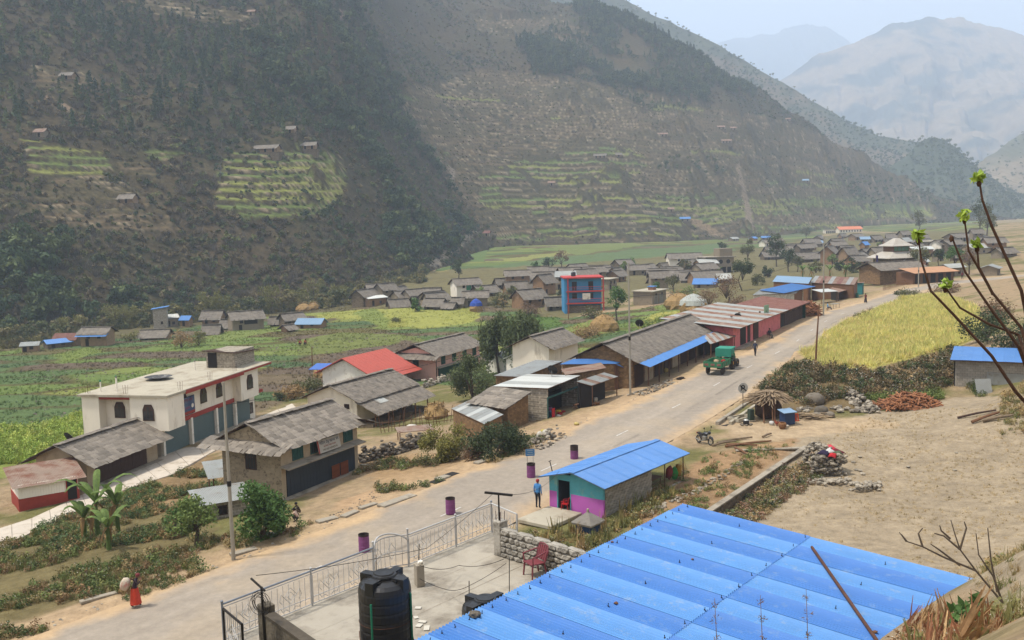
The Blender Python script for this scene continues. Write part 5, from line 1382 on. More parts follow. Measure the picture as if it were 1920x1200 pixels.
for k, (c, z0, z1) in enumerate(((T_(60, 50, 130), 4.4, 6.4), (T_(190, 40, 50), 3.2, 4.4), (T_(230, 226, 220), 2.8, 3.2), (T_(226, 186, 50), .8, 2.8))):
 obj('flag', move(box(0, .62, -.02, .02, z0, z1), rz=.4 + .3 * math.sin(k)), mat('flag_%d' % k, c, var=.2), t)
a, b = G(1656, 545), G(1700, 534)
t = thing('stick_fence', 'low fence of brown sticks at the road bend', 'fence', a, math.atan2(b.y - a.y, b.x - a.x))
fl = (b - a).length
for k in range(int(fl / .9)): obj('picket', tube([(k * .9, 0, -.3), (k * .9 + random.uniform(-.08, .08), 0, 1.15 + random.uniform(-.1, .2))], .05, 5), M_WOODB, t)
for z in (.4, .9): obj('rail', tube([(-.2, 0, z), (fl, 0, z)], .035, 5), M_WOODB, t)
A51 = math.radians(51)
TZ = 5.5
M_RAIL = mat('white_rail_paint', T_(214, 216, 222), var=.12, scale=4, rough=.5, stain=T_(160, 156, 156), stain_amt=.3)
M_RAILB = mat('blue_grey_rail', T_(150, 160, 178), var=.15, scale=4, rough=.45)
rA, rB, rC = at(416, 1133, 6.6), at(921, 944, 6.6), at(969, 964, 6.6)
rail_len = (rB - rA).length
rdir = (rB - rA).normalized(); rang = math.atan2(rdir.y, rdir.x)
t = thing('terrace_building', 'concrete building with a flat roof terrace beside the road', 'building', (rA.x, rA.y, 0), rang)
L = rail_len + 2.0
dp = 11.0
obj('wall', box(.25, 9.8, -dp + .2, -.15, -.8, TZ - .16), M_PLASTER, t)
rs = obj('roof_slab', join(box(-.1, L - 2.0 + .1, -1.6, .1, TZ - .16, TZ), box(-.08, 10.1, -dp, -1.6, TZ - .16, TZ - .004)), mat('terrace_concrete', T_(196, 190, 180), var=.16, scale=.9, stain=T_(138, 130, 120), stain_amt=.62, stain_scale=.55, bump=.25, bscale=14), t)
obj('slab_joint', box(.2, 9.8, -3.1, -3.06, TZ - .003, TZ + .002), M_CONC, t)
for k in range(4): opening(t, 2 + k * 3.0, 1.0, 1.2, 1.4, -.15, M_WOOD, M_GLASS, 2, side='b')
pl = at(938, 1040, TZ)
t = thing('stone_parapet', 'whitewashed stone parapet wall with mossy stains along the terrace edge', 'wall', (pl.x, pl.y, TZ), math.radians(-45))
m_ws = mat('white_stone', T_(206, 202, 196), var=.3, scale=4, stain=T_(96, 90, 82), stain_amt=.62, stain_scale=2.2, rnd=.12, bump=.5, bscale=12)
obj('pillar', move(bbox(.34, .4, 1.22, .02), (0, .05, 0)), m_ws, t)
obj('pillar_rebar', join(*[tube([(dx, dy + .05, 1.2), (dx * 1.2, dy + .05, 1.55)], .01, 4) for dx in (-.1, .1) for dy in (-.1, .1)]), M_RUST, t, kind='stuff')
obj('core', box(.17, 7.0, -.10, .10, -.1, .95), mat('lime_mortar', T_(150, 144, 134), var=.3, stain=T_(84, 78, 70), stain_amt=.6), t)
stones = [mkmesh('stone', rock(50 + k, 1, .9, .12, .75), m_ws, False) for k in range(6)]
z = 0.0; row = 0
while z < .92:
 h = random.uniform(.16, .23); x = .17
 while x < 6.9:
  wd = random.uniform(.22, .42)
  o = obj('stone', random.choice(stones), parent=t, loc=(x + wd / 2, -.11, z + h / 2), rot=(random.uniform(-.1, .1), 0, random.choice((0, math.pi))), scale=(wd * 1.12, .16, h * 1.22))
  x += wd
 z += h; row += 1
for k in range(9): obj('coping_stone', random.choice(stones), parent=t, loc=(.5 + k * .77, 0, .96), scale=(.85, .34, .16))
def diamond_panel(par, x0, x1, h, y=0.0):
 n = max(2, int((x1 - x0) / .19)); dx = (x1 - x0) / n
 me = mkmesh('baluster', tube([(0, 0, .09), (0, 0, h - .05)], .008, 5), M_RAIL)
 for k in range(n + 1): obj('baluster', me, parent=par, loc=(x0 + k * dx, y, 0))
 c = (x0 + x1) / 2
 orn = []
 for cc in ((c,) if x1 - x0 < 1.1 else (c - (x1 - x0) * .25, c + (x1 - x0) * .25)):
  for s in (.22, .11):
   orn.append(tube([(cc - s, y - .02, h * .58), (cc, y - .02, h * .58 + s * 1.15), (cc + s, y - .02, h * .58), (cc, y - .02, h * .58 - s * 1.15), (cc - s, y - .02, h * .58)], .011, 5))
  for sg in (-1, 1):
   orn.append(tube([(cc + sg * .22, y - .02, h * .58), (cc + sg * .34, y - .02, h * .72), (cc + sg * .40, y - .02, h * .52), (cc + sg * .3, y - .02, h * .40)], .010, 5))
   orn.append(tube([(cc + sg * .05, y - .02, .12), (cc + sg * .18, y - .02, .22), (cc + sg * .30, y - .02, .16), (cc + sg * .38, y - .02, .30)], .010, 5))
 for g in orn: obj('ornament', g, M_RAIL, par)
 obj('middle_rail', tube([(x0, y, h * .28), (x1, y, h * .28)], .014, 6), M_RAIL, par)
 obj('bottom_rail', tube([(x0, y, .07), (x1, y, .07)], .018, 6), M_RAIL, par)
t = thing('railing', 'white metal railing with diamond ornaments along the terrace edge above the road', 'railing', (rA.x, rA.y, TZ), rang)
hR = 1.1
fr = [0, .27, .49, .625, .83, 1.0]
xs = [q * rail_len for q in fr]
for k, x in enumerate(xs):
 ht = hR + (.05 if k not in (2, 3) else .16)
 o = obj('post', tube([(x, 0, 0), (x, 0, ht)], .032, 8), M_RAIL if k else M_RAILB, t)
 obj('finial', move(lathe([(.0, -.04), (.042, -.015), (.045, .015), (0, .05)], 10, False), (x, 0, ht + .03)), M_RAILB if k in (0, 5) else M_RAIL, o)
for k in range(5):
 if k == 2:
  continue
 obj('top_rail', tube([(xs[k], 0, hR), (xs[k + 1], 0, hR)], .030, 8), M_RAILB if k < 2 else M_RAIL, t)
 obj('upper_bar', tube([(xs[k], 0, hR - .09), (xs[k + 1], 0, hR - .09)], .012, 6), M_RAIL, t)
 diamond_panel(t, xs[k] + .05, xs[k + 1] - .05, hR - .09)
xa, xb = xs[2], xs[3]
bow = lambda f: (xa + (xb - xa) * f, .42 * math.sin(math.pi * f), 0)
for z_, r_ in ((hR + .12, .03), (hR + .0, .02), (.55, .014), (.07, .018)):
 obj('arched_rail', tube([(bow(f)[0], bow(f)[1], z_ - (.28 * (abs(2 * f - 1) ** 3) if z_ > hR + .05 else 0)) for f in np.linspace(0, 1, 15)], r_, 7), M_RAIL, t)
for f in np.linspace(.1, .9, 8): obj('baluster', tube([(bow(f)[0], bow(f)[1], .07), (bow(f)[0], bow(f)[1], hR)], .009, 5), M_RAIL, t)
for f in (.3, .7):
 for s in (-1, 1): obj('ornament', tube([(bow(f)[0] - .2, bow(f)[1] - .02, .6), (bow(f)[0], bow(f)[1] - .02, .6 + s * .28), (bow(f)[0] + .2, bow(f)[1] - .02, .6)], .011, 5), M_RAIL, t)
t2 = thing('railing', 'short white railing return behind the T-shaped pole beside the parapet', 'railing', (rB.x, rB.y, TZ), math.atan2(rC.y - rB.y, rC.x - rB.x))
l2 = (rC - rB).length
obj('top_rail', tube([(0, 0, hR), (l2, 0, hR)], .03, 8), M_RAIL, t2); obj('post', tube([(l2, 0, 0), (l2, 0, hR)], .03, 8), M_RAIL, t2)
diamond_panel(t2, .08, l2 - .06, hR - .08)
t3 = thing('stair_gate', 'dark framed white gate panel at the stair end of the terrace', 'gate', (rA.x, rA.y, TZ), math.radians(-53))
obj('frame', join(tube([(.08, 0, 1.0), (1.45, 0, 1.0)], .035, 6), tube([(1.45, 0, -.9), (1.45, 0, 1.02)], .035, 6), tube([(.08, 0, -.9), (.08, 0, 1.0)], .03, 6), tube([(.08, 0, -.85), (1.45, 0, -.85)], .03, 6)), M_IRON, t3)
for k in range(8): obj('bar', tube([(.2 + k * .155, 0, -.85), (.2 + k * .155, 0, 1.0)], .012, 5), M_RAIL, t3)
for zc in (.45, -.25):
 for s in (.4, .22): obj('ornament', tube([(.77 - s, -.02, zc), (.77, -.02, zc + s * .8), (.77 + s, -.02, zc), (.77, -.02, zc - s * .8), (.77 - s, -.02, zc)], .014, 5), M_RAIL, t3)
obj('lower_panel', join(tube([(1.5, 0, .55), (3.2, -.0, .55)], .014, 5), *[tube([(1.55 + k * .2, 0, -.9), (1.55 + k * .2, 0, .55)], .01, 4) for k in range(9)]), M_IRON, t3, kind='stuff')
wa, wb = at(499, 1139, 6.75), at(587, 1200, 6.75)
t = thing('mossy_wall', 'dark mossy plastered wall closing the stair side of the terrace', 'wall', (wa.x, wa.y, TZ - 1.2), math.atan2(wb.y - wa.y, wb.x - wa.x))
m_moss = mat('mossy_plaster', T_(130, 122, 110), var=.35, scale=3, stain=T_(70, 64, 56), stain_amt=.8, stain_scale=2.0, bump=.5, bscale=10)
obj('wall_body', box(.2, 7.0, -.12, .12, 0, 2.3), m_moss, t)
obj('end_pillar', move(bbox(.36, .36, 2.55, .02), (.0, 0, 0)), m_moss, t)
obj('coping', box(.18, 7.0, -.15, .15, 2.3, 2.36), mat('mossy_coping', T_(104, 96, 86), var=.4, scale=4), t)
M_HOSE = mat('green_hose', T_(44, 140, 110), rough=.5)
def tank(name, label, loc, R, Ht, rz):
 t = thing(name, label, 'water tank', loc, rz)
 prof = [(R * .96, 0), (R, .06)]
 for k in range(5):
  z0 = .12 + k * Ht * .145
  prof += [(R, z0), (R * 1.012, z0 + .03), (R * 1.012, z0 + Ht * .11), (R, z0 + Ht * .14)]
 prof += [(R, Ht * .80), (R * .97, Ht * .86), (R * .86, Ht * .91), (R * .62, Ht * .945), (R * .42, Ht * .96), (R * .40, Ht * .985)]
 obj('body', lathe(prof, 36), M_BLACKPL, t, smooth=False)
 obj('lid', lathe([(R * .47, Ht * .975), (R * .48, Ht * .99), (R * .46, Ht * 1.01), (R * .40, Ht * 1.015), (R * .38, Ht * 1.035), (R * .1, Ht * 1.045), (.0001, Ht * 1.045)], 28), M_BLACKPL, t)
 for k in range(4):
  a = math.radians(45 + 90 * k)
  g = join(box(R * .42, R * 1.0, -.12, .12, Ht * .80, Ht * .985), box(R * .42, R * .7, -.16, .16, Ht * .90, Ht * .96))
  obj('lifting_lug', move(g, rz=a), M_BLACKPL, t)
 return t
p = atd(725, 1195, 24.0)
t = tank('water_tank', 'large black ribbed plastic water tank on a low stand with green pipes', (p.x, p.y, 6.72), .65, 1.66, .3)
for s, dx in ((-1, -.45), (1, .58)):
 obj('pipe', tube([(dx, -.62, -1.1), (dx, -.66, .9), (dx, -.64, 1.18)] if s < 0 else [(dx, -.34, -1.1), (dx, -.36, 1.2), (dx - .25, -.1, 1.42)], .026, 8), M_HOSE, t)
obj('strap', move(torus(.665, .006, 36, 4), (0, 0, .52)), M_RUST, t)
stn = thing('tank_stand', 'low iron stand carrying the black water tank', 'stand', (p.x, p.y, TZ), .2)
for x in (-.55, .55):
 for y in (-.5, .5): obj('leg', tube([(x * 1.25, y * 1.25, 0), (x, y, 1.2)], .04, 6), M_RUST, stn)
obj('platform', box(-.66, .66, -.62, .62, 1.17, 1.22), M_RUST, stn)
p = atd(912, 1200, 26.2)
tank('water_tank', 'lower black water tank standing on the terrace floor beside the blue roof', (p.x, p.y, TZ - .02), .64, 1.35, .1)
p = atd(497, 1205, 25.3)
t = thing('service_pole', 'thin black iron pole carrying a coil of black cable at the stair end', 'pole', (p.x, p.y, TZ - .6), math.radians(-30))
obj('shaft', tube([(0, 0, 0), (-.02, 0, 2.75)], .035, 8), M_IRON, t)
obj('cross_arm', tube([(-.38, 0, 2.92), (.1, 0, 2.66)], .03, 6), M_IRON, t)
r_ = random.Random(5)
for k in range(7):
 obj('cable_loop', move(torus(r_.uniform(.18, .3), .008, 20, 4), (r_.uniform(-.06, .06), -.05 - .015 * k, 2.35 + r_.uniform(-.05, .05)), rx=math.pi / 2, rz=r_.uniform(-.2, .2)), M_IRON, t)
obj('meter_box', move(bbox(.36, .2, .42, .02), (-.12, -.15, .55)), mat('meter_grey', T_(190, 196, 200), rough=.5), t)
p = at(938, 1040, TZ)
t = thing('utility_pole', 'black T-shaped iron pole standing on the parapet pillar', 'pole', (p.x, p.y, TZ + 1.2), rang)
obj('shaft', tube([(0, 0, 0), (0, 0, .95)], .03, 8), M_IRON, t)
obj('cross_arm', move(box(-.52, .52, -.04, .04, .93, 1.0), rz=math.radians(-75)), M_IRON, t)
def stub(px, py, label, h=.55, conc=True, rod=.6):
 p = at(px, py, TZ)
 t = thing('concrete_stub' if conc else 'iron_rod', label, 'post', (p.x, p.y, TZ), .4)
 if conc: obj('stub', bbox(.26, .3, h, .015), M_CONC, t)
 obj('rod', tube([(0, 0, h if conc else 0), (.04, .02, (h if conc else 0) + rod)], .014, 6), M_IRON, t)
 if conc: obj('rag', move(rock(9), (.06, -.02, h + .06), s=(.2, .2, .22)), M_WHITE2, t)
stub(787, 1098, 'square concrete post stub with an iron rod on the terrace', .72, True, .65)
stub(955, 1110, 'slanting iron rod carrying wire beside the plastic chair', 0, False, 1.1)
stub(880, 1165, 'short iron rod beside the lower water tank', 0, False, 1.2)
stub(706, 1110, 'thin iron rod in front of the arched railing', 0, False, 1.2)
def wire(label, pts, sag=.3, r=.009, name='wire'):
 path = []
 for a, b in zip(pts[:-1], pts[1:]):
  a, b = Vector(a), Vector(b)
  for k in range(10):
   f = k / 10; q = a.lerp(b, f); q.z -= sag * 4 * f * (1 - f) * (b - a).length * .06; path.append(q)
 path.append(Vector(pts[-1]))
 return tag(obj(name, tube(path, r, 4), M_IRON), label, 'wire')
_w = lambda px, py, d: atd(px, py, d)
wire('loose black wire from the concrete stub across the terrace', [at(787, 1060, TZ + 1.2), at(860, 1060, TZ + .3), at(945, 1048, TZ + 1.1)], .8)
wire('black wire looping low between the stub and the tank rod', [at(787, 1085, TZ + .3), at(835, 1105, TZ + .1), at(880, 1098, TZ + 1.1)], .5)
wire('black wire rising from the tank rod to the slanting rod', [at(880, 1098, TZ + 1.15), at(949, 1056, TZ + 1.1)], .3)
wire('black overhead wire from the cable pole to the road side', [atd(480, 1079, 25), atd(800, 1028, 30), atd(925, 925, 34)], .2)
wire('black overhead wire from the T-pole towards the checkpost', [atd(945, 927, 33), atd(1048, 884, 55)], .3)
m_tile = mat('white_tile', T_(228, 226, 220), var=.1)
for k, (a, b) in enumerate(((784, 1140), (792, 1166), (786, 1173), (800, 1178), (780, 1158))):
 p = at(a, b, TZ + .012)
 tag(obj('tile', move(bbox(random.uniform(.15, .4), random.uniform(.12, .2), .02, .003), (0, 0, 0)), m_tile, None, p, (0, 0, random.uniform(0, 3))), 'broken white tile lying on the terrace beside the big tank', 'tile', 'broken tiles on the terrace')
def chair(label, loc, rz, m, s=1.0):
 t = thing('plastic_chair', label, 'chair', loc, rz)
 t.scale = (s, s, s)
 for x in (-.22, .22):
  obj('leg', tube([(x * 1.12, -.24, 0), (x, -.2, .42)], [.024, .03], 6), m, t)
  obj('leg', tube([(x * 1.1, .27, 0), (x * .9, .2, .42)], [.024, .03], 6), m, t)
  obj('armrest', tube([(x * 1.1, -.2, .42), (x * 1.25, -.22, .64), (x * 1.22, 0, .67), (x * 1.05, .24, .72)], .024, 6), m, t)
 obj('seat', slab((-.24, -.25, .43), (.24, -.25, .43), (.22, .22, .41), (-.22, .22, .41), .03), m, t)
 bk = obj('backrest', join(*[slab((-.22 + k * .095, .20, .46), (-.15 + k * .095, .20, .46), (-.17 + k * .105, .33, .86), (-.25 + k * .105, .33, .86), .015) for k in range(5)]), m, t, kind='stuff')
 obj('back_frame', tube([(-.24, .21, .42), (-.27, .3, .72), (-.2, .34, .87), (0, .35, .9), (.2, .34, .87), (.27, .3, .72), (.24, .21, .42)], .022, 6), m, t)
m_maroon = mat('maroon_plastic', T_(150, 74, 86), var=.25, rough=.5, stain=T_(110, 86, 88), stain_amt=.4)
p = at(1003, 1079, TZ)
chair('faded maroon plastic armchair on the terrace by the stone parapet', (p.x, p.y, TZ), math.radians(-60), m_maroon, 1.12)
p = at(1060, 955, .22)
chair('red plastic chair on the slab at the checkpost door', (p.x, p.y, .22), math.radians(-110), mat('red_plastic', T_(206, 44, 52), var=.15, rough=.45), .82)
P1, P0, P2 = at(1280, 945, 7.2), at(780, 1200, 7.2), at(1830, 1100, 6.55)
u = (P0 - P1); Lr = u.length + 6.5; u.normalize()
v = (P2 - P1); v = (v - u * v.dot(u)); Sr = (P2 - P1).length; v.normalize()
n_ = u.cross(v)
if n_.z < 0: n_ = -n_
t = thing('blue_roof_building', 'building under a wide blue corrugated metal roof below the camera', 'building', (P1.x, P1.y, 0), 0)
O = Vector((0, 0, 7.2))
mb1 = mat('blue_sheet_light', T_(98, 168, 250), var=.09, scale=1.5, rough=.6, streak=(1, 1, 1), stain=T_(146, 182, 230), stain_amt=.3, stain_scale=2.5, spec=.4)
mb2 = mat('blue_sheet_deep', T_(72, 142, 236), var=.09, scale=1.5, rough=.6, stain=T_(116, 162, 226), stain_amt=.28, stain_scale=2.5, spec=.4)
ns = int(round(Lr / 1.0)); ws = Lr / ns
pit = ws / 8
for i in range(ns):
 for j, (a, b) in enumerate(((.0, .475), (.465, 1.0))):
  q = O + u * (i * ws) + v * (a * Sr) + n_ * (.012 * (i % 2) + (.0 if j == 0 else -.02))
  dark = (i % 2 == (0 if j == 0 else 1))
  if u.cross(v).z > 0: g = corr(q, u, v, ws + .05, (b - a) * Sr, pit, .03)
  else: g = corr(q + u * (ws + .05), -u, v, ws + .05, (b - a) * Sr, pit, .03)
  obj('roof_sheet', g, mb2 if dark else mb1, t)
bolt = mkmesh('roof_bolt', join(lathe([(.022, 0), (.03, .012), (.010, .018), (.010, .085), (.0001, .09)], 6)), M_IRON)
for i in range(ns * 2):
 for fv in (.03, .26, .47, .74, .97):
  if fv in (.26, .74) and i % 4 != 1: continue
  if fv in (.47, .97) and i % 2: continue
  q = O + u * ((i + .5) * ws / 2 + random.uniform(-.04, .04)) + v * (fv * Sr + random.uniform(-.03, .03)) + n_ * .022
  obj('roof_bolt', bolt, parent=t, loc=q, rot=(random.uniform(-.2, .2), random.uniform(-.2, .2), 0))
cw = [O + v * .35 + u * .3 - n_ * .3, O + v * .35 + u * (Lr - .3) - n_ * .3, O + v * (Sr - .4) + u * (Lr - .3) - n_ * .3, O + v * (Sr - .4) + u * .3 - n_ * .3]
ring = [(q.x, q.y) for q in cw]
if sum((ring[k][0] * ring[(k + 1) % 4][1] - ring[(k + 1) % 4][0] * ring[k][1]) for k in range(4)) < 0: ring = ring[::-1]; cw = cw[::-1]
V = [(x, y, -.8) for x, y in ring] + [tuple(q) for q in cw]
obj('wall', (V, [(i, (i + 1) % 4, 4 + (i + 1) % 4, 4 + i) for i in range(4)]), M_BLOCKW, t)
for fv in (.02, .24, .46, .70, .98):
 a = O + v * (fv * Sr) - n_ * .07
 obj('purlin', tube([a + u * .05, a + u * (Lr - .05)], .035, 6), M_RUST, t)
def roof_pt(px, py):
 d = Vector(ray(px, py).tolist()); o = Vector(_C.tolist()); pp = Vector((P1.x, P1.y, 7.2))
 return o + d * ((pp - o).dot(n_) / d.dot(n_))
a, b = roof_pt(1522, 1030), roof_pt(1650, 1215)
tag(obj('iron_pipe', tube([a + n_ * .07, b + n_ * .07], .045, 8), M_RUST), 'rusty iron pipe lying across the blue roof', 'pipe')
for (px, py, s, lb) in ((890, 1158, .3, 'round dark stone on the blue roof edge above the tanks'), (1764, 1170, .42, 'flat grey stone near the weedy corner of the blue roof'), (1640, 1188, .14, 'small pale chip of wood on the blue roof'), (1148, 1018, .12, 'small scrap of debris high on the blue roof edge'), (1298, 1050, .10, 'pale scrap on the blue sheets'), (1155, 1133, .13, 'dry leaf scrap in the middle of the blue roof')):
 q = roof_pt(px, py) + n_ * (s * .3)
 tag(obj('stone' if s > .2 else 'scrap', move(rock(int(px), 2 if s > .2 else 1, .7), s=(s, s * .8, s * .8)), M_ROCKD if s > .2 else M_WOODB, None, q), lb, 'stone' if s > .2 else 'debris')
u_ = Vector((math.cos(A51), math.sin(A51), 0)); l_ = Vector((-math.sin(A51), math.cos(A51), 0))
ob = at(1133, 918, 1.95)
t = thing('checkpost', 'purple and turquoise painted checkpost hut with blue metal roof', 'hut', (ob.x, ob.y, .05), A51)
x0, x1, y0, y1 = .42, 5.7, .35, 4.15; hw = 1.98; rise = .52
M_TURQ = mat('turquoise_paint', W_(84, 160, 178), var=.18, scale=1.5, stain=W_(130, 160, 150), stain_amt=.3)
M_MAG = mat('magenta_paint', W_(172, 92, 178), var=.12, scale=1.2, stain=W_(150, 100, 150), stain_amt=.25)
ym = (y0 + y1) / 2
def endwall(x, m1, m2, zs=1.12):
 g1 = join(box(x, x + .15, y0, ym - .05, -.6, zs), box(x, x + .15, y1 - .55, y1, -.6, zs))
 return g1
dy0, dy1 = y1 - 1.55, y1 - .55
obj('lower_wall', join(box(x0, x0 + .15, y0, dy0, -.6, 1.12), box(x0, x0 + .15, dy1, y1, -.6, 1.12)), M_MAG, t)
up = lambda a, b: ([(x, y, z) for x in (x0, x0 + .15) for (y, z) in ((a, 1.12), (b, 1.12), (b, hw + (rise - .06) * (1 - abs(b - ym) / (ym - y0))), *([(ym, hw + rise - .06)] if a < ym < b else []), (a, hw + (rise - .06) * (1 - abs(a - ym) / (ym - y0))))])
def upwall(a, b):
 V = up(a, b); n = len(V) // 2
 return V, [tuple(reversed(range(n))), tuple(range(n, 2 * n))] + [(i, (i + 1) % n, n + (i + 1) % n, n + i) for i in range(n)]
obj('upper_wall', join(upwall(y0, dy0), upwall(dy1, y1), box(x0, x0 + .15, dy0, dy1, 1.9, 2.2)), M_TURQ, t)
obj('door_frame', join(box(x0 - .02, x0 + .1, dy0 - .0, dy0 + .06, 0, 1.92), box(x0 - .02, x0 + .1, dy1 - .06, dy1, 0, 1.92), box(x0 - .02, x0 + .1, dy0 + .06, dy1 - .06, 1.86, 1.92)), M_TURQ, t)
obj('open_door', move(box(0, .95, -.03, 0, .02, 1.85), (x0 + .1, dy1 - .05, 0), rz=math.radians(-12)), M_DKBLUE, t)
obj('inner_floor', box(x0, x1, y0 + .1, y1 - .1, -.6, .02), M_CONC, t)
obj('back_wall', join(box(x1 - .15, x1, y0, y1, -.6, hw)), M_BLOCK, t)
obj('road_wall', box(x0 + .15, x1 - .15, y1 - .16, y1, -.6, hw), M_MAG, t)
sw = obj('block_wall', box(x0 + .15, x1 - .15, y0 + .02, y0 + .16, -.6, hw), mat('joint_mortar', T_(120, 112, 100), var=.3), t)
m_blk = mat('loose_block', T_(190, 186, 178), var=.25, scale=3, rnd=.2, stain=T_(116, 106, 94), stain_amt=.5, stain_scale=2)
bme = [mkmesh('block', bbox(1, 1, 1, .05), m_blk) for k in range(1)]
z = -.2; r = 0
while z < hw - .1:
 x = x0 + .16 - (.2 if r % 2 else 0)
 while x < x1 - .1:
  a, b = max(x, x0 + .15), min(x + .42, x1)
  if b - a > .06: obj('block', bme[0], parent=sw, loc=((a + b) / 2, y0 + .03, z), rot=(0, 0, random.uniform(-.015, .015)), scale=(b - a - .02, .14 + random.uniform(0, .03), .195))
  x += .42
 z += .21; r += 1
Lx, Wy = 9.8, 4.65; xr0 = -.02
zr = hw + rise + .02; ze = hw - .06
rt = obj('roof', join(slab((xr0, -.05, ze), (xr0 + Lx, -.05, ze), (xr0 + Lx, ym, zr), (xr0, ym, zr), .03), slab((xr0, ym, zr), (xr0 + Lx, ym, zr), (xr0 + Lx, Wy, ze), (xr0, Wy, ze), .03)), mat('roof_underside', T_(120, 140, 170)), t)
S1 = math.hypot(ym + .05, zr - ze)
for k in range(11):
 wk = Lx / 11
 obj('roof_sheet', corr((xr0 + k * wk, -.05, ze + .025 + .006 * (k % 2)), (1, 0, 0), (0, ym + .05, zr - ze), wk + .03, S1, .1, .012), M_BLUE, rt)
 obj('roof_sheet', corr((xr0 + k * wk + wk + .03, Wy, ze + .025 + .006 * (k % 2)), (-1, 0, 0), (0, ym - Wy, zr - ze), wk + .03, math.hypot(Wy - ym, zr - ze), .1, .012), M_BLUE, rt)
obj('ridge_cap', slab((xr0, ym - .18, zr + .035), (xr0 + Lx, ym - .18, zr + .035), (xr0 + Lx, ym + .18, zr + .06), (xr0, ym + .18, zr + .035), .02), M_BLUE, rt)
for x in (x1 + 1.6, xr0 + Lx - .15):
 for y in (y0, y1): obj('post', tube([(x, y, -.6), (x, y, hw - .02)], .035, 6), M_RUST, t)
obj('shelter_floor', box(x1, xr0 + Lx, y0, y1, -.7, .0), M_CONC, t)
obj('shelter_kerb', box(x1, xr0 + Lx - .4, y0 - .02, y0 + .16, -.5, .12), M_BLOCK, t)
obj('side_rail', join(tube([(x1, y0, .75), (xr0 + Lx - .15, y0, .78)], .02, 5)), M_RUST, t)
hut_xy = lambda x, y, z=0.05: ob + u_ * x + l_ * y + Vector((0, 0, z - ob.z))
t = thing('entrance_slab', 'raised concrete slab in front of the checkpost door', 'slab', hut_xy(-2.75, 2.0), A51)
obj('slab_top', bbox(3.0, 2.4, .22, .03), M_CONC_W, t, (1.55, .95, -.02)); obj('slab_footing', bbox(2.6, 2.1, .5, .05), M_STONE, t, (1.55, .95, -.5))
t = thing('shelter_table', 'dark wooden table under the checkpost shelter roof', 'table', hut_xy(7.2, 1.3), A51)
obj('table_top', box(-.7, .7, -.4, .4, .70, .75), M_WOODB, t)
for x in (-.62, .62):
 for y in (-.33, .33): obj('leg', tube([(x, y, 0), (x, y, .7)], .03, 5), M_WOODB, t)
for k, (x, y, zc, c, lb) in enumerate(((8.2, .55, 1.0, T_(150, 60, 60), 'maroon cloth bundle hung under the shelter'), (8.75, .48, .85, T_(60, 160, 80), 'green cloth bundle hung on the shelter rail'), (9.2, .45, .95, T_(190, 150, 60), 'ochre and red cloth hung at the shelter corner'))):
 g = rock(70 + k, 2, 1.2, .18, .1)
 q = hut_xy(x, y, zc)
 tag(obj('cloth_bundle', move(g, s=(.62, .35, .75)), mat('cloth_%d' % k, c, var=.4, scale=4), None, q, (0, 0, A51), smooth=True), lb, 'cloth')
p = at(1103, 1003, .0)
t = thing('shrine', 'small blue shrine with a pyramid slab roof among weeds', 'shrine', (p.x, p.y, -.1), A51)
obj('base', bbox(1.0, 1.0, .75, .03), mat('shrine_blue', T_(52, 82, 130), var=.3), t)
obj('cornice', move(bbox(1.3, 1.3, .12, .03), (0, 0, .75)), M_CONC, t)
obj('roof', ([(-.68, -.68, .87), (.68, -.68, .87), (.68, .68, .87), (-.68, .68, .87), (0, 0, 1.42)], [(3, 2, 1, 0), (0, 1, 4), (1, 2, 4), (2, 3, 4), (3, 0, 4)]), mat('slab_grey', T_(150, 146, 142), var=.25, stain=T_(100, 95, 90), stain_amt=.5), t)
obj('finial', move(bbox(.12, .12, .2, .02), (0, 0, 1.36)), M_CONC, t)
p = at(1041, 905, .05)
t = thing('iron_rod', 'leaning thin iron post standing at the road edge by the checkpost', 'post', (p.x, p.y, 0), 0)
obj('rod', tube([(0, 0, 0), (-.32, 0, 1.5)], .03, 6), M_IRON, t); obj('bracket', tube([(-.42, 0, 1.46), (-.22, 0, 1.54)], .02, 5), M_IRON, t)
M_GREYW = mat('grey_wall', W_(138, 128, 114), var=.2, scale=1.2, stain=W_(104, 94, 82), stain_amt=.4)
M_BRNW = mat('brown_wall', W_(140, 112, 86), var=.25, scale=1.4, bump=.4, bscale=6)
VW = {'g': M_GREYW, 'b': M_BRNW, 'w': M_WHITE, 'm': M_MUD, 'd': M_STONE_DK, 's': M_STONE, 'k': M_BRICK, 'c': M_BLOCK}
M_SLATE_F = mat('slate_far', T_(150, 143, 136), var=.4, scale=.8, stain=T_(104, 98, 92), stain_amt=.5, bump=.4, bscale=3)
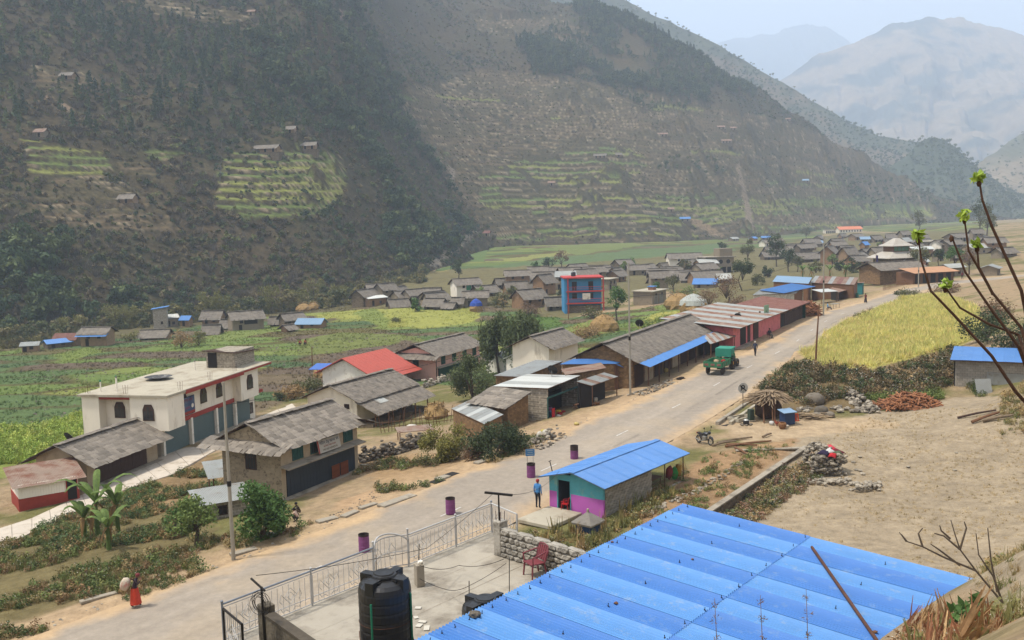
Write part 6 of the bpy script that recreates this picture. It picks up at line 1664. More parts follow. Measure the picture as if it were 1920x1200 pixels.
def vhouse(px0, px1, yt, ye, yb, wall='g', roof='s', label=None, ang=None, name='village_house', win=2, asp=.62, group='slate-roofed houses of the village'):
 c = G((px0 + px1) / 2, yb)
 w = project(np.array([c.x, c.y, c.z]))[2]
 W = max(2.5, (px1 - px0) * float(w) / FPX * .86)
 D = max(2.2, min(W * asp, 6.5))
 h = max(1.3, (yb - ye) * float(w) / FPX)
 rise = max(.45, (ye - yt) * float(w) / FPX - .03 * D)
 a = math.radians(ang if ang is not None else random.uniform(-22, 60))
 o = c - Vector((math.cos(a) * W / 2, math.sin(a) * W / 2, 0))
 lb = label or 'slate-roofed stone village house'
 t = thing(name, lb, 'house', (o.x, o.y, c.z - .15), a, None if label else group)
 if roof == 'f':
  obj('wall', box(0, W, 0, D, -2, h), VW[wall], t)
  obj('roof_slab', box(-.5, W + .5, -.6, D + .4, h, h + .22), M_CONC_W, t)
 else:
  obj('wall', gable_geo(W, D, h, rise * .85), VW[wall], t)
  if roof == 's': gable(t, W, D, h, rise, of=.55, os=.45, ex=.75, w=(.8, 1.5), mt=M_SLATE_F)
  else: gable(t, W, D, h, rise, of=.5, os=.4, cov='tin', tm={'b': M_BLUE, 'w': M_TINW, 't': M_TIN, 'l': M_BLUE_L, 'r': M_TIN_RED, 'o': mat('orange_tin', T_(236, 150, 118), var=.1)}[roof])
 n = min(win, int(W / 1.6))
 for k in range(n):
  x = W * (k + .7) / (n + .4)
  if h > 3.2: opening(t, x, h - 1.5, .8, 1.0, -.01, M_WOOD, M_DARK, 1)
  if h < 3.2 or k % 2 == 0: opening(t, x - .3, .2 if k == 0 else .7, .8, min(1.6, h - .6) if k == 0 else min(.8, h - 1.0), -.01, M_WOOD, M_DARK, 0, name='door' if k == 0 else 'window')
 return t, W, D, h
L_ = [  # left hamlet under the hill
 (147, 206, 612, 621, 649, 'm', 's', 'mud-walled house with slate roof and blue awning at the hill foot'), (96, 146, 624, 634, 650, 'm', 'r', 'low house with rust-red roof next to a blue tarp roof'), (88, 137, 634, 640, 652, 'd', 'b', 'low shed with bright blue roof under the dark hillside'), (311, 336, 588, 593, 612, 'g', 't', 'small grey house with pale roof against the block tower'), (337, 356, 591, 597, 612, 'b', 'b', 'tiny brown shed with blue roof beside the block tower'),
 (258, 316, 617, 627, 637, 'b', 's', 'long low slate shed below the block tower'), (375, 417, 581, 592, 607, 'b', 's', 'brown house with porch and pale slate roof above the fields'), (380, 412, 607, 617, 629, 'b', 's', 'small round-shouldered brown hut with slate roof'), (432, 500, 580, 592, 619, 'g', 's', 'large grey two storey house with dark veranda window at the hill foot'), (411, 440, 597, 606, 618, 'g', 's', 'slate lean-to beside the large grey house'), (530, 576, 585, 594, 611, 'd', 's', 'dark stone house with slate roof beside the pale blue shed'), (550, 606, 596, 605, 616, 'b', 'l', 'brown shed under a pale blue metal roof in the fields'), (536, 556, 607, 612, 622, 'b', 's', 'tiny slate hut in front of the pale blue shed'), (505, 530, 592, 600, 612, 'd', 's', 'low dark slate hut between grey house and pale blue shed'), (40, 72, 640, 645, 660, 'm', 't', 'mud hut with pale roof at the edge of the hamlet'),
 (670, 722, 540, 551, 573, 'd', 's', None), (689, 734, 533, 544, 556, 'd', 's', None), (728, 780, 535, 548, 562, 'd', 's', None), (684, 733, 553, 557, 573, 'b', 'w', 'low shed with white roof edge and dark red doors'), (730, 770, 559, 569, 578, 'd', 's', None), (791, 826, 538, 548, 566, 'g', 's', None), (791, 832, 558, 568, 580, 'd', 's', None), (830, 852, 566, 572, 582, 'd', 's', None), (776, 794, 553, 560, 572, 'd', 's', None), (851, 908, 520, 529, 556, 'w', 's', 'white two storey house with green shutters and slate roof'), (866, 918, 544, 553, 575, 'g', 's', 'grey house with slate roof and wooden porch below the white house'), (846, 870, 556, 563, 578, 'g', 's', None), (892, 944, 533, 543, 555, 'd', 's', None), (947, 996, 526, 538, 552, 'b', 's', None), (930, 960, 520, 528, 540, 'd', 's', None), (968, 1020, 505, 515, 527, 'd', 's', None), (968, 1008, 514, 523, 536, 'b', 's', None), (1008, 1054, 512, 524, 552, 'b', 's', 'tall brown two storey house beside the blue house'), (994, 1032, 527, 539, 550, 'd', 's', None), (971, 1036, 540, 554, 577, 'b', 's', 'wide brown house with slate roof below the blue house'), (1023, 1060, 555, 565, 582, 'g', 's', 'grey cottage leaning against the blue house'),
 (1041, 1092, 503, 511, 519, 'd', 's', None), (1093, 1146, 496, 506, 516, 'd', 's', None), (1128, 1170, 516, 522, 543, 'g', 'f', 'pale flat-roofed house behind the blue house'), (1145, 1187, 505, 513, 528, 'b', 's', None), (1155, 1192, 485, 492, 508, 'd', 's', None), (1200, 1250, 493, 501, 511, 'd', 's', None), (1213, 1272, 502, 512, 523, 'b', 's', None), (1220, 1252, 518, 526, 536, 'g', 's', None), (1250, 1322, 473, 482, 507, 'w', 's', 'big house with white ground floor and dark slate roof'), (1273, 1330, 508, 520, 530, 'g', 's', None), (1297, 1366, 506, 519, 530, 'b', 's', None), (1297, 1345, 521, 530, 540, 'g', 'b', 'small house under a bright blue sheet roof near the pink shops'), (1345, 1372, 512, 520, 530, 'b', 't', None), (1200, 1272, 538, 544, 568, 'g', 'f', 'grey flat-roofed shop beside the haystacks'),
 (1369, 1390, 444, 447, 452, 'g', 't', None), (1408, 1426, 443, 446, 451, 'b', 'b', None), (1427, 1446, 442, 445, 450, 'b', 'b', None), (1460, 1492, 456, 461, 468, 'g', 's', None), (1472, 1512, 463, 470, 478, 'g', 's', None), (1489, 1541, 472, 482, 492, 'd', 's', None), (1508, 1543, 446, 454, 464, 'g', 's', None), (1480, 1502, 456, 462, 470, 'g', 's', None), (1528, 1548, 450, 454, 462, 'g', 'l', None), (1559, 1592, 446, 454, 464, 'g', 's', None), (1545, 1588, 459, 470, 494, 'b', 's', None), (1580, 1616, 462, 472, 496, 'm', 's', 'brown two storey house with shuttered upper windows near the temple'), (1613, 1632, 443, 447, 456, 'g', 'l', None), (1616, 1635, 452, 457, 470, 'b', 'b', None), (1634, 1660, 440, 446, 454, 'g', 's', None), (1662, 1688, 437, 443, 450, 'g', 's', None), (1600, 1640, 470, 478, 490, 'd', 's', None), (1708, 1754, 461, 466, 482, 'k', 'w', 'red brick house with white roof edge near the temple'), (1730, 1780, 445, 452, 470, 'g', 'f', 'grey unfinished concrete house beyond the temple'), (1820, 1866, 449, 457, 468, 'd', 's', None), (1838, 1870, 440, 446, 454, 'g', 's', None), (1753, 1778, 466, 474, 490, 'g', 's', None), (1725, 1752, 480, 487, 498, 'k', 'w', 'small red shed with white peaked roof behind the stone house'), (1771, 1818, 493, 499, 518, 'g', 't', 'grey shop with pale roof where the road leaves the village'), (1845, 1900, 494, 500, 516, 'g', 't', 'pale-roofed shop at the far end of the road'), (1690, 1712, 470, 477, 488, 'd', 's', None), (1430, 1470, 470, 478, 487, 'd', 's', None),
 (1870, 1915, 462, 470, 482, 'g', 's', None), (1786, 1816, 470, 477, 488, 'd', 's', None), (1130, 1158, 500, 507, 516, 'g', 's', None)]
rv = random.Random(4)
def near_(a, b): return any(abs((q[0] + q[1]) / 2 - a) < 15 and abs(q[4] - b) < 5 for q in L_)
for poly_, cnt in (([(1440, 452), (1560, 446), (1700, 446), (1870, 452), (1870, 478), (1760, 492), (1640, 500), (1560, 492), (1440, 482)], 34), ([(940, 520), (1060, 512), (1240, 508), (1370, 505), (1380, 530), (1250, 545), (1180, 540), (1070, 545), (960, 548)], 22), ([(680, 548), (800, 552), (840, 575), (720, 576)], 6)):
 for _ in range(400):
  if cnt == 0: break
  a_, b_ = rv.uniform(min(q[0] for q in poly_), max(q[0] for q in poly_)), rv.uniform(min(q[1] for q in poly_), max(q[1] for q in poly_))
  if not inpoly(np.array([a_]), np.array([b_]), poly_)[0] or near_(a_, b_): continue
  s_ = 1800 / float(project(np.array(G(a_, b_)))[2]); w_ = rv.uniform(6, 10) * s_ * .95; h_ = rv.choice((2.2, 2.6, 4.4)) * s_
  L_.append((a_ - w_ / 2, a_ + w_ / 2, b_ - h_ - 1.5 * s_, b_ - h_, b_, rv.choice('ggbdmsw'), rv.choice('ssssst'), None)); cnt -= 1
groups_ = {0: 'slate houses of the middle hamlet', 1: 'slate houses behind the blue house', 2: 'houses of the far village'}
glab = {0: 'in the hamlet around the white house', 1: 'in the cluster behind the blue house', 2: 'in the far village beyond the shops'}
for q in L_:
 lb = q[7]
 k = 0 if q[0] < 1035 else (1 if q[0] < 1360 else 2)
 t, W, D, h = vhouse(*q[:7], label=lb)
 if not lb: t['label'] = ('two storey ' if h > 3.4 else 'low ') + {'g': 'grey', 'b': 'brown', 'd': 'dark stone', 'm': 'mud-plastered', 's': 'pale stone', 'w': 'whitewashed'}[q[5]] + ' house with ' + {'s': 'slate', 't': 'tin', 'b': 'blue', 'l': 'pale blue'}[q[6]] + ' roof ' + glab[k]; t['group'] = groups_[k]
 if q[:2] == (851, 908):
  for x in (.5, .72, .9): opening(t, W * x, h - 2.2, W * .2, 1.5, -.02, M_GREENW, mat('bright_green', W_(50, 150, 100)) if x != .72 else M_DARK, 1)
 if q[:2] == (147, 206):
  a = obj('awning', slab((-.6, -1.6, 2.5), (W + .6, -1.6, 2.5), (W + .6, 0, 3.0), (-.6, 0, 3.0), .04), M_BLUE, t)
 if q[:2] == (432, 500): obj('veranda', box(W * .38, W * .8, -.06, 0, h * .5, h * .92), M_DARK, t)
 if q[:2] == (1580, 1616):
  for x in (.2, .45, .7): opening(t, W * x, h - 2, 1.0, 1.4, -.02, M_WOOD, M_DARK, 1)
 if q[:2] == (1200, 1272):
  obj('roof_cabin', box(W * .35, W * .55, 1, 2.4, h + .2, h + 1.0), M_BRICK, t); obj('cabin_cover', box(W * .33, W * .57, .8, 2.6, h + 1.0, h + 1.2), M_BLUE, t)
  for x in (.15, .5): obj('roller_shutter', box(W * x, W * x + 2.2, -.05, 0, .1, 2.2), M_STEEL, t)
p = G(300, 616); w = 300
t = thing('block_tower', 'narrow grey block tower house with a blue sloping roof', 'house', (p.x - 1.7, p.y, p.z - .2), math.radians(15))
obj('wall', box(0, 3.6, 0, 3.4, -1.5, 5.6), M_BLOCK, t)
rf = obj('roof', slab((-.5, -.5, 5.55), (4.1, -.5, 6.15), (4.1, 3.9, 6.15), (-.5, 3.9, 5.55), .08), M_BLUE, t)
opening(t, 2.2, 1.3, .6, .8, -.01, M_WOOD, M_DARK, 0)
p0 = at(1058, 586, -5.5)
t = thing('blue_house', 'bright blue three storey house with red railed balconies', 'house', (p0.x, p0.y, -5.6), math.radians(2))
M_BLU = mat('blue_wall_paint', W_(62, 136, 190), var=.12, scale=1.2, stain=W_(80, 130, 170), stain_amt=.3)
M_RDT = mat('red_trim', W_(176, 66, 68), var=.15)
Wb = 9.2
obj('wall', box(.6, Wb, 0, 6.5, -1, 8.4), M_BLU, t)
obj('side_fin', box(0, .6, -1.3, 6.5, -1, 8.4), M_BLU, t)
obj('roof_slab', box(-.2, Wb + .4, -1.7, 6.9, 8.4, 8.72), M_RDT, t)
for k, z in enumerate((2.5, 5.4)):
 b = obj('balcony', box(.5, Wb + .6, -1.6, .0, z - .3, z), M_RDT, t)
 obj('handrail', join(tube([(.6, -1.5, z + .95), (Wb + .5, -1.5, z + .95)], .05, 6), tube([(.6, -1.5, z + .5), (Wb + .5, -1.5, z + .5)], .035, 6)), M_RDT, b)
 me = mkmesh('baluster', box(-.03, .03, -.03, .03, 0, .95), M_BLU)
 for q in range(16): obj('baluster', me, parent=b, loc=(.7 + q * .58, -1.5, z))
 for x in (2.6, 6.6): opening(t, x, z + (.05 if k else .9), 1.2, 2.1 if k else 1.3, -.01, M_WOOD, M_DARK, 1, name='door' if k else 'window')
for x in (.9, Wb + .3): obj('pillar', box(x - .15, x + .15, -1.55, -1.25, -1, 8.4), M_RDT, t)
obj('ground_storey', box(1.2, Wb - .4, -.9, 0, -1, 1.7), M_STONE_DK, t)
tag(obj('white_banner', box(0, 1.9, -.03, 0, 0, 1.5), mat('banner_white', W_(214, 210, 204), var=.3, scale=2, stain=W_(120, 110, 100), stain_amt=.4), None, (p0.x + 4.4, p0.y - 1.75, -2.3), (0, 0, .03)), 'white printed banner hung on the blue house balcony', 'banner')
tag(obj('roof_tank', lathe([(.55, 0), (.58, .1), (.58, .9), (.3, 1.15)], 14), M_BLACKPL, None, (p0.x + 2.6, p0.y + 3, 3.12)), 'small black tank on the blue house roof', 'water tank')
p0 = at(1323, 514, -4.4)
t = thing('round_window_house', 'grey concrete house with round windows and an unfinished upper tower', 'house', (p0.x, p0.y, -4.6), math.radians(14))
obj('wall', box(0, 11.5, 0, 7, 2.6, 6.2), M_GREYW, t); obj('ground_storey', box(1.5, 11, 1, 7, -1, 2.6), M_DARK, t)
obj('roof_slab', box(-.6, 12.1, -.8, 7.4, 6.2, 6.5), M_CONC, t); obj('upper_tower', box(6.2, 11.4, 1, 6, 6.5, 9.4), M_GREYW, t)
for x in (.8, 4.5, 8.5, 11.2): obj('pillar', box(x - .2, x + .2, -.2, .2, -1, 2.6), M_CONC, t)
for x in (2.2, 6.2, 9.2): obj('round_window', move(lathe([(.8, 0), (.8, .05)], 16), (x, -.01, 4.6), rx=math.pi / 2), M_DARK, t)
opening(t, 4.2, 3.2, .9, 2.2, -.01, M_WOOD, M_DARK, 0)
p0 = G(1574, 437)
w = float(project(np.array(p0))[2]); sc_ = w / FPX
t = thing('school', 'long white school building with an orange roof across the valley', 'school', (p0.x, p0.y, p0.z - .3), math.radians(8))
Ws = 45 * sc_; hs = 8 * sc_
obj('wall', gable_geo(Ws, 7, hs, 3 * sc_), M_WHITE, t); gable(t, Ws, 7, hs, 4.5 * sc_, of=.8, os=.6, cov='tin', tm=mat('orange_tin', T_(236, 150, 118), var=.1))
for k in range(8): opening(t, Ws * (k + .6) / 8.2, 1.0, 1.1, 1.6, -.01, M_WHITE2, M_DARK, 1)
p0 = G(1548, 438)
t = thing('school', 'small flat-roofed white block beside the orange-roofed school', 'school', (p0.x, p0.y, p0.z - .3), math.radians(8))
obj('wall', box(0, 22 * sc_, 0, 5, -1, 7.5 * sc_), M_WHITE, t); obj('roof_slab', box(-.4, 22 * sc_ + .4, -.5, 5.4, 7.5 * sc_, 7.5 * sc_ + .3), M_CONC, t)
for k in range(5): opening(t, 22 * sc_ * (k + .6) / 5.4, .2, 1.2, 2.0, -.01, M_WOOD, M_DARK, 0)
HH = [(500, 286, 46, 's', 'long pale farmhouse above the green terraces'), (545, 250, 18, 's', 'small dark hut at the top of the green terraces'), (580, 280, 26, 's', 'low farmhouse at the right of the terraces'), (128, 150, 22, 's', 'farmhouse on the bare shelf high on the left slope'), (77, 258, 10, 'w', 'tiny white-roofed hut on the left slope'), (472, 30, 8, 'w', 'tiny white-roofed hut near the top of the forest'), (1125, 296, 22, 's', 'grey farmhouse in the middle terraces'), (1160, 294, 10, 's', 'small hut next to the grey terrace farmhouse'), (1034, 348, 12, 'w', 'small pale hut on the right terraces'), (1242, 256, 20, 'w', 'white-roofed farmhouse on the brown slope'), (1352, 242, 14, 'w', 'pale farmhouse high on the brown slope'), (1374, 244, 12, 'w', 'second pale farmhouse high on the brown slope'), (1362, 268, 18, 'w', 'pale-roofed farm on the upper brown terraces'), (1477, 227, 10, 'w', 'tiny white hut near the spur edge'), (1284, 415, 18, 'b', 'blue-roofed hut above the far fields'), (1258, 397, 10, 'w', 'small pale hut beside the hill path'), (1510, 342, 12, 'l', 'light blue roofed hut on the lower spur'), (1112, 22, 12, 'w', 'hut on the skyline of the wooded spur'), (912, 443, 9, 'r', 'rusty-roofed hut above the gully fan'), (240, 381, 26, 's', 'long ruined wall house among the brown terraces')]
hpos, hw_ = hill_hit(np.array([q[0] for q in HH]), np.array([q[1] for q in HH]))
for (px, py, wpx, rf, lb), P, w in zip(HH, hpos, hw_):
 if np.isnan(w): continue
 W = max(3.5, wpx * w / FPX); D = 4.0; h = 2.6
 t = thing('hill_house', lb, 'house', (P[0] - W / 2, P[1] - 1.5, P[2] - .4), math.radians(random.uniform(-8, 8)))
 obj('terrace_wall', box(-1, W + 1, -1.2, D + 2, -3.5, .3), M_STONE_DK, t)
 obj('wall', gable_geo(W, D, h, .9), M_MUD if rf == 's' else M_GREYW, t)
 if rf == 's': gable(t, W, D, h, 1.2, of=.6, os=.5, ex=1.0, w=(1.2, 2.2), mt=M_SLATE_F)
 else: gable(t, W, D, h, 1.2, of=.6, os=.5, cov='tin', tm={'w': M_TIN_R, 'b': M_BLUE, 'l': M_BLUE_L, 'r': M_TIN_RED}[rf])
 for k in range(max(1, int(W / 3))): opening(t, W * (k + .5) / max(1, int(W / 3)), .4, .9, 1.6, -.01, M_WOOD, M_DARK, 0)
def RZ(px, py):                    # point on the road / ground surface
 p = G(px, py)
 d, i = road_dist(np.array([p.x]), np.array([p.y]))
 if abs(d[0]) < RHW[i[0]]:
  for _ in range(6):
   z = RC[i[0], 2] + .05
   p = at(px, py, z); d, i = road_dist(np.array([p.x]), np.array([p.y]))
  p.z = RC[i[0], 2] + .05 - .003 * float(d[0]) ** 2
 return p
M_PURP = mat('purple_drum_paint', T_(150, 84, 150), var=.2, scale=4, rough=.6, stain=T_(110, 60, 104), stain_amt=.35, stain_scale=3)
M_DRUMD = mat('drum_dark', T_(74, 62, 60), var=.3, scale=4)
def drum(px, py, label, dark=.18):
 t = thing('road_drum', label, 'drum', RZ(px, py), random.uniform(0, 6), None)
 obj('shell', lathe([(.27, 0), (.285, .03), (.28, .28), (.295, .30), (.28, .32), (.28, .58), (.295, .6), (.28, .62), (.28, .94 - dark)], 20, False), M_PURP, t)
 obj('rim', lathe([(.28, .94 - dark), (.28, .92), (.292, .95), (.27, .95), (.265, .6), (.0001, .6)], 20, False), M_DRUMD, t)
 return t
drum(683, 1034, 'purple painted road drum behind the arched railing', .08)
drum(845, 963, 'purple road drum standing on the centre line with torn rim', .06)
drum(996, 895, 'purple road drum with a blue sign frame fixed above it', .12)
drum(1077, 860, 'purple and dark grey road drum nearest the checkpost roof', .42)
p = RZ(995, 895)
t = thing('traffic_sign', 'small blue sign board on two thin legs standing out of a road drum', 'sign', p + Vector((0, 0, .6)), .15)
for x in (-.2, .2): obj('leg', tube([(x, 0, 0), (x, 0, 1.2)], .015, 6), M_STEEL, t)
bo = obj('board', box(-.3, .3, -.03, 0, .85, 1.3), mat('sign_sky_blue', T_(84, 150, 214), var=.2, scale=6), t)
for k, w in enumerate((.42, .34, .46)): obj('text_line', box(-w / 2, w / 2, -.036, -.03, 1.2 - k * .13, 1.24 - k * .13), mat('sign_pale', T_(190, 214, 232)), bo)
M_POLE = mat('galvanised_pole', T_(190, 188, 182), var=.12, scale=3, rough=.5, metal=.3)
def spole(px, py, h, label, r=.11, lean=0.0):
 t = thing('street_pole', label, 'pole', RZ(px, py), .5)
 obj('shaft', tube([(0, 0, -.5), (lean * .5, 0, h * .5), (lean, 0, h)], [r, r * .8, r * .55], 8), M_POLE, t)
 obj('collar', lathe([(r * 1.0, h * .42), (r * 1.05, h * .44), (r * .9, h * .45)], 10, False), M_IRON, t)
 return t
p_left = spole(438, 1050, 9.5, 'tall grey steel street pole beside the slate house')
p_mid = spole(1182, 741, 12.4, 'tall grey steel street pole beside the blue awnings')
p_far = spole(1544, 592, 12.2, 'tall grey steel street pole beside the woodpile and canopy', .13)
spole(1722, 538, 7.5, 'pale street pole in front of the stone house at the bend', .13)
def wpole(px, py, h, label, lean=.1, arm=False):
 t = thing('wooden_pole', label, 'pole', RZ(px, py), 0)
 obj('shaft', tube([(0, 0, -.4), (lean * .3, 0, h * .4), (lean, 0, h)], [.12, .09, .06], 7), M_WOODB, t)
 if arm: obj('cross_arm', box(lean - .4, lean + .4, -.03, .03, h - .4, h - .32), M_WOODB, t)
wpole(1529, 687, 6.4, 'brown wooden electric pole at the corner of the yellow field', .35)
wpole(586, 692, 3.6, 'dark wooden pole standing in the ploughed field behind the red roof', .05)
wpole(1066, 598, 3.5, 'dark pole below the blue house', 0)
P_ = lambda t, z: t.location + Vector((0, 0, z))
p = RZ(1393, 765)
t = thing('road_sign', 'round white road sign with a crossed-out black symbol on a thin post', 'sign', p, math.radians(12))
obj('post', tube([(0, 0, -.2), (0, 0, 1.5)], .035, 6), M_IRON, t)
ds = obj('disc', move(lathe([(.46, 0), (.46, .03)], 24), (0, 0, 1.75), rx=math.pi / 2), mat('sign_disc_white', T_(224, 224, 222), var=.05), t)
obj('symbol', join(move(torus(.15, .045, 14, 5), (-.02, -.045, 1.84), rx=math.pi / 2), tube([(.06, -.045, 1.72), (.24, -.045, 1.52)], .045, 5), tube([(-.2, -.045, 1.52), (-.1, -.045, 1.74)], .04, 5)), M_DARK, ds, kind='stuff')
obj('slash', tube([(-.3, -.06, 2.0), (.3, -.06, 1.5)], .035, 5), M_DARK, ds)
hd = math.radians(61)
pt = RZ(1337, 704)
M_TGREEN = mat('trailer_green', W_(50, 116, 84), var=.25, scale=2, rough=.6, stain=W_(110, 80, 64), stain_amt=.35)
M_TEALC = mat('canopy_teal', W_(44, 128, 112), var=.15, scale=1.5, rough=.7)
M_TYRE = mat('tyre', T_(74, 68, 64), var=.3, scale=6)
M_HUB = mat('yellow_hub', T_(210, 150, 50), var=.25, scale=4, rough=.6)
def wheel(par, x, y, R, w, hub):
 o = obj('wheel', move(join(torus(R * .74, R * .26, 26, 10)), (x, y, R), rx=math.pi / 2, s=(1, 1, w / (R * .52))), M_TYRE, par)
 obj('rim', move(lathe([(R * .56, -w * .4), (R * .5, 0), (R * .22, w * .12), (R * .22, w * .3), (.001, w * .3)], 18), (x, y, R), rx=math.pi / 2 if y < 0 else -math.pi / 2), hub, o)
 me = mkmesh('tread_lug', cbox(0, 0, 0, R * .16, w * .9, R * .07), M_TYRE)
 for k in range(16 if R > .5 else 0):
  a = k * math.tau / 16
  obj('tread_lug', me, parent=o, loc=(x + math.cos(a) * R * .985, y, R + math.sin(a) * R * .985), rot=(0, math.pi / 2 - a, .3))
 return o
t = thing('trailer', 'green steel farm trailer loaded with sacks behind the tractor', 'trailer', pt, hd)
obj('floor', box(-.1, 3.0, -.95, .95, .82, .92), M_TGREEN, t)
for y in (-.95, .95):
 sd = obj('side_board', box(-.1, 3.0, y - .03, y + .03, .92, 1.42), M_TGREEN, t)
 for k in range(5): obj('stake', box(.0 + k * .7, .08 + k * .7, y - (.07 if y < 0 else -.03), y + (.07 if y > 0 else -.03), .85, 1.44), M_TGREEN, sd)
tg = obj('tailboard', box(-.14, -.08, -.95, .95, .86, 1.42), M_TGREEN, t)
for y in (-.65, .0, .65): obj('reflector_panel', box(-.16, -.14, y - .2, y + .2, 1.02, 1.24), mat('faded_print', T_(170, 120, 110), var=.5, scale=8), tg)
obj('front_board', box(2.96, 3.02, -.95, .95, .92, 1.42), M_TGREEN, t)
obj('axle', tube([(.8, -.8, .42), (.8, .8, .42)], .06, 8), M_STEEL, t); obj('drawbar', tube([(2.9, 0, .75), (4.1, 0, .6)], .06, 6), M_IRON, t)
for y in (-.78, .78): wheel(t, .8, y, .46, .28, M_TYRE)
for (x, y, z, c, s, lb) in ((1.5, .1, 1.25, T_(214, 190, 160), .55, 'round tan sack standing up in the trailer'), (.9, -.2, 1.02, T_(232, 222, 204), .7, 'crumpled white sacks on the trailer bed'), (2.3, -.4, 1.2, T_(180, 50, 44), .5, 'red bundle at the front of the trailer')):
 M_ = Matrix.Translation(pt) @ Matrix.Rotation(hd, 4, 'Z') @ Matrix.Translation((x, y, z))
 o = tag(obj('sack', move(rock(int(x * 10), 2, .9, .15, .1), s=(s, s, s * .9)), mat('sack_%d' % int(x * 10), c, var=.25, scale=6), None, smooth=True), lb, 'sack'); o.matrix_world = M_
M_ = Matrix.Rotation(hd, 4, 'Z')
t = thing('tractor', 'old green tractor with a teal canvas canopy and yellow wheel hubs', 'tractor', pt + (M_ @ Vector((4.2, 0, 0))), hd)
for y in (-.72, .72): wheel(t, .3, y, .70, .40, M_HUB); wheel(t, 2.35, y * .9, .46, .26, M_HUB)
obj('engine_hood', join(box(1.0, 2.75, -.3, .3, .95, 1.45), box(1.0, 2.6, -.36, .36, .85, 1.0)), M_TGREEN, t)
obj('chassis', join(box(-.1, 2.6, -.22, .22, .5, .95), tube([(2.35, -.6, .46), (2.35, .6, .46)], .05, 6), tube([(.3, -.6, .7), (.3, .6, .7)], .09, 8)), M_IRON, t)
for y in (-.72, .72): obj('fender', join(*[box(.3 + math.cos(a) * .8 - .16, .3 + math.cos(a) * .8 + .16, y - .22, y + .22, .7 + math.sin(a) * .8 - .02, .7 + math.sin(a) * .8 + .02) for a in np.linspace(.5, 2.6, 7)]), M_TGREEN, t, kind='stuff')
obj('seat', box(.2, .6, -.25, .25, 1.1, 1.25), M_DARK, t); obj('steering_wheel', move(torus(.2, .02, 16, 5), (.95, 0, 1.6), ry=.6), M_DARK, t); obj('exhaust', tube([(1.7, .2, 1.4), (1.7, .2, 2.2)], .04, 6), M_IRON, t)
for x in (-.45, 1.05):
 for y in (-.68, .68): obj('canopy_post', tube([(x, y, .9), (x, y, 2.35)], .03, 6), M_TGREEN, t)
cp = obj('canopy', join(slab((-.6, -.85, 2.32), (1.2, -.85, 2.36), (1.2, .85, 2.36), (-.6, .85, 2.32), .05), slab((-.62, -.85, 1.45), (-.62, -.85, 2.3), (-.62, .85, 2.3), (-.62, .85, 1.45), .04)), M_TEALC, t)
obj('canopy_side', box(-.6, .5, -.88, -.84, 1.75, 2.3), M_TEALC, cp)
obj('headlight', move(lathe([(.1, 0), (.12, .06)], 12), (2.75, -.2, 1.25), ry=math.pi / 2), M_STEEL, t); obj('headlight', move(lathe([(.1, 0), (.12, .06)], 12), (2.75, .2, 1.25), ry=math.pi / 2), M_STEEL, t)
p = RZ(1321, 833)
t = thing('motorcycle', 'dark parked motorcycle with chrome rims by the courtyard entrance', 'motorcycle', p, math.radians(-58)); t.scale = (.95, .95, 1.0)
for x, nm in ((.68, 'front_wheel'), (-.62, 'rear_wheel')):
 wv = obj('wheel', move(torus(.26, .055, 26, 8), (x, 0, .32), rx=math.pi / 2), M_TYRE, t)
 obj('rim', move(torus(.19, .022, 24, 6), (x, 0, .32), rx=math.pi / 2), M_STEEL, wv)
 for k in range(6): obj('spoke', tube([(x, 0, .32), (x + math.cos(k * 1.047) * .19, 0, .32 + math.sin(k * 1.047) * .19)], .01, 4), M_STEEL, wv)
M_BIKE = mat('bike_black', T_(44, 48, 58), var=.2, rough=.3, spec=.6)
obj('fuel_tank', move(rock(5, 2, .7, .02, .2), (.14, 0, .80), s=(.62, .34, .38)), M_BIKE, t, smooth=True)
obj('seat', slab((-.7, -.13, .82), (-.05, -.14, .76), (-.05, .14, .76), (-.7, .13, .82), .1), M_DARK, t)
obj('engine', move(bbox(.42, .3, .36, .05), (.05, 0, .3)), M_STEEL, t); obj('side_panel', box(-.45, -.1, -.14, .14, .5, .72), M_BIKE, t)
for y in (-.08, .08): obj('fork', tube([(.68, y, .32), (.42, y, 1.0)], .022, 6), M_STEEL, t); obj('shock', tube([(-.6, y * 1.4, .34), (-.5, y * 1.4, .72)], .03, 6), M_STEEL, t)
obj('handlebar', tube([(.3, -.36, 1.06), (.42, -.1, 1.02), (.42, .1, 1.02), (.3, .36, 1.06)], .016, 6), M_IRON, t)
for y in (-.3, .3): mr = obj('mirror', tube([(.36, y, 1.05), (.38, y * 1.2, 1.28)], .01, 4), M_IRON, t); obj('mirror_glass', move(lathe([(.06, 0), (.065, .03)], 10), (.38, y * 1.22, 1.31), ry=-math.pi / 2), M_DARK, mr)
obj('headlamp', move(rock(2, 2, 1, .02, .1), (.55, 0, .95), s=(.22, .26, .26)), M_BIKE, t, smooth=True); obj('front_mudguard', tube([(.95, 0, .5), (.84, 0, .64), (.66, 0, .68), (.48, 0, .6)], .05, 6), M_BIKE, t)
obj('exhaust', tube([(.1, -.18, .32), (-.3, -.2, .28), (-.8, -.22, .38)], [.03, .045, .05], 8), M_STEEL, t); obj('tail_light', cbox(-.78, 0, .75, .1, .14, .1), M_RED, t)
def blob_animal(name, label, cat, p, rz, parts, m):
 t = thing(name, label, cat, p, rz)
 V = bpy.data.meshes.new(name); vs, es, rs = [], [], []
 for chain in parts:
  b = chain.get('from')
  prev = b
  for (x, y, z, r) in chain['pts']:
   vs.append((x, y, z)); rs.append(r)
   if prev is not None: es.append((prev, len(vs) - 1))
   prev = len(vs) - 1
 V.from_pydata(vs, es, [])
 o = skin_obj('body', V, rs, [m], t)
 return t
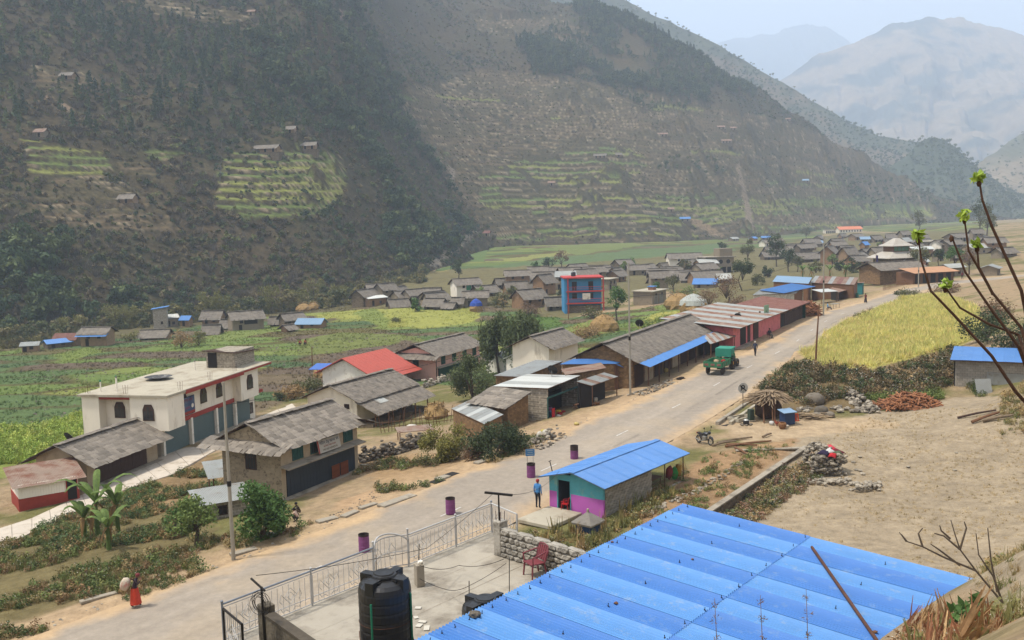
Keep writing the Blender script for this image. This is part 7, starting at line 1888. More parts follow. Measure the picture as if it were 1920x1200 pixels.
def skin_mesh(V, rs, sub=1):
 o = bpy.data.objects.new('tmp', V); COL.objects.link(o)
 o.modifiers.new('skin', 'SKIN');
 if not V.skin_vertices: V.skin_vertices.new() if hasattr(V.skin_vertices, 'new') else None
 for i, r in enumerate(rs): V.skin_vertices[0].data[i].radius = r if hasattr(r, '__len__') else (r, r); V.skin_vertices[0].data[i].use_root = (i == 0)
 sb = o.modifiers.new('sub', 'SUBSURF'); sb.levels = sub; sb.render_levels = sub
 dg = bpy.context.evaluated_depsgraph_get()
 me = bpy.data.meshes.new_from_object(o.evaluated_get(dg))
 bpy.data.objects.remove(o)
 me.polygons.foreach_set('use_smooth', [True] * len(me.polygons))
 return me
def skin_obj(name, V, rs, mats, parent):
 me = skin_mesh(V, rs); me.name = name
 me.materials.clear()
 for m in mats: me.materials.append(m)
 return obj(name, me, parent=parent)
M_DOG = mat('dog_coat', T_(66, 56, 50), var=.3, scale=5)
blob_animal('dog', 'dark dog lying asleep on the dirt beside the road', 'dog', RZ(1271, 712), .4, [
 {'pts': [(0, 0, .14, .14), (.25, .02, .15, .16), (.5, .05, .14, .13), (.68, .1, .16, .09), (.8, .16, .13, .075), (.9, .22, .09, .045)]},
 {'from': 0, 'pts': [(-.12, -.06, .1, .09), (.02, -.26, .06, .05), (.16, -.36, .04, .035), (.26, -.38, .03, .03)]},
 {'from': 2, 'pts': [(.56, -.12, .07, .05), (.68, -.26, .04, .04), (.8, -.34, .03, .03)]}, {'from': 2, 'pts': [(.66, .0, .07, .05), (.86, -.06, .04, .035), (.98, -.1, .03, .03)]},
 {'from': 0, 'pts': [(-.2, .06, .09, .03), (-.34, .14, .05, .02), (-.36, .26, .03, .015)]}, {'from': 4, 'pts': [(.76, .24, .2, .025)]}], M_DOG)
M_HEN = mat('hen_red', T_(150, 70, 44), var=.3, scale=8)
blob_animal('hen', 'red-brown hen standing beside the wicker basket', 'hen', G(1457, 799), 2.2, [
 {'pts': [(0, 0, .24, .13), (.12, 0, .27, .11), (.2, 0, .36, .055), (.23, 0, .45, .045), (.29, 0, .45, .015)]}, {'from': 0, 'pts': [(-.14, 0, .3, .06), (-.26, 0, .42, .05)]},
 {'from': 0, 'pts': [(0, .06, .12, .03), (0, .06, .02, .015), (.05, .06, .01, .012)]}, {'from': 0, 'pts': [(0, -.06, .12, .03), (0, -.06, .02, .015), (.05, -.06, .01, .012)]}], M_HEN)
def sack(px, py, s, c, label, k=0, h=.9):
 m = mat('sack_cloth_%d_%d_%d' % c, T_(*c), var=.15, scale=7, rough=.8)
 g = rock(px + k, 2, 1.1, .08, .3)
 p = RZ(px, py); p.z += s * h * .45
 return tag(obj('sack', move(g, s=(s, s * .75, s * h)), m, None, p, (0, 0, random.uniform(0, 3)), smooth=True), label, 'sack')
sack(1211, 702, .75, (222, 220, 214), 'left of two white sacks on the long house platform', h=1.3); sack(1222, 700, .75, (218, 216, 210), 'right of two white sacks on the long house platform', h=1.3)
sack(1249, 698, .55, (206, 180, 96), 'yellow sack on the long house platform'); sack(1012, 824, .55, (226, 224, 218), 'white sack by the rubble beside the shrubs', h=1.2); sack(1023, 821, .55, (222, 220, 214), 'second white sack by the rubble beside the shrubs', h=1.2); sack(1018, 814, .45, (210, 196, 110), 'yellow bag on top of the white sacks')
sack(1081, 797, .5, (216, 200, 130), 'yellow bag lying on the dirt outside the tin shop', h=.5)
sack(772, 806, 1.1, (226, 224, 220), 'white plastic sheet bundle on the yard shelf', h=.5); sack(1447, 797, .5, (220, 222, 226), 'crumpled white plastic bag by the stick hut', h=.7); sack(1476, 801, .4, (214, 208, 200), 'pale rag beside the wicker basket', h=.5)
p = RZ(1117, 760); t = thing('stove', 'clay stove with a white pot at the edge of the road', 'stove', p, .3)
obj('clay_body', move(rock(8, 2, .7), (0, 0, .18), s=(.8, .6, .5)), M_SOIL, t); obj('pot', lathe([(.16, .35), (.2, .5), (.18, .7), (.14, .72)], 12), M_STEEL, t)
p = RZ(1082, 766); t = thing('bench', 'small dark wooden bench outside the tin shop', 'bench', p, math.radians(60))
obj('seat', box(-.5, .5, -.15, .15, .38, .43), M_WOODB, t)
for x in (-.42, .42):
 for y in (-.1, .1): obj('leg', box(x - .03, x + .03, y - .03, y + .03, 0, .38), M_WOODB, t)
for (a, b, l, w, ang, lb) in ((745, 940, 3.6, 1.0, 52, 'long concrete drain cover slab at the road edge'), (656, 965, 1.6, .7, 60, 'short concrete drain slab among weeds below the house'), (690, 950, 1.6, .6, 48, 'middle concrete drain slab beside the long slab'), (613, 976, 1.6, .8, 40, 'broken grey drain slab near the two children'), (457, 1036, 1.8, .7, 40, 'low concrete block beside the street pole'), (510, 1003, 1.9, .6, 38, 'concrete slab in the weeds near the tree'), (186, 1122, 2.2, .5, 40, 'weathered concrete kerb piece in roadside weeds'), (830, 897, 1.3, .9, 50, 'concrete drain edge with dark opening'), (905, 866, 1.8, .8, 50, 'thin concrete drain edge near the shrubs')):
 p = G(a, b); t = thing('drain_slab', lb, 'slab', p, math.radians(ang))
 obj('slab_top', move(bbox(l * .8, w * .7, .14, .02), (0, 0, -.02)), M_CONC, t); obj('slab_side', move(bbox(l * .74, w * .6, .4, .02), (0, 0, -.42)), M_CONC, t)
for (a, b) in ((846, 890), (820, 903)):
 p = G(a, b, .02); tag(obj('drain_opening', box(-.5, .5, -.35, .35, -.02, .03), M_DARK, None, p, (0, 0, math.radians(52))), 'dark open drain hole between concrete edges', 'drain', 'open drain holes')
a, b = G(1345, 797), G(1428, 735)
t = thing('drain_wall', 'long concrete side drain wall along the uphill road edge', 'wall', a, math.atan2(b.y - a.y, b.x - a.x)); Ld = (b - a).length
obj('outer_kerb', box(0, Ld, -.15, .15, -.5, .28), M_CONC, t); obj('channel', box(0, Ld, -.75, -.15, -.5, -.02), M_DARK, t); obj('inner_kerb', box(.6, Ld, -1.0, -.75, -.5, .22), M_CONC_W, t)
a, b = at(1322, 965, .5), at(1512, 836, .6)
t = thing('garden_wall', 'long low weathered concrete wall between garden and courtyard', 'wall', (a.x, a.y, 0), math.atan2(b.y - a.y, b.x - a.x)); Lg = (b - a).length
obj('wall_body', box(-4, Lg, -.16, .16, -.8, .52), M_STONE_DK, t); obj('coping', box(-4.05, Lg + .05, -.2, .2, .52, .6), M_CONC, t)
c = at(1380, 845, .45)
t = thing('garden_wall', 'low weathered wall closing the garden towards the road', 'wall', (b.x, b.y, 0), math.atan2(c.y - b.y, c.x - b.x)); Lg = (c - b).length
obj('wall_body', box(.25, Lg, -.14, .14, -.8, .42), M_STONE_DK, t); obj('coping', box(.25, Lg, -.18, .18, .42, .5), M_CONC, t)
rocks = [mkmesh('stone', rock(200 + k, 1, .8, .18, .5), M_ROCK) for k in range(8)]
rocksD = [mkmesh('stone', rock(240 + k, 1, .75, .2, .4), M_ROCKD) for k in range(8)]
def heap(name, label, cat, pts, src, s0, s1, pos=None, z=0.0):
 """pts: list of (x, y, z) in heap coordinates"""
 t = thing(name, label, cat, pos, 0)
 for (x, y, zz) in pts:
  s = random.uniform(s0, s1)
  obj('stone', random.choice(src), parent=t, loc=(x, y, zz), rot=(random.uniform(-.4, .4), random.uniform(-.4, .4), random.uniform(0, 6)), scale=(s * random.uniform(.8, 1.3), s, s * random.uniform(.6, .9)))
 return t
def line_pts(a, b, w, n, z0=0, h=0, rows=1):
 out = []
 for k in range(n):
  f = random.random(); q = Vector(a).lerp(Vector(b), f); d = (Vector(b) - Vector(a)).normalized()
  o = random.uniform(-w, w); r = random.random() * h * (1 - abs(o) / (w + 1e-6)) if h else 0
  out.append((q.x - a[0] - d.y * o, q.y - a[1] + d.x * o, float(gz(q.x - d.y * o, q.y + d.x * o)) - a[2] + .06 + r))
 return out
c = G(1552, 893)
pts = []
for k in range(210):
 a = random.uniform(0, 6.28); r = math.sqrt(random.random())
 x, y = math.cos(a) * r * 1.15, math.sin(a) * r * 1.7 + 1.5
 pts.append((x, y, (1 - r ** 4) * 1.7 * random.uniform(.75, 1.0) + .1))
for k in range(110):                                   # stacked face
 x = random.uniform(-1.1, 1.15); z_ = random.uniform(.1, 1.4); pts.append((x, -.1 + random.uniform(-.06, .06) + .1 * z_, z_))
heap('stone_pile', 'tall pile of stacked grey building stones in the courtyard', 'stone pile', pts[:300], rocks + rocksD, .26, .38, c)
c = G(1555, 908); heap('stone_spread', 'layer of pale stones spread in front of the tall pile', 'stone pile', [(random.uniform(-1.3, 1.5), random.uniform(-.5, .7), .1 + random.uniform(0, .15)) for k in range(60)], rocks, .24, .36, c)
c = G(1626, 917); heap('stone_block_pile', 'small low rectangular heap of pale stones on the dry grass', 'stone pile', [(-.8 + .27 * i + random.uniform(-.04, .04) + .12 * j, -.45 + .3 * j + random.uniform(-.04, .04), .12 + .2 * k) for i in range(6) for j in range(4) for k in range(2) if random.random() < .9], rocks, .26, .34, c)
for (a, b, s) in ((1600, 868, .3), (1612, 858, .3), (1604, 882, .28), (1590, 900, .3), (1578, 893, .3), (1617, 890, .35), (1703, 877, .28), (1793, 850, .25), (1790, 883, .28), (1690, 861, .2), (1596, 920, .32), (1583, 905, .28), (1613, 884, .3)):
 p = G(a, b, s * .2); tag(obj('loose_stone', random.choice(rocks), None, None, p, (0, 0, random.uniform(0, 6)), scale=(s * 1.2, s, s * .7)), 'loose pale stone lying on the dry courtyard grass', 'stone', 'loose stones in the courtyard')
a, b = G(1590, 738), G(1640, 775)
heap('stone_wall_ruin', 'tumbled grey stone wall running down beside the firewood', 'stone wall', line_pts(a, b, .9, 150, h=.7), rocksD + rocks, .3, .55, a)
a = G(1540, 770); heap('rock_rubble', 'scattered rocks around the base of the brush bank', 'rocks', [(random.uniform(-2.5, 3.5), random.uniform(-.8, 1.2), .1) for k in range(40)], rocksD + rocks, .2, .6, a)
for (px, py, s, lb) in ((1527, 757, 1.7, 'large rounded grey boulder at the foot of the brush bank'), (1540, 776, 1.2, 'pale grey boulder below the large boulder'), (1531, 783, .8, 'mossy boulder beside the pale boulder'), (1556, 782, .8, 'flat boulder by the trampled straw')):
 p = G(px, py, s * .2); tag(obj('boulder', move(rock(px, 3, .75, .05, .2), s=s), M_ROCKD, None, p, (0, 0, 1), smooth=True), lb, 'boulder')
a, b = G(1048, 815), G(1000, 850); heap('rubble_heap', 'heap of broken stones beside the white sacks', 'rubble', line_pts(a, b, 1.3, 120, h=.9), rocksD + rocks, .2, .42, a)
a, b = G(1192, 742), G(1260, 715); heap('gravel_heap', 'low heap of grey gravel and brick bits by the pole', 'rubble', line_pts(a, b, .9, 130, h=.25), rocksD + rocks, .14, .34, a)
a, b = G(676, 868), G(812, 832); heap('dry_stone_wall', 'dark dry stone wall below the yard shelf', 'stone wall', line_pts(a, b, .35, 290, h=1.3), rocksD, .28, .5, a)
a, b = G(792, 728), G(852, 712); heap('dry_stone_wall', 'pale dry stone wall in front of the pink house', 'stone wall', line_pts(a, b, .3, 180, h=1.1), rocks, .3, .5, a)
a, b = G(1400, 862), G(1215, 965); heap('border_stones', 'line of small pale stones edging the garden bed', 'stones', line_pts(a, b, .25, 110), rocks, .14, .3, a)
a, b = G(1715, 525), G(1740, 535); heap('stone_heap', 'heap of grey stones and poles in front of the stone house', 'stone pile', line_pts(G(1690, 532), G(1745, 528), 1.2, 150, h=1.4), rocksD + rocks, .4, .9, G(1690, 532))
logs = [mkmesh('log', tube([(-.5, 0, 0), (-.1, random.uniform(-.06, .06), random.uniform(-.04, .04)), (.5, 0, 0)], [.045, .055, .04], 6), mat('cut_firewood', T_(196, 136, 98), var=.4, scale=5, rnd=.3, col2=T_(120, 84, 62))) for k in range(6)]
def woodpile(label, c, n, rx, ry, h, s0, s1, name='firewood_pile', lg=None, th=1.0):
 t = thing(name, label, 'firewood', c, .2)
 for k in range(n):
  a = random.uniform(0, 6.28); r = math.sqrt(random.random())
  s = random.uniform(s0, s1)
  obj('log', random.choice(lg or logs), parent=t, loc=(math.cos(a) * r * rx, math.sin(a) * r * ry, (1 - r * r) * h * random.uniform(.55, 1) + .08), rot=(0, random.uniform(-.5, .5), random.uniform(0, 6.28)), scale=(s, th, th))
 obj('pile_core', move(rock(3, 2, 1, .05, 0), s=(rx * 1.5, ry * 1.5, h * 1.3)), M_WOODB, t)
woodpile('large orange-brown heap of split firewood at the edge of the courtyard', G(1703, 762), 300, 2.9, 2.0, 1.15, .6, 1.1, th=1.3)
woodpile('stacked reddish firewood at the end of the pink shop row', G(1520, 592), 160, 1.5, 1.8, 2.4, .8, 1.4, th=1.6)
grey_logs = [mkmesh('stick', tube([(-.5, 0, 0), (0, .05, .02), (.5, 0, 0)], [.03, .035, .02], 5), mat('dry_stick', T_(176, 156, 132), var=.35, scale=4, rnd=.3)) for k in range(3)]
c = G(1447, 790)
t = thing('stick_stack', 'domed stack of dry sticks and bark propped on poles', 'stick stack', c, 0)
for k in range(230):
 a = random.uniform(0, 6.28); r = math.sqrt(random.random())
 o = obj('stick', random.choice(grey_logs), parent=t, loc=(math.cos(a) * r * 1.5, math.sin(a) * r * 1.2 + 1.0, 1.55 + (1 - r * r) * .75), rot=(0, .35 * r * random.uniform(.4, 1.3), a + random.uniform(-.5, .5)), scale=(random.uniform(.9, 2.0), 1.5, 1.5))
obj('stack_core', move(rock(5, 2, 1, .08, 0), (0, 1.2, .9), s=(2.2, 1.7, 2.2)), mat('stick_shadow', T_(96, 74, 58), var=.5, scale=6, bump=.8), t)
for x, y, x2 in ((-.75, -.5, -.6), (-.1, -.7, .15), (.12, -.6, .3)): obj('prop_pole', tube([(x, y, 0), (x2, .5, 2.1)], .06, 6), M_WOODB, t)
t = thing('plank_scatter', 'scattered boards and sticks beside the orange crate', 'boards', G(1505, 785), 0)
for k in range(28): obj('board', random.choice(grey_logs), parent=t, loc=(random.uniform(-1.3, 1.6), random.uniform(-.6, .6), .08 + random.uniform(0, .3)), rot=(0, random.uniform(-.15, .15), random.uniform(-.6, .4)), scale=(random.uniform(1.2, 2.2), 2.2, 1.2))
p = G(1476, 795); t = thing('blue_box', 'dark blue metal box with a pale sheet lid beside the stick stack', 'box', p, .35)
obj('box_body', bbox(.95, .75, 1.0, .02), mat('box_blue', T_(46, 74, 122), var=.2, rough=.5), t); obj('lid', slab((-.7, -.55, 1.02), (.55, -.55, 1.02), (.6, .5, 1.16), (-.6, .5, 1.16), .03), M_BLUE_L, t)
p = G(1492, 790); t = thing('orange_crate', 'orange plastic crate leaning against the blue box', 'crate', p, .2)
obj('crate_frame', move(join(box(-.28, .28, -.03, .03, 0, .08), box(-.28, .28, -.03, .03, .55, .63), box(-.28, -.2, -.03, .03, .08, .55), box(.2, .28, -.03, .03, .08, .55), box(-.28, .28, .03, .3, 0, .05), box(-.28, .28, .03, .3, .58, .63)), rx=-.25), mat('orange_plastic', T_(226, 92, 50), rough=.5), t); obj('crate_back', move(box(-.26, .26, .27, .3, .05, .58), rx=-.25), mat('orange_plastic', T_(226, 92, 50)), t)
p = G(1467, 804); tag(obj('basket', lathe([(.2, 0), (.3, .2), (.32, .4), (.24, .52), (.2, .5), (.28, .36)], 16), mat('wicker', T_(168, 122, 84), var=.4, scale=14, bump=.8, bscale=40), None, p), 'round wicker basket standing in front of the stick stack', 'basket')
p = G(1399, 797); t = thing('cooking_pot', 'blackened cooking pot with a white lid on stones', 'pot', p, 0); obj('pot', lathe([(.16, .1), (.24, .2), (.24, .36), (.2, .4)], 14), M_DARK, t); obj('lid', lathe([(.2, .4), (.14, .48), (.001, .5)], 14), M_TINW, t); heap('hearth_stones', 'ring of stones under the blackened pot', 'stones', [(math.cos(a) * .4, math.sin(a) * .3, .06) for a in np.linspace(0, 5.5, 7)], rocksD, .2, .3, p)
p = G(1408, 790); t = thing('green_post', 'short square dark green concrete post by the drain', 'post', p, .3); obj('post_body', bbox(.42, .42, 1.0, .03), mat('post_green', T_(66, 84, 72), var=.3), t); obj('post_foot', bbox(.6, .6, .12, .02), M_CONC, t)
p = G(1390, 787); t = thing('water_basin', 'low square concrete washing basin beside the drain', 'basin', p, math.radians(35)); obj('basin_rim', join(box(-1.0, 1.0, -.6, -.5, 0, .28), box(-1.0, 1.0, .5, .6, 0, .28), box(-1.0, -.9, -.5, .5, 0, .28), box(.9, 1.0, -.5, .5, 0, .28)), M_CONC_W, t); obj('basin_floor', box(-.9, .9, -.5, .5, -.05, .04), M_CONC, t)
def pole_on_ground(name, label, a, b, r, m, cat='log'):
 A_, B_ = G(*a, r + .03), G(*b, r + .05)
 return tag(obj(name, tube([A_, A_.lerp(B_, .5) + Vector((0, 0, .05)), B_], [r, r * .9, r * .7], 7), m), label, cat)
for k, (a, b) in enumerate((((1345, 833), (1410, 823)), ((1360, 840), (1446, 830)), ((1335, 838), (1380, 830)), ((1378, 842), (1402, 856)), ((1430, 822), (1446, 816)), ((1362, 836), (1420, 838)))): pole_on_ground('log', 'long grey pole lying by the courtyard entrance wall', a, b, .09, M_WOODB if k % 2 else mat('grey_log', T_(150, 132, 112), var=.4, scale=4))['group'] = 'poles at the courtyard entrance'
pole_on_ground('timber', 'long dark timber lying on the courtyard by the block hut', (1795, 786), (1868, 772), .09, M_WOOD, 'timber'); pole_on_ground('timber', 'squared timber lying at the courtyard edge near the tree', (1822, 795), (1880, 775), .12, M_WOODB, 'timber'); pole_on_ground('timber', 'pale bent timber at the courtyard edge', (1842, 793), (1900, 783), .14, mat('grey_log', T_(150, 132, 112), var=.4, scale=4), 'timber')
t = thing('brush_sticks', 'bundle of bare pale sticks leaning on the brush bank', 'sticks', G(1690, 722), 0)
for k in range(14): x = random.uniform(-1.2, 1.0); obj('stick', tube([(x, 0, 0), (x * .4 - .7, 1.2, 1.3 + random.uniform(-.3, .3))], [.03, .015], 5), grey_logs[0].materials[0], t)
c = G(1552, 893)
for k, (dx, dy, dz, sx, sz, cc, lb) in enumerate(((.55, 1.4, 1.62, .55, .8, (226, 62, 84), 'pink-red cloth drying on top of the stone pile'), (.75, .8, 1.5, .7, .6, (120, 34, 48), 'dark crimson cloth drying on the stone pile edge'), (.3, .55, 1.62, .4, .4, (230, 232, 236), 'white cloth on the stone pile'), (-.1, .45, 1.55, .5, .45, (50, 40, 76), 'dark purple cloth on the stone pile'), (.35, .12, 1.45, .5, .3, (220, 50, 60), 'small red cloth hanging over the stone pile face'), (.7, .35, 1.5, .5, .4, (92, 104, 76), 'green patterned cloth on the stone pile'))):
 V = []; n = 7
 for i in range(n):
  for j in range(n):
   u, v = i / (n - 1) - .5, j / (n - 1) - .5
   V.append((u * sx * 1.3, v * sz * 1.6, -.9 * (u * u + v * v) * .7 + .06 * math.sin(9 * u + k) * math.cos(7 * v)))
 F_ = [(i * n + j, i * n + j + 1, (i + 1) * n + j + 1, (i + 1) * n + j) for i in range(n - 1) for j in range(n - 1)]
 o = tag(obj('drying_cloth', (V, F_), mat('dry_cloth_%d' % k, T_(*cc), var=.25, scale=5), None, c + Vector((dx, dy, dz + .05)), (0, 0, random.uniform(0, 1)), smooth=True), lb, 'cloth')
 sd_ = o.modifiers.new('thick', 'SOLIDIFY'); sd_.thickness = .03
loc = at(1790, 733, .5)
t = thing('block_hut', 'grey concrete block hut with a blue metal roof on the courtyard edge', 'hut', (loc.x, loc.y, .4), math.radians(-28))
sw = obj('wall', box(0, 7, .05, 5, -.8, 3.0), mat('joint_mortar', T_(120, 112, 100)), t)
r = 0; z = 0
bm_ = mkmesh('block', bbox(1, 1, 1, .04), mat('loose_block2', W_(150, 146, 140), var=.25, scale=3, rnd=.15))
while z < 2.95:
 x = -(.2 if r % 2 else 0)
 while x < 7:
  a, b = max(x, 0), min(x + .42, 7)
  if b - a > .06: obj('block', bm_, parent=sw, loc=((a + b) / 2, .03, z), scale=(b - a - .02, .14, .205))
  x += .42
 z += .22; r += 1
rf = obj('roof', slab((-.4, -.5, 3.0), (7.4, -.5, 3.0), (7.4, 5.3, 3.5), (-.4, 5.3, 3.5), .04), M_WOODB, t); sheets(rf, (-.4, -.55, 3.04), (1, 0, 0), (0, 5.8, .5), 7.8, 5.85, M_BLUE, .9)
obj('corner_gap', box(-.08, 0, .02, 4.9, -.8, 2.95), M_DARK, t)
obj('tin_sheet', corr((2.6, -.12, .9), (1, 0, -.04), (0, 0, 1), 3.0, 1.1, .1, .015), M_TIN, t)
tag(obj('tin_sheet', corr((0, 0, 0), (1, 0, 0), (0, .35, 1), 1.4, 1.5, .1, .015), M_TIN, None, G(1832, 742)), 'grey metal sheet leaning in front of the block hut', 'sheet')
def hay(px, py, w, h, label, cover=None):
 p = G(px, py); t = thing('haystack', label, 'haystack', (p.x, p.y, p.z), random.uniform(0, 3))
 g = lathe([(w * .46, -.2), (w * .52, h * .25), (w * .46, h * .55), (w * .28, h * .85), (w * .1, h), (.001, h * 1.02)], 18)
 obj('straw_body', ([(x * (1 + .12 * math.sin(7 * x + 5 * z)), y * (1 + .12 * math.cos(6 * y + 4 * z)), z) for x, y, z in g[0]], g[1]), M_STRAW, t)
 rr = np.random.default_rng(int(px)); v, f = leaf_cloud(rr, 500, [(0, 0, h * .35), (0, 0, h * .6)], [w * .52, w * .4], .16, asp=1.6)
 obj('loose_straw', (v, f), M_STRAW, t, kind='stuff')
 if cover: obj('cover_sheet', lathe([(w * .5, h * .45), (w * .44, h * .72), (w * .22, h * .98), (.001, h * 1.1)], 16, False), cover, t)
M_TARP = mat('blue_tarp', T_(50, 90, 200), var=.2, scale=3); M_PLAS = mat('grey_plastic', T_(196, 204, 206), var=.2, scale=3)
hay(1274, 579, 6.5, 3.6, 'large tan haystack beside the flat-roofed shop'); hay(1300, 586, 6.0, 3.6, 'haystack covered with grey plastic sheet', M_PLAS); hay(893, 583, 3.4, 3.0, 'haystack with a blue tarp in the middle hamlet', M_TARP); hay(940, 570, 3.0, 2.4, 'small haystack near the thicket')
hay(570, 583, 4.6, 2.2, 'low haystack on the terrace wall'); hay(588, 580, 3.6, 2.0, 'second low haystack on the terrace wall'); hay(818, 784, 2.4, 1.5, 'trampled straw heap beside the yard fence'); hay(1133, 622, 5, 3.2, 'untidy straw heap covered with rags below the blue house')
hay(606, 706, 3.0, 1.8, 'straw heap under a blue tarp shelter beside the red roof')
shed('tarp_shelter', 'small blue tarp shelter beside the red roof', 'shelter', [(578, 693, -2.9), (608, 693, -2.9), (622, 683, -2.5), (594, 681, -2.5)], mat('blue_tarp_roof', T_(96, 140, 230), var=.1), None, posts=[0, 1, 2, 3], ws=4)
a = G(716, 812)
t = thing('stick_fence', 'rough fence of upright bare sticks around the yard', 'fence', a, math.radians(20))
for k in range(22): x = k * .33; obj('stick', tube([(x, random.uniform(-.2, .2), -.2), (x + random.uniform(-.3, .3), random.uniform(-.2, .2), random.uniform(1.0, 2.4))], [.04, .02], 5), M_WOODB, t)
for z in (.5, .95): obj('rail', tube([(-.2, 0, z), (7.2, 0, z + .1)], .03, 5), M_WOODB, t)
p = G(778, 822); t = thing('drying_shelf', 'wooden shelf with a pale sheet top in the yard', 'shelf', p, .3); obj('shelf_top', slab((-1.6, -.7, .8), (1.6, -.7, .8), (1.6, .7, 1.0), (-1.6, .7, 1.0), .05), M_TIN_R, t)
for x in (-1.4, 1.4):
 for y in (-.5, .5): obj('leg', tube([(x, y, -.1), (x, y, .85)], .05, 5), M_WOODB, t)
def dish(p, rz, label, R=.45):
 t = thing('satellite_dish', label, 'dish', p, rz)
 obj('bowl', move(lathe([(.001, 0), (R * .5, .04), (R, .16), (R, .175), (R * .5, .055), (.001, .015)], 18, False), (0, 0, .55), rx=math.radians(60)), M_IRON, t)
 obj('stand', tube([(0, 0, 0), (0, .03, .55)], .03, 6), M_STEEL, t); obj('feed_arm', tube([(0, -.02, .5), (0, -.45, .8)], .015, 5), M_STEEL, t)
dish(at(1035, 706, 2.6), 2.6, 'dark satellite dish on the new tin roof', .5); dish(at(1383, 602, 3.1), 2.6, 'dark satellite dish on the pink shops roof', .5); dish(at(1199, 616, 4.2), 2.9, 'dark satellite dish behind the long slate house', .5); dish(at(128, 835, -.4), 2.6, 'dark satellite dish behind the slate shed', .55)
sgp = at(1437, 591, 3.3); t = thing('roof_sign', 'pale green sign panel standing on the pink shops roof', 'sign', sgp, math.radians(50)); obj('panel', box(-.7, .7, -.03, .03, .1, 1.4), mat('green_sign', T_(170, 206, 176), var=.2, scale=6), t); obj('legs_frame', join(box(-.6, -.55, -.02, .02, -.3, .1), box(.55, .6, -.02, .02, -.3, .1)), M_IRON, t)
wire('thin cable line climbing the forested hillside', [tuple(hill_hit(a, b)[0] + np.array([0, 0, 6.0])) for a, b in ((414, 372), (418, 270), (385, 180), (345, 60), (325, 10))], .1, .12)
wire('overhead wire from the left street pole along the shops', [P_(p_left, 8.3), P_(p_mid, 9.3)], .35, .014); wire('overhead wire from the middle to the far street pole', [P_(p_mid, 9.3), P_(p_far, 10.2)], .35, .02)
M_SKIN = mat('skin', W_(120, 84, 66), var=.1, scale=4, rough=.6); M_HAIR = mat('black_hair', T_(30, 26, 26), var=.3)
def cloth_m(n, c): return mat('cloth_' + n, W_(*c), var=.25, scale=9, rough=.9)
def person(label, p, rz, top, low, pose='stand', s=1.0, shoe=(50, 44, 40), hat=None, skirt=None, extra=None):
 t = thing('person', label, 'person', p, rz); t.scale = (s, s, s)
 J = dict(pel=(0, 0, .93), sp=(0, 0, 1.14), ch=(0, 0, 1.34), nk=(0, .0, 1.49), hb=(0, -.02, 1.56), hd=(0, -.03, 1.63), ht=(0, -.02, 1.71))
 for sd, sg in (('l', 1), ('r', -1)):
  J.update({'sh' + sd: (.18 * sg, 0, 1.42), 'el' + sd: (.23 * sg, .03, 1.15), 'wr' + sd: (.23 * sg, -.04, .91), 'hn' + sd: (.23 * sg, -.07, .83), 'hp' + sd: (.09 * sg, 0, .89), 'kn' + sd: (.10 * sg, -.03, .49), 'an' + sd: (.10 * sg, .02, .08), 'to' + sd: (.12 * sg, -.15, .045)})
 if pose == 'walk':
  J.update(knl=(.09, -.16, .52), anl=(.09, -.2, .1), tol=(.1, -.36, .05), knr=(-.09, .06, .48), anr=(-.09, .26, .13), tor=(-.1, .14, .05), ell=(.23, .12, 1.16), wrl=(.22, .08, .93), hnl=(.22, .05, .85), elr=(-.23, -.06, 1.16), wrr=(-.22, -.2, .95), hnr=(-.22, -.25, .88))
 if pose == 'carry':
  J.update(sp=(0, -.03, 1.13), ch=(0, -.1, 1.32), nk=(0, -.15, 1.46), hb=(0, -.19, 1.52), hd=(0, -.22, 1.59), ht=(0, -.22, 1.67), shl=(.17, -.1, 1.4), shr=(-.17, -.1, 1.4), ell=(.25, -.02, 1.2), wrl=(.14, .1, 1.38), hnl=(.1, .14, 1.44), elr=(-.24, -.22, 1.2), wrr=(-.14, -.32, 1.36), hnr=(-.1, -.34, 1.44), knl=(.09, -.14, .5), anl=(.09, -.12, .09), tol=(.1, -.28, .05), anr=(-.09, .2, .12), tor=(-.1, .06, .05))
 if pose == 'sit':
  for k_ in ('pel', 'sp', 'ch', 'nk', 'hb', 'hd', 'ht', 'shl', 'shr'): x, y, z = J[k_]; J[k_] = (x, y + .02, z - .45)
  J.update(hpl=(.1, 0, .46), hpr=(-.1, 0, .46), knl=(.13, -.44, .5), knr=(-.13, -.44, .5), anl=(.13, -.5, .08), anr=(-.13, -.62, .08), tol=(.14, -.66, .045), tor=(-.14, -.78, .045), ell=(.24, -.04, .7), elr=(-.24, -.04, .7), wrl=(.16, -.26, .6), wrr=(-.16, -.26, .6), hnl=(.13, -.34, .58), hnr=(-.13, -.34, .58))
 if pose == 'squat':
  J.update(pel=(0, .1, .3), sp=(0, .02, .48), ch=(0, -.08, .66), nk=(0, -.13, .8), hb=(0, -.16, .86), hd=(0, -.18, .93), ht=(0, -.17, 1.01), shl=(.17, -.08, .74), shr=(-.17, -.08, .74), hpl=(.1, .1, .27), hpr=(-.1, .1, .27), knl=(.17, -.26, .5), knr=(-.17, -.26, .5), anl=(.13, -.02, .08), anr=(-.13, -.02, .08), tol=(.14, -.2, .045), tor=(-.14, -.2, .045), ell=(.22, -.28, .56), elr=(-.22, -.28, .56), wrl=(.1, -.46, .42), wrr=(-.1, -.46, .42), hnl=(.07, -.54, .38), hnr=(-.07, -.54, .38))
 R = dict(pel=(.15, .11), sp=(.14, .105), ch=(.165, .115), nk=.055, hb=.07, hd=(.085, .1), ht=(.065, .075))
 for sd in 'lr': R.update({'sh' + sd: .062, 'el' + sd: .046, 'wr' + sd: .032, 'hn' + sd: (.034, .022), 'hp' + sd: .098, 'kn' + sd: .066, 'an' + sd: .046, 'to' + sd: (.045, .032)})
 names = list(J)
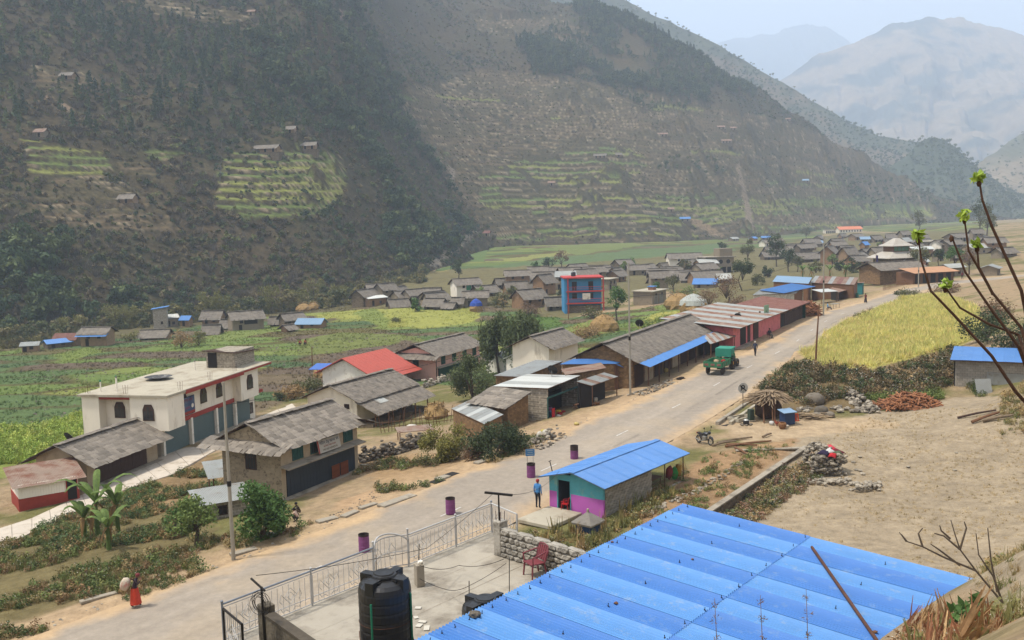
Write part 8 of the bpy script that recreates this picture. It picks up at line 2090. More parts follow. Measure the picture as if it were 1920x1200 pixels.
 E_ = [('pel', 'sp'), ('sp', 'ch'), ('ch', 'nk'), ('nk', 'hb'), ('hb', 'hd'), ('hd', 'ht')]
 for sd in 'lr': E_ += [('ch', 'sh' + sd), ('sh' + sd, 'el' + sd), ('el' + sd, 'wr' + sd), ('wr' + sd, 'hn' + sd), ('pel', 'hp' + sd), ('hp' + sd, 'kn' + sd), ('kn' + sd, 'an' + sd), ('an' + sd, 'to' + sd)]
 V = bpy.data.meshes.new('body'); V.from_pydata([J[k_] for k_ in names], [(names.index(a), names.index(b)) for a, b in E_], [])
 me = skin_mesh(V, [R[k_] for k_ in names]); me.name = 'body'
 me.materials.clear()
 for m_ in (M_SKIN, top, low, mat('shoe_%d' % shoe[0], T_(*shoe))): me.materials.append(m_)
 def cls(a, b):
  if a in ('nk', 'hb', 'hd') or b[:2] in ('hn',): return 0
  if a[:2] in ('pel', 'hp', 'kn') and not (a == 'pel' and b == 'sp'): return 2
  if a[:2] == 'an': return 3
  return 1
 segs = [(Vector(J[a]), Vector(J[b]), 2 if (a == 'pel' and b[:2] == 'hp') else cls(a, b)) for a, b in E_]
 for pl_ in me.polygons:
  c_ = pl_.center; best = (9, 0)
  for a, b, m_ in segs:
   d_ = b - a; f_ = max(0, min(1, (c_ - a).dot(d_) / d_.length_squared)); dd = (c_ - a - d_ * f_).length
   if dd < best[0]: best = (dd, m_)
  pl_.material_index = best[1]
 gs = []
 for sd, sg in (('l', 1), ('r', -1)):
  h_ = Vector(J['hn' + sd]); d_ = (h_ - Vector(J['wr' + sd])).normalized()
  for k_ in range(4): b_ = h_ + Vector((0, -.03 + .02 * k_, 0)); gs.append(tube([b_, b_ + d_ * .04, b_ + d_ * (.075 - .008 * abs(k_ - 1.4)) + Vector((-sg * .015, 0, 0))], [.010, .009, .007], 5))
  gs.append(tube([h_ - d_ * .03, h_ + Vector((-sg * .01, -.045, -.01)), h_ + d_ * .03 + Vector((-sg * .015, -.06, 0))], [.012, .010, .008], 5))
 n0 = len(me.vertices); bm = bmesh.new(); bm.from_mesh(me); g_ = join(*gs); vv = [bm.verts.new(q) for q in g_[0]]
 for f_ in g_[1]: bm.faces.new([vv[i] for i in f_])
 hd = Vector(J['hd'])
 for q in ((hd + Vector((0, -.105, -.01)), (.022, .03, .03)), (hd + Vector((.092, .01, 0)), (.02, .03, .04)), (hd + Vector((-.092, .01, 0)), (.02, .03, .04))):
  g2 = move(rock(1, 1, 1, 0, 0), q[0], s=q[1]); vv = [bm.verts.new(z_) for z_ in g2[0]]
  for f_ in g2[1]: bm.faces.new([vv[i] for i in f_])
 bm.to_mesh(me); bm.free()
 obj('body', me, parent=t)
 eye = mkmesh('eye', move(rock(1, 1, 1, 0, 0), s=.022), M_HAIR)
 for x in (-.035, .035): obj('eye', eye, parent=t, loc=hd + Vector((x, -.092, .02)))
 obj('mouth', cbox(hd.x, hd.y - .096, hd.z - .05, .045, .01, .012), mat('lips', T_(110, 60, 54)), t)
 hc = hat if hat else M_HAIR
 obj('cap' if hat else 'hair', move(lathe([(.104, -.04), (.108, .02), (.09, .08), (.05, .105), (.001, .112)], 14, False), hd + Vector((0, .018, .02)), s=(.95, 1.08, 1.0), rx=-.15), hc, t, smooth=True)
 if skirt:
  zt = J['pel'][2] + .05; zb = .16
  g3 = lathe([(.17, zt), (.2, zt - .2), (.24, zt - .5), (.28, zb)], 16, False)
  obj('skirt', ([(x * (1 + .06 * math.sin(6 * math.atan2(y, x))), y * (1 + .06 * math.cos(5 * math.atan2(y, x))) - .03 * (zt - z) , z) for x, y, z in g3[0]], g3[1]), skirt, t, smooth=True)
 return t
person('policeman in blue shirt, dark trousers and maroon cap standing on the concrete slab', at(1009, 953, .22), math.radians(150), cloth_m('blue_shirt', (70, 130, 196)), cloth_m('navy_trousers', (38, 40, 52)), s=1.0, hat=cloth_m('maroon_cap', (140, 48, 48)))
pw_ = RZ(254, 1136)
person('woman in dark shawl and red-orange skirt walking with a sack on her back', pw_, math.radians(100), cloth_m('dark_shawl', (50, 38, 52)), cloth_m('under', (80, 40, 36)), 'carry', .93, skirt=cloth_m('red_skirt', (190, 66, 46)), hat=cloth_m('head_scarf', (110, 50, 56)))
o = tag(obj('carried_sack', move(rock(12, 3, 1.05, .06, .25), s=(.46, .42, .62)), mat('white_sack_print', T_(226, 214, 200), var=.15, scale=4, stain=T_(210, 90, 96), stain_amt=.45, stain_scale=2.5), None, pw_ + Vector((-.38, -.08, 1.12)), (0, .35, .2), smooth=True), 'white and pink printed sack hanging on the walking woman', 'sack')
person('man in dark jacket with a white cap walking up the road behind the tractor', RZ(1416, 668), math.radians(150), cloth_m('dark_jacket', (52, 60, 82)), cloth_m('dark_trousers', (44, 42, 46)), 'walk', 1.0, hat=cloth_m('white_cap', (190, 186, 180)))
person('child in dark clothes squatting by the slab in front of the slate house', G(560, 966), math.radians(-60), cloth_m('dark_shirt', (60, 54, 50)), cloth_m('brown_trousers', (96, 80, 66)), 'squat', .8)
person('child in pale shirt squatting beside the washing slab', G(556, 978), math.radians(-100), cloth_m('pale_shirt', (196, 170, 158)), cloth_m('dark_shorts', (60, 56, 60)), 'squat', .8)
ps_ = RZ(1443, 634)
person('man in dark clothes sitting outside the pink shops', ps_, math.radians(20), cloth_m('black_coat', (46, 44, 48)), cloth_m('green_trousers', (54, 66, 60)), 'sit', 1.0)
chair('dark plastic chair under the sitting man outside the pink shops', ps_, math.radians(20), m_maroon, .95)
person('woman in dark red shawl standing on the road near the bend', RZ(1623, 568), math.radians(190), cloth_m('red_shawl', (110, 44, 50)), cloth_m('dark_skirt', (52, 46, 52)), 'walk', .95, skirt=cloth_m('dark_skirt', (52, 46, 52)))
pb_ = RZ(1552, 582)
person('man in light blue shirt sitting at a table outside the restaurant', pb_, math.radians(80), cloth_m('light_blue', (110, 160, 214)), cloth_m('blue_jeans', (54, 66, 96)), 'sit', 1.05)
t = thing('stool', 'low stool under the man in the light blue shirt', 'stool', pb_, .3); obj('seat', box(-.2, .2, -.18, .22, .30, .35), M_WOODB, t)
for x in (-.15, .15):
 for y in (-.12, .16): obj('leg', box(x - .02, x + .02, y - .02, y + .02, 0, .3), M_WOODB, t)
p = RZ(1565, 578); t = thing('cafe_table', 'light table outside the restaurant under the canopy', 'table', p, .5); obj('table_top', box(-.8, .8, -.45, .45, .72, .77), M_STEEL, t)
for x in (-.7, .7):
 for y in (-.35, .35): obj('leg', tube([(x, y, 0), (x, y, .72)], .025, 5), M_IRON, t)
person('villager in red walking where the road leaves the village', RZ(1804, 524), math.radians(180), cloth_m('red_shawl', (110, 44, 50)), cloth_m('dark_trousers', (44, 42, 46)), 'walk', 1.0)
for a, b, c_ in ((562, 648, (150, 60, 56)), (572, 647, (130, 50, 60))): person('farm worker in red bending in the ploughed field', G(a, b), 1.0, cloth_m('field_red', (150, 60, 56)), cloth_m('dark_skirt', (52, 46, 52)), 'squat', 1.25)['group'] = 'farm workers in the field'
def gmat(n, c, c2=None, tr=.25): return leaf_mat('leaf_' + n, W_(*c), W_(*c2) if c2 else None, trans=tr)
LM = {'lush': gmat('lush', (96, 128, 70), (58, 84, 48)), 'willow': gmat('willow', (104, 116, 78), (62, 74, 52)), 'dark': gmat('dark', (78, 92, 62), (46, 58, 42)), 'yel': gmat('yel', (140, 136, 72), (84, 88, 50)), 'olive': gmat('olive', (112, 114, 76), (70, 74, 52)), 'bam': gmat('bam', (138, 136, 84), (86, 90, 56)), 'brown': gmat('brown', (136, 112, 92), (92, 76, 64)), 'light': gmat('light', (128, 146, 84), (84, 104, 60)), 'flower': mat('white_flower', T_(226, 224, 214)), 'dry': gmat('dry', (170, 146, 108), (120, 98, 72))}
_tn = [0]
def tree(label, px, py, H, R, kind='olive', n=900, size=.16, style='round', name='tree', group=None, base=None, trunk=.3, cat='tree'):
 _tn[0] += 1; rg_ = np.random.default_rng(900 + _tn[0])
 p = base or G(px, py)
 t = thing(name, label, cat, p, random.uniform(0, 6), group)
 cz = H * (.55 if style != 'bush' else .42)
 if style == 'bamboo':
  cs = [(x, y, z) for a in rg_.uniform(0, 6.28, 9) for f in (.1, .35, .6, .85, 1.05) for x, y, z in [(math.cos(a) * R * f * .9, math.sin(a) * R * f * .9, H * (.18 + .7 * f) - (.25 * H if f > 1 else 0))]]; rs = [R * .28] * len(cs)
 else:
  cs, rs = clumps(rg_, 16 if style != 'bush' else 12, R * .8, H * (.42 if style != 'bush' else .5), cz if style != 'bush' else H * .2, R * .26, R * .5, .35)
 v, f = leaf_cloud(rg_, n, cs, rs, size, flat=1.0 if style != 'willow' else 1.3, asp=1.0 if style not in ('willow', 'bamboo') else 1.8, droop=0 if style not in ('willow', 'bamboo') else 1.6)
 if style == 'willow': v[:, 2] -= np.repeat((rg_.random(n) ** 2) * H * .35 * (np.hypot(v[::4, 0], v[::4, 1]) > R * .45), 4)
 v[:, 2] = np.maximum(v[:, 2], .02)
 if kind != 'bare': obj('crown', (v, f), LM[kind], t)
 br = []
 if style != 'bush':
  br.append(tube([(0, 0, -.3), (.06 * H * rg_.normal(), .04 * H * rg_.normal(), H * .3), (0, 0, H * .6)], [.05 * R + .06, .035 * R + .05, .03], 6))
 for k in range(12 if kind == 'bare' else 6):
  c = np.array(cs[k % len(cs)]); m_ = np.array([c[0] * .4, c[1] * .4, c[2] * .75])
  br.append(tube([(0, 0, H * (trunk if style != 'bush' else .0)), tuple(m_), tuple(c)], [.03 * R + .02, .02 * R + .012, .008], 5))
  if kind == 'bare':
   for q in range(4): d = rg_.normal(size=3) * R * .35; d[2] = abs(d[2]); br.append(tube([tuple(m_ + (c - m_) * rg_.random()), tuple(c + d)], [.015, .005], 4))
 obj('trunk' if style != 'bush' else 'stems', join(*br), bark_m if kind != 'bare' else twig_m, t)
 return t
for q in [('bushy bright green tree in front of the slate house gable', 490, 1012, 4.8, 1.75, 'lush', 5600, .12, 'bush'), ('small leafy tree beside the block hut', 366, 1022, 2.8, 1.5, 'light', 2000, .10), ('small green sapling near the street pole', 330, 1010, 1.9, .9, 'lush', 700, .08), ('left of two drooping willow trees behind the tin shop', 936, 700, 8.6, 3.0, 'willow', 4200, .18, 'willow'), ('right of two drooping willow trees behind the tin shop', 985, 696, 8.8, 3.5, 'willow', 5200, .18, 'willow'), ('round dark feathery tree below the pink house', 888, 752, 6.2, 3.1, 'willow', 6500, .13, 'bush'),
          ('yellow-green round bush beside the yard shelf', 835, 860, 4.2, 2.1, 'yel', 5200, .10, 'bush', 'bush'), ('dark flowering shrub in front of the tin patched shed', 925, 860, 3.0, 2.2, 'dark', 4200, .09, 'bush', 'bush'), ('lower flowering shrub at the road edge below the sheds', 962, 848, 2.9, 2.1, 'dark', 3800, .09, 'bush', 'bush'), ('reddish dry shrub between bush and flowering shrub', 885, 862, 1.6, 1.2, 'brown', 1200, .08, 'bush', 'bush'), ('low dark bush on the roadside below the yellow-green bush', 805, 872, 1.2, 1.1, 'olive', 900, .08, 'bush', 'bush'),
          ('thin dark sapling growing behind the tin shop', 988, 706, 3.2, .7, 'dark', 500, .1), ('bright green tree beside the lane near the blue house', 1157, 602, 7.6, 2.2, 'lush', 1500, .22), ('dark broad tree behind the pink shops', 1392, 545, 9.0, 3.2, 'dark', 2000, .25), ('tall light green tree behind the pink shops', 1402, 500, 11, 3.4, 'olive', 1500, .28), ('tall dark tree above the restaurant roofs', 1456, 500, 14, 4, 'dark', 1800, .32), ('dark tree beside the tall dark tree', 1478, 510, 9, 3.6, 'dark', 1400, .3), ('brown leafless tree above the haystacks', 1362, 580, 7.5, 3.2, 'brown', 1500, .16), ('grey bare tree by the haystacks', 1330, 590, 5.5, 2.8, 'brown', 900, .14), ('low brown thicket behind the tin roofs', 1380, 580, 4, 3, 'brown', 1300, .15, 'bush', 'thicket'),
          ('green tree beside the temple', 1722, 515, 7.5, 3.0, 'olive', 1100, .26), ('bright round tree by the end of the road', 1790, 510, 7.0, 2.6, 'lush', 1000, .26), ('brown tree beside the bright round tree', 1817, 515, 7.0, 2.8, 'brown', 700, .24), ('dark tree on the fan above the hamlet', 860, 525, 8, 3.0, 'dark', 900, .3), ('bushy tree behind the hamlet roofs', 1030, 508, 6, 3, 'dark', 700, .3), ('broad grey tree behind the blue house', 1052, 506, 8, 3.6, 'brown', 700, .3), ('tall pale poplar tree beyond the far village', 1722, 440, 18, 5, 'olive', 800, .5), ('dark tall tree by the far fields', 1838, 440, 20, 6, 'dark', 900, .5), ('second dark tree by the far fields', 1850, 445, 15, 6, 'olive', 800, .5), ('small tree in front of the school', 1512, 450, 10, 4, 'olive', 600, .4), ('bush tree beside the far lane', 1355, 478, 7, 3, 'dark', 600, .35),
          ('shrub growing beside the grey cottage', 990, 592, 4, 3.4, 'brown', 900, .2, 'bush', 'thicket'), ('leafy thicket left of the blue house', 945, 575, 5, 3.6, 'olive', 1000, .22, 'bush', 'thicket'), ('hedge of shrubs below the blue house', 1110, 598, 3, 3.6, 'olive', 900, .2, 'bush', 'thicket'), ('green shrub row behind the long house', 1215, 625, 3.2, 3.0, 'light', 1100, .16, 'bush', 'thicket'), ('cactus-like green shrub behind the long house ridge', 1250, 612, 3.4, 2.4, 'light', 800, .16, 'bush', 'thicket'), ('dry maize patch beside the straw heap', 1100, 632, 2.6, 3.2, 'dry', 1200, .18, 'bush', 'thicket'), ('reedy dry cane thicket behind the white house', 545, 748, 2.4, 2.6, 'dry', 1300, .16, 'bush', 'thicket'), ('green cane thicket behind the white house', 575, 735, 2.4, 2.4, 'olive', 1100, .16, 'bush', 'thicket'), ('round clipped bush beside the cane thicket', 525, 752, 1.5, .9, 'dark', 600, .09, 'bush', 'bush'), ('dry cane stand among the left hamlet', 340, 652, 5, 3.0, 'dry', 900, .2, 'bush', 'thicket'), ('pale cane stand beside the round brown hut', 372, 648, 4.4, 2.4, 'bam', 700, .2, 'bush', 'thicket'), ('green shrub beside the low slate shed', 245, 640, 4, 2.6, 'bam', 700, .2, 'bush', 'thicket'),
          ('olive thicket by the dark green tree', 1285, 560, 4, 3.4, 'light', 900, .2, 'bush', 'thicket'), ('tree behind the flat-roofed shop', 1262, 548, 5, 2.6, 'olive', 700, .22), ('yellowish bush in the field strip', 742, 604, 2, 1.6, 'olive', 400, .16, 'bush', 'bush'), ('bushes along the field bank right of the bend', 1705, 560, 2.2, 2.6, 'olive', 900, .14, 'bush', 'bush'), ('dark bush at the field bank end', 1690, 556, 1.8, 1.8, 'dark', 700, .14, 'bush', 'bush'), ('rusty shrub behind the yellow field', 1770, 552, 2.4, 3.2, 'brown', 1000, .16, 'bush', 'bush'), ('dark thicket above the block hut roof', 1850, 640, 4.4, 3.4, 'dark', 2000, .14, 'bush', 'thicket'), ('second dark thicket beside the block hut', 1905, 660, 5, 3.6, 'dark', 1800, .14, 'bush', 'thicket'), ('rusty bush behind the field edge', 1870, 600, 3.4, 3.0, 'brown', 1200, .16, 'bush', 'bush')]:
 tree(*q[:8], **({'style': q[8]} if len(q) > 8 else {}), **({'name': q[9], 'cat': q[9]} if len(q) > 9 else {}))
for k, (a, b, h) in enumerate(((215, 618, 8), (238, 615, 7), (290, 606, 7), (395, 600, 10), (412, 598, 8), (505, 588, 10), (590, 566, 9), (640, 566, 6), (560, 575, 6), (130, 630, 6))):
 tree('yellowish feathery bamboo clump at the foot of the dark hill', a, b, h, 3.2, 'bam', 900, .22, 'bamboo', 'bamboo_clump', 'bamboo clumps at the hill foot', cat='bamboo')
for k, (a, b) in enumerate(((1495, 510), (1530, 512), (1575, 508), (1600, 512), (1620, 520), (1440, 520), (1340, 505), (1300, 502), (1060, 560), (1170, 515), (1230, 548), (1420, 535), (1285, 520), (1480, 480), (1650, 462), (1560, 500), (1100, 520), (900, 560), (960, 558), (780, 585), (1510, 478), (1590, 486), (1700, 500), (1760, 498), (1005, 510), (1185, 500))):
 tree('small leafy tree among the village roofs', a, b, random.uniform(3.5, 6.5), random.uniform(1.6, 2.8), random.choice(['olive', 'light', 'dark', 'lush', 'brown']), 700, .3, random.choice(['round', 'bush', 'bush', 'bush']), 'village_tree', 'trees among the village roofs')
M_BAN = gmat('banana', (112, 134, 74), (76, 98, 54)); M_BAND = gmat('banana_dry', (156, 128, 88), (110, 88, 60))
def banana(px, py, H, label, group=None, s=1.0):
 p = G(px, py); t = thing('banana_plant', label, 'banana plant', p, random.uniform(0, 6), group)
 obj('trunk', tube([(0, 0, -.2), (.05, .03, H * .3), (.02, 0, H * .55)], [.16 * s, .12 * s, .07 * s], 8), M_BAN, t)
 for k in range(9):
  a = k * 2.4 + random.uniform(-.3, .3); L = H * random.uniform(.5, .75); dry = k < 3; wd = .22 * s
  V, F_ = [], []
  for i in range(7):
   f = i / 6
   r = L * (f * .8 if not dry else f * .35); z = H * .52 + L * (math.sin(f * 2.2) * .55 if not dry else .25 * math.sin(f * 3) - f * .75)
   w = wd * math.sin(math.pi * min(1, .12 + f * .85)) * (1 if not dry else .6)
   ca, sa = math.cos(a), math.sin(a)
   V += [(ca * r - sa * w, sa * r + ca * w, z - w * .4), (ca * r, sa * r, z), (ca * r + sa * w, sa * r - ca * w, z - w * .4)]
  for i in range(6):
   for j in (0, 1): F_.append((i * 3 + j, i * 3 + j + 1, i * 3 + j + 4, i * 3 + j + 3))
  obj('leaf', (V, F_), M_BAND if dry else M_BAN, t)
banana(185, 1008, 4.2, 'tallest banana plant in the weedy plot below the lane'); banana(222, 1000, 3.6, 'banana plant with drooping dry leaves beside the tallest one'); banana(160, 1016, 3.0, 'young banana plant nearest the lane edge'); banana(205, 1030, 2.6, 'short banana plant below the tallest one')
for a, b in ((1505, 520), (1522, 522), (1556, 520), (1585, 520), (1345, 520), (1125, 560)): banana(a, b, 4.0, 'banana plant behind the restaurant and shop roofs', 'banana plants behind the shops', 1.5)
def tuft(name, seed, n, h, w, lean, m):
 r = np.random.default_rng(seed); b = r.normal(size=(n, 3)) * w; b[:, 2] = 0
 tp = b + r.normal(size=(n, 3)) * lean; tp[:, 2] = h * r.uniform(.5, 1.2, n)
 sd = np.cross(tp - b, r.normal(size=(n, 3))); sd /= np.linalg.norm(sd, axis=1)[:, None]; sd *= .022 * h / .5
 return mkmesh(name, (np.stack([b - sd, b + sd, tp + sd * .25, tp - sd * .25], 1).reshape(-1, 3), np.arange(n * 4).reshape(n, 4)), m)
def weed(name, seed, n, flower=0):
 r = np.random.default_rng(seed); c, rr = clumps(r, 7, .5, .5, .2, .18, .34)
 v, f = leaf_cloud(r, n, c, rr, .085); v[:, 2] = np.maximum(v[:, 2], 0)
 if flower:
  v2, f2 = leaf_cloud(r, flower, c + [0, 0, .12], rr * 1.1, .045); v = np.concatenate([v, v2]); f = np.concatenate([f, f2 + n * 4])
 me = mkmesh(name, (v, f), [scrub_m, LM['flower']])
 if flower: me.polygons.foreach_set('material_index', np.array([0] * n + [1] * flower, np.int32))
 return me
NS = [tuft('grass_a', 1, 26, .5, .14, .14, scrub_m), tuft('grass_b', 2, 20, .4, .18, .22, scrub_m), weed('weed_a', 3, 150), weed('weed_b', 4, 120), weed('weed_c', 5, 130, 34), tuft('stalks', 6, 14, 1.2, .16, .2, scrub_m), weed('weed_d', 7, 110, 12)]
SH = (78, 92, 58)
def region(poly, n, seed):
 r = np.random.default_rng(seed); P = hit(*np.array(poly, float).T)
 lo, hi = P[:, :2].min(0) - 1, P[:, :2].max(0) + 1
 q = r.uniform(lo, hi, (n, 2)); z = gz(q[:, 0], q[:, 1]); P3 = np.stack([q[:, 0], q[:, 1], z], 1)
 a, b, _ = project(P3); m = inpoly(a, b, poly); d, i = road_dist(P3[:, 0], P3[:, 1])
 return P3[m & (np.abs(d) > RHW[i] - .2)], r
def cover(name, label, poly, n, kinds, s0, s1, cols, seed, thr=0.0, f=.3):
 P, r = region(poly, n, seed)
 k = fbm(P[:, 0] * f, P[:, 1] * f, 3, seed) > thr; P = P[k]; m = len(P)
 cc = np.array([T_(*c) for c in cols])[r.integers(0, len(cols), m)] * r.uniform(1.3, 2.5, (m, 1))
 scatter(name, P - [0, 0, .03], r.uniform(s0, s1, m), r.uniform(0, 6.28, m), r.choice(kinds, m), NS, cc, label, r.normal(size=(m, 2)) * .12)
GR = [(108, 122, 72), (92, 108, 64), (120, 124, 76), (128, 118, 80), (84, 98, 60), (150, 134, 98), (138, 112, 84)]
cover('roadside_weeds', 'weeds and grass on the bank below the road', [(-200, 1060), (60, 1010), (180, 960), (300, 1000), (420, 1010), (520, 1000), (640, 965), (610, 985), (450, 1052), (380, 1080), (260, 1122), (60, 1192), (-200, 1260)], 10000, [0, 0, 1, 1, 2, 3, 6], .3, .85, GR, 31, .49)
cover('plot_weeds', 'rank weeds in the plot by the banana plants', [(60, 1000), (170, 950), (330, 890), (420, 880), (430, 960), (330, 1010), (100, 1040)], 5000, [2, 3, 0, 1], .35, .9, [(96, 116, 72), (120, 120, 74), (150, 126, 92), (84, 104, 70)], 32, .5)
cover('yard_weeds', 'weeds on the slope below the yard and sheds', [(660, 890), (760, 850), (880, 840), (1000, 820), (1030, 835), (930, 872), (800, 915), (720, 925)], 3200, [0, 1, 2, 3, 4], .35, .85, GR, 33, .5)
cover('bank_brush', 'flowering brush on the bank below the yellow field', [(1405, 755), (1440, 715), (1490, 685), (1640, 700), (1750, 672), (1800, 655), (1800, 722), (1700, 745), (1590, 745), (1500, 768), (1430, 765)], 5200, [2, 3, 4, 6, 1, 0, 0], .5, 1.4, [SH, (96, 88, 62), (110, 96, 72), (72, 84, 54), (126, 108, 84), (150, 128, 96)], 34, .45)
cover('road_bank_brush', 'brush on the low bank between road and yellow field', [(1415, 745), (1460, 690), (1500, 655), (1560, 622), (1640, 590), (1632, 580), (1540, 618), (1470, 660), (1420, 715)], 2600, [2, 3, 4, 0], .5, 1.2, GR, 35, .35)
cover('garden_plants', 'garden seedlings and dry weeds on the brown bed', [(1180, 980), (1260, 900), (1330, 855), (1490, 830), (1470, 850), (1330, 955), (1200, 1040)], 2600, [2, 3, 0], .25, .6, [(104, 126, 74), (150, 124, 90), (120, 126, 76)], 36, .5, 1.2)
cover('hut_weeds', 'dry weeds around shrine and checkpost', [(975, 1002), (1052, 995), (1125, 992), (1200, 945), (1290, 880), (1300, 900), (1200, 985), (1130, 1040), (1050, 1030), (980, 1010)], 3200, [0, 1, 5, 2, 4], .3, .75, [(150, 138, 92), (120, 124, 78), (160, 136, 100), (108, 112, 74)], 37, .38)
cover('wall_foot_weeds', 'flowering weeds at the foot of the garden wall', [(1345, 985), (1410, 930), (1500, 850), (1530, 840), (1540, 900), (1450, 950), (1390, 1000)], 3000, [4, 4, 2, 1, 0], .4, .9, [SH, (150, 130, 96), (120, 120, 80), (136, 108, 92)], 38, .4)
cover('courtyard_grass', 'short dry grass over the courtyard', [(1380, 1010), (1500, 840), (1640, 780), (1990, 745), (2000, 1150), (1720, 1070)], 26000, [0, 1, 1], .12, .34, [(200, 180, 148), (190, 168, 128), (176, 160, 128), (206, 190, 160)], 39, .38, .5)
cover('yellow_field_crop', 'ripening yellow-green crop filling the field', [(1497, 652), (1560, 614), (1640, 585), (1690, 554), (1770, 555), (1828, 577), (1848, 610), (1808, 643), (1740, 662), (1640, 686), (1527, 688)], 26000, [0, 0, 1], .9, 1.5, [(222, 214, 140), (206, 206, 130), (230, 214, 154), (196, 200, 124), (216, 208, 136)], 40)
cover('hut_green_patch', 'green weeds beside the block hut path', [(1770, 700), (1840, 745), (1850, 720), (1800, 690)], 500, [2, 0], .6, 1.2, GR, 41); cover('bank_green_patch', 'green weeds behind the firewood heap', [(1620, 745), (1760, 730), (1770, 748), (1660, 762)], 900, [0, 2], .5, 1.0, [(112, 126, 70)], 42)
cover('plot_edge_crop', 'green crop in the field behind the slate shed', [(-100, 880), (-100, 800), (60, 806), (168, 776), (172, 836), (60, 868)], 5000, [0, 0, 3], .8, 1.4, [(160, 180, 92), (142, 166, 80), (176, 186, 100)], 43)
rr_ = np.random.default_rng(77); P = region([(-40, 650), (60, 625), (300, 584), (500, 574), (650, 553), (785, 505), (800, 530), (670, 572), (560, 584), (420, 597), (300, 616), (60, 645), (-40, 668)], 9000, 77)[0]; P = P[fbm(P[:, 0] * .1, P[:, 1] * .1, 3, 5) > .42]; m = len(P); scatter('foot_scrub', P, rr_.uniform(.5, 1.8, m), rr_.uniform(0, 6, m), rr_.integers(0, 6, m), SRC, np.array([T_(*c) for c in ((92, 100, 64), (116, 108, 76), (84, 90, 58), (130, 124, 80))])[rr_.integers(0, 4, m)] * 1.7, 'scrub along the foot of the hill')
r = np.random.default_rng(60); n = 90000
q = np.stack([r.uniform(-170, 90, n), 85 + 250 * r.random(n) ** 1.2], 1); z = gz(q[:, 0], q[:, 1]); P = np.stack([q[:, 0], q[:, 1], z], 1); a, b, w = project(P)
m = inpoly(a, b, VALLEY) & (a > -30) & (fbm(q[:, 0] * .25, q[:, 1] * .25, 3, 61) > .40); P = P[m]
ii = np.clip(np.searchsorted(GXl, P[:, 0]), 0, len(GXl) - 1); jj = np.clip(np.searchsorted(GYl, P[:, 1]), 0, len(GYl) - 1)
tc_ = col[jj, ii] * r.uniform(1.3, 2.6, (len(P), 1)); scatter('valley_crops', P, r.uniform(.25, .7, len(P)), r.uniform(0, 6.28, len(P)), r.choice([0, 1], len(P)), NS, tc_, 'low crops and weeds over the valley fields')
def litter(name, label, poly, n, s0, s1, seed, src):
 P, r = region(poly, n, seed); m = len(P)
 scatter(name, P, r.uniform(s0, s1, m), r.uniform(0, 6, m), r.integers(0, len(src), m), src, None, label)
litter('road_litter', 'stones and pale litter along the lower road edge', [(60, 1180), (260, 1108), (440, 1042), (640, 970), (650, 985), (450, 1062), (270, 1128), (60, 1200)], 800, .06, .2, 51, rocks)
litter('shop_rubble', 'small stones on the dirt in front of the shops', [(1000, 850), (1060, 800), (1180, 750), (1300, 700), (1290, 712), (1180, 772), (1070, 805), (1010, 850)], 900, .05, .18, 52, rocks)
litter('yard_rubble', 'reddish rubble on the ground in front of the slate house', [(600, 975), (700, 920), (745, 910), (700, 940), (620, 985)], 500, .05, .16, 53, rocksD); litter('valley_stones', 'stones along field edges in the valley', [(60, 700), (300, 660), (560, 640), (900, 610), (900, 640), (560, 700), (200, 780), (60, 800)], 1500, .15, .5, 54, rocksD)
P = np.array([[5.2 + .25 * k + random.uniform(-.5, .5), 11.2 + .62 * k + random.uniform(-.8, .5), 0] for k in range(15) for _ in range(16)]); P[:, 2] = gz(P[:, 0], P[:, 1]); m = len(P); r = np.random.default_rng(70)
scatter('bank_stalks', P, r.uniform(.2, .55, m), r.uniform(0, 6, m), r.choice([5, 0, 1, 1, 6], m), NS, np.array([T_(*c) for c in ((180, 150, 112), (150, 104, 80), (120, 118, 76), (160, 128, 96))])[r.integers(0, 4, m)] * 2, 'dry stalks and weeds on the bank', r.normal(size=(m, 2)) * .25)
M_BUD = mat('budding_bark', T_(96, 70, 56), var=.4, scale=20); M_BUDL = gmat('bud', (164, 186, 84), (110, 140, 60))
tp = atd(1990, 1000, 10.0); tz = float(gz(np.array([tp.x]), np.array([tp.y]))[0])
t = thing('budding_tree', 'bare branching tree with fresh green buds at the right', 'tree', (tp.x, tp.y, tz), 0)
o_ = Vector((tp.x, tp.y, tz)); fork = atd(1965, 800, 9.8) - o_
obj('trunk', tube([(0, 0, -.3), fork * .5 + Vector((.05, 0, 0)), fork], [.05, .035, .02], 8), M_BUD, t)
for k, (pl, d) in enumerate((([(1905, 735), (1860, 668), (1790, 592), (1745, 545), (1728, 490), (1722, 446)], 9.2), ([(1910, 650), (1860, 582), (1810, 510), (1784, 442)], 9.6), ([(1915, 615), (1860, 548), (1816, 470), (1808, 408)], 10.0), ([(1915, 545), (1860, 425), (1842, 375), (1836, 338)], 9.4), ([(1910, 628), (1855, 608), (1800, 577), (1772, 538)], 10.2), ([(1860, 548), (1835, 500), (1832, 462)], 10.0))):
 pts = [fork if k != 5 else atd(1862, 552, 10) - o_] + [atd(a, b, d) - o_ for a, b in pl]
 n_p = len(pts); br = obj('branch', tube(pts, [.013 * (1 - i / n_p) + .006 for i in range(n_p)], 7), M_BUD, t)
 tip = pts[-1]; obj('bud_swelling', move(rock(k, 2, 1.6, .15, 0), tip - Vector((0, 0, .03)), s=.045), M_BUD, br)
 if k not in (1,): v, f = leaf_cloud(np.random.default_rng(k), 34, [tuple(tip + Vector((0, 0, .03)))], [.06], .045, up=1.0); obj('bud_leaves', (v, f), M_BUDL, br)
 for i in range(1, n_p - 1):
  if k < 4: q = pts[i]; obj('knob', move(rock(k + i, 1, 1.2, .1, 0), q, s=.024), M_BUD, br)
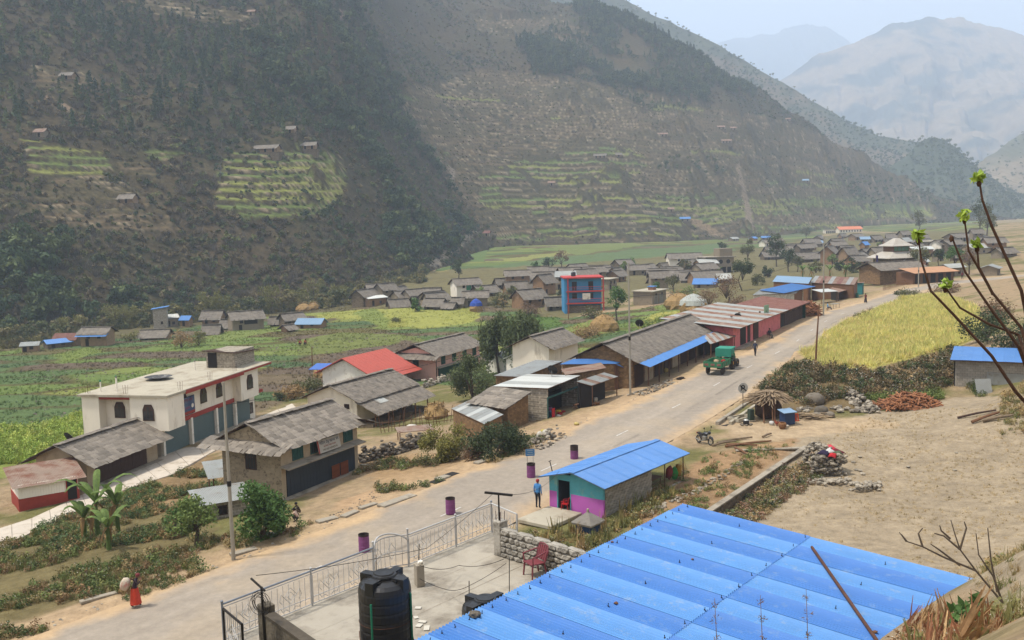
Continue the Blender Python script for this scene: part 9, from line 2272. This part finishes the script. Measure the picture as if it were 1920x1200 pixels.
sp_ = atd(1880, 1130, 15); sz = float(gz(np.array([sp_.x]), np.array([sp_.y]))[0]); o_ = Vector((sp_.x, sp_.y, sz))
t = thing('bare_shrub', 'leafless branching shrub over the courtyard edge', 'shrub', o_, 0)
for pl in ([(1880, 1130), (1830, 1070), (1800, 1030), (1790, 1000), (1783, 975)], [(1830, 1070), (1770, 1045), (1730, 1025), (1700, 1015), (1686, 998)], [(1800, 1030), (1770, 1005), (1752, 1000)], [(1800, 1030), (1812, 990), (1808, 978)], [(1730, 1025), (1722, 1000), (1730, 990)], [(1800, 1060), (1760, 1030), (1745, 1020)], [(1870, 1110), (1858, 1050), (1852, 990)], [(1782, 1010), (1765, 995), (1762, 985)], [(1880, 1130), (1862, 1080), (1835, 1040), (1830, 1000)], [(1700, 1015), (1690, 1002)]):
 pts = [atd(a, b, 15) - o_ for a, b in pl]; obj('branch', tube(pts, [.014 * (1 - i / len(pts)) + .004 for i in range(len(pts))], 5), twig_m, t)
tree('leafy green plant at the corner of the blue roof', 0, 0, 1.2, .35, 'lush', 120, .10, 'bush', 'bush', base=Vector((7.6, 15.6, float(gz(np.array([7.6]), np.array([15.6]))[0]))), cat='plant')
for a, b in ((1430, 1200), (1515, 1200), (1345, 1200)):
 q = atd(a, b + 60, 12.5); obj_ = thing('dry_grass_stem', 'single reddish dry grass stem in front of the blue roof', 'grass stem', q, 0, 'dry stems before the blue roof')
 h = random.uniform(.9, 1.15); g0_ = float(gz(np.array([q.x]), np.array([q.y]))[0]) - q.z
 obj('stem', tube([(0, 0, g0_), (0, 0, .3), (-.03, 0, h)], [.008, .006, .003], 5), LM['dry'], obj_); v, f = leaf_cloud(np.random.default_rng(a), 60, [(-.02, 0, h * .7), (-.03, 0, h * .9), (0, 0, h * .45)], [.08, .05, .06], .011, asp=2.2); obj('seed_head', (v, f), LM['brown'], obj_)
r = np.random.default_rng(88); q = np.stack([r.uniform(5, 60, 14000), r.uniform(4, 75, 14000)], 1); z = gz(q[:, 0], q[:, 1]); m = (z > 1.0) & ~((q[:, 1] > 16) & (q[:, 0] < q[:, 1] * .52 - .5)); P = np.stack([q[m, 0], q[m, 1], z[m]], 1); m = len(P)
scatter('bank_grass', P, np.where(P[:, 1] < 30, r.uniform(.2, .5, m), r.uniform(.3, 1.0, m)), r.uniform(0, 6, m), np.where(P[:, 1] < 30, r.choice([0, 1], m), r.choice([0, 1, 2, 3], m)), NS, np.array([T_(*c) for c in ((150, 138, 96), (120, 124, 78), (170, 148, 108))])[r.integers(0, 3, m)] * 1.9, 'grass and weeds over the hill bank')
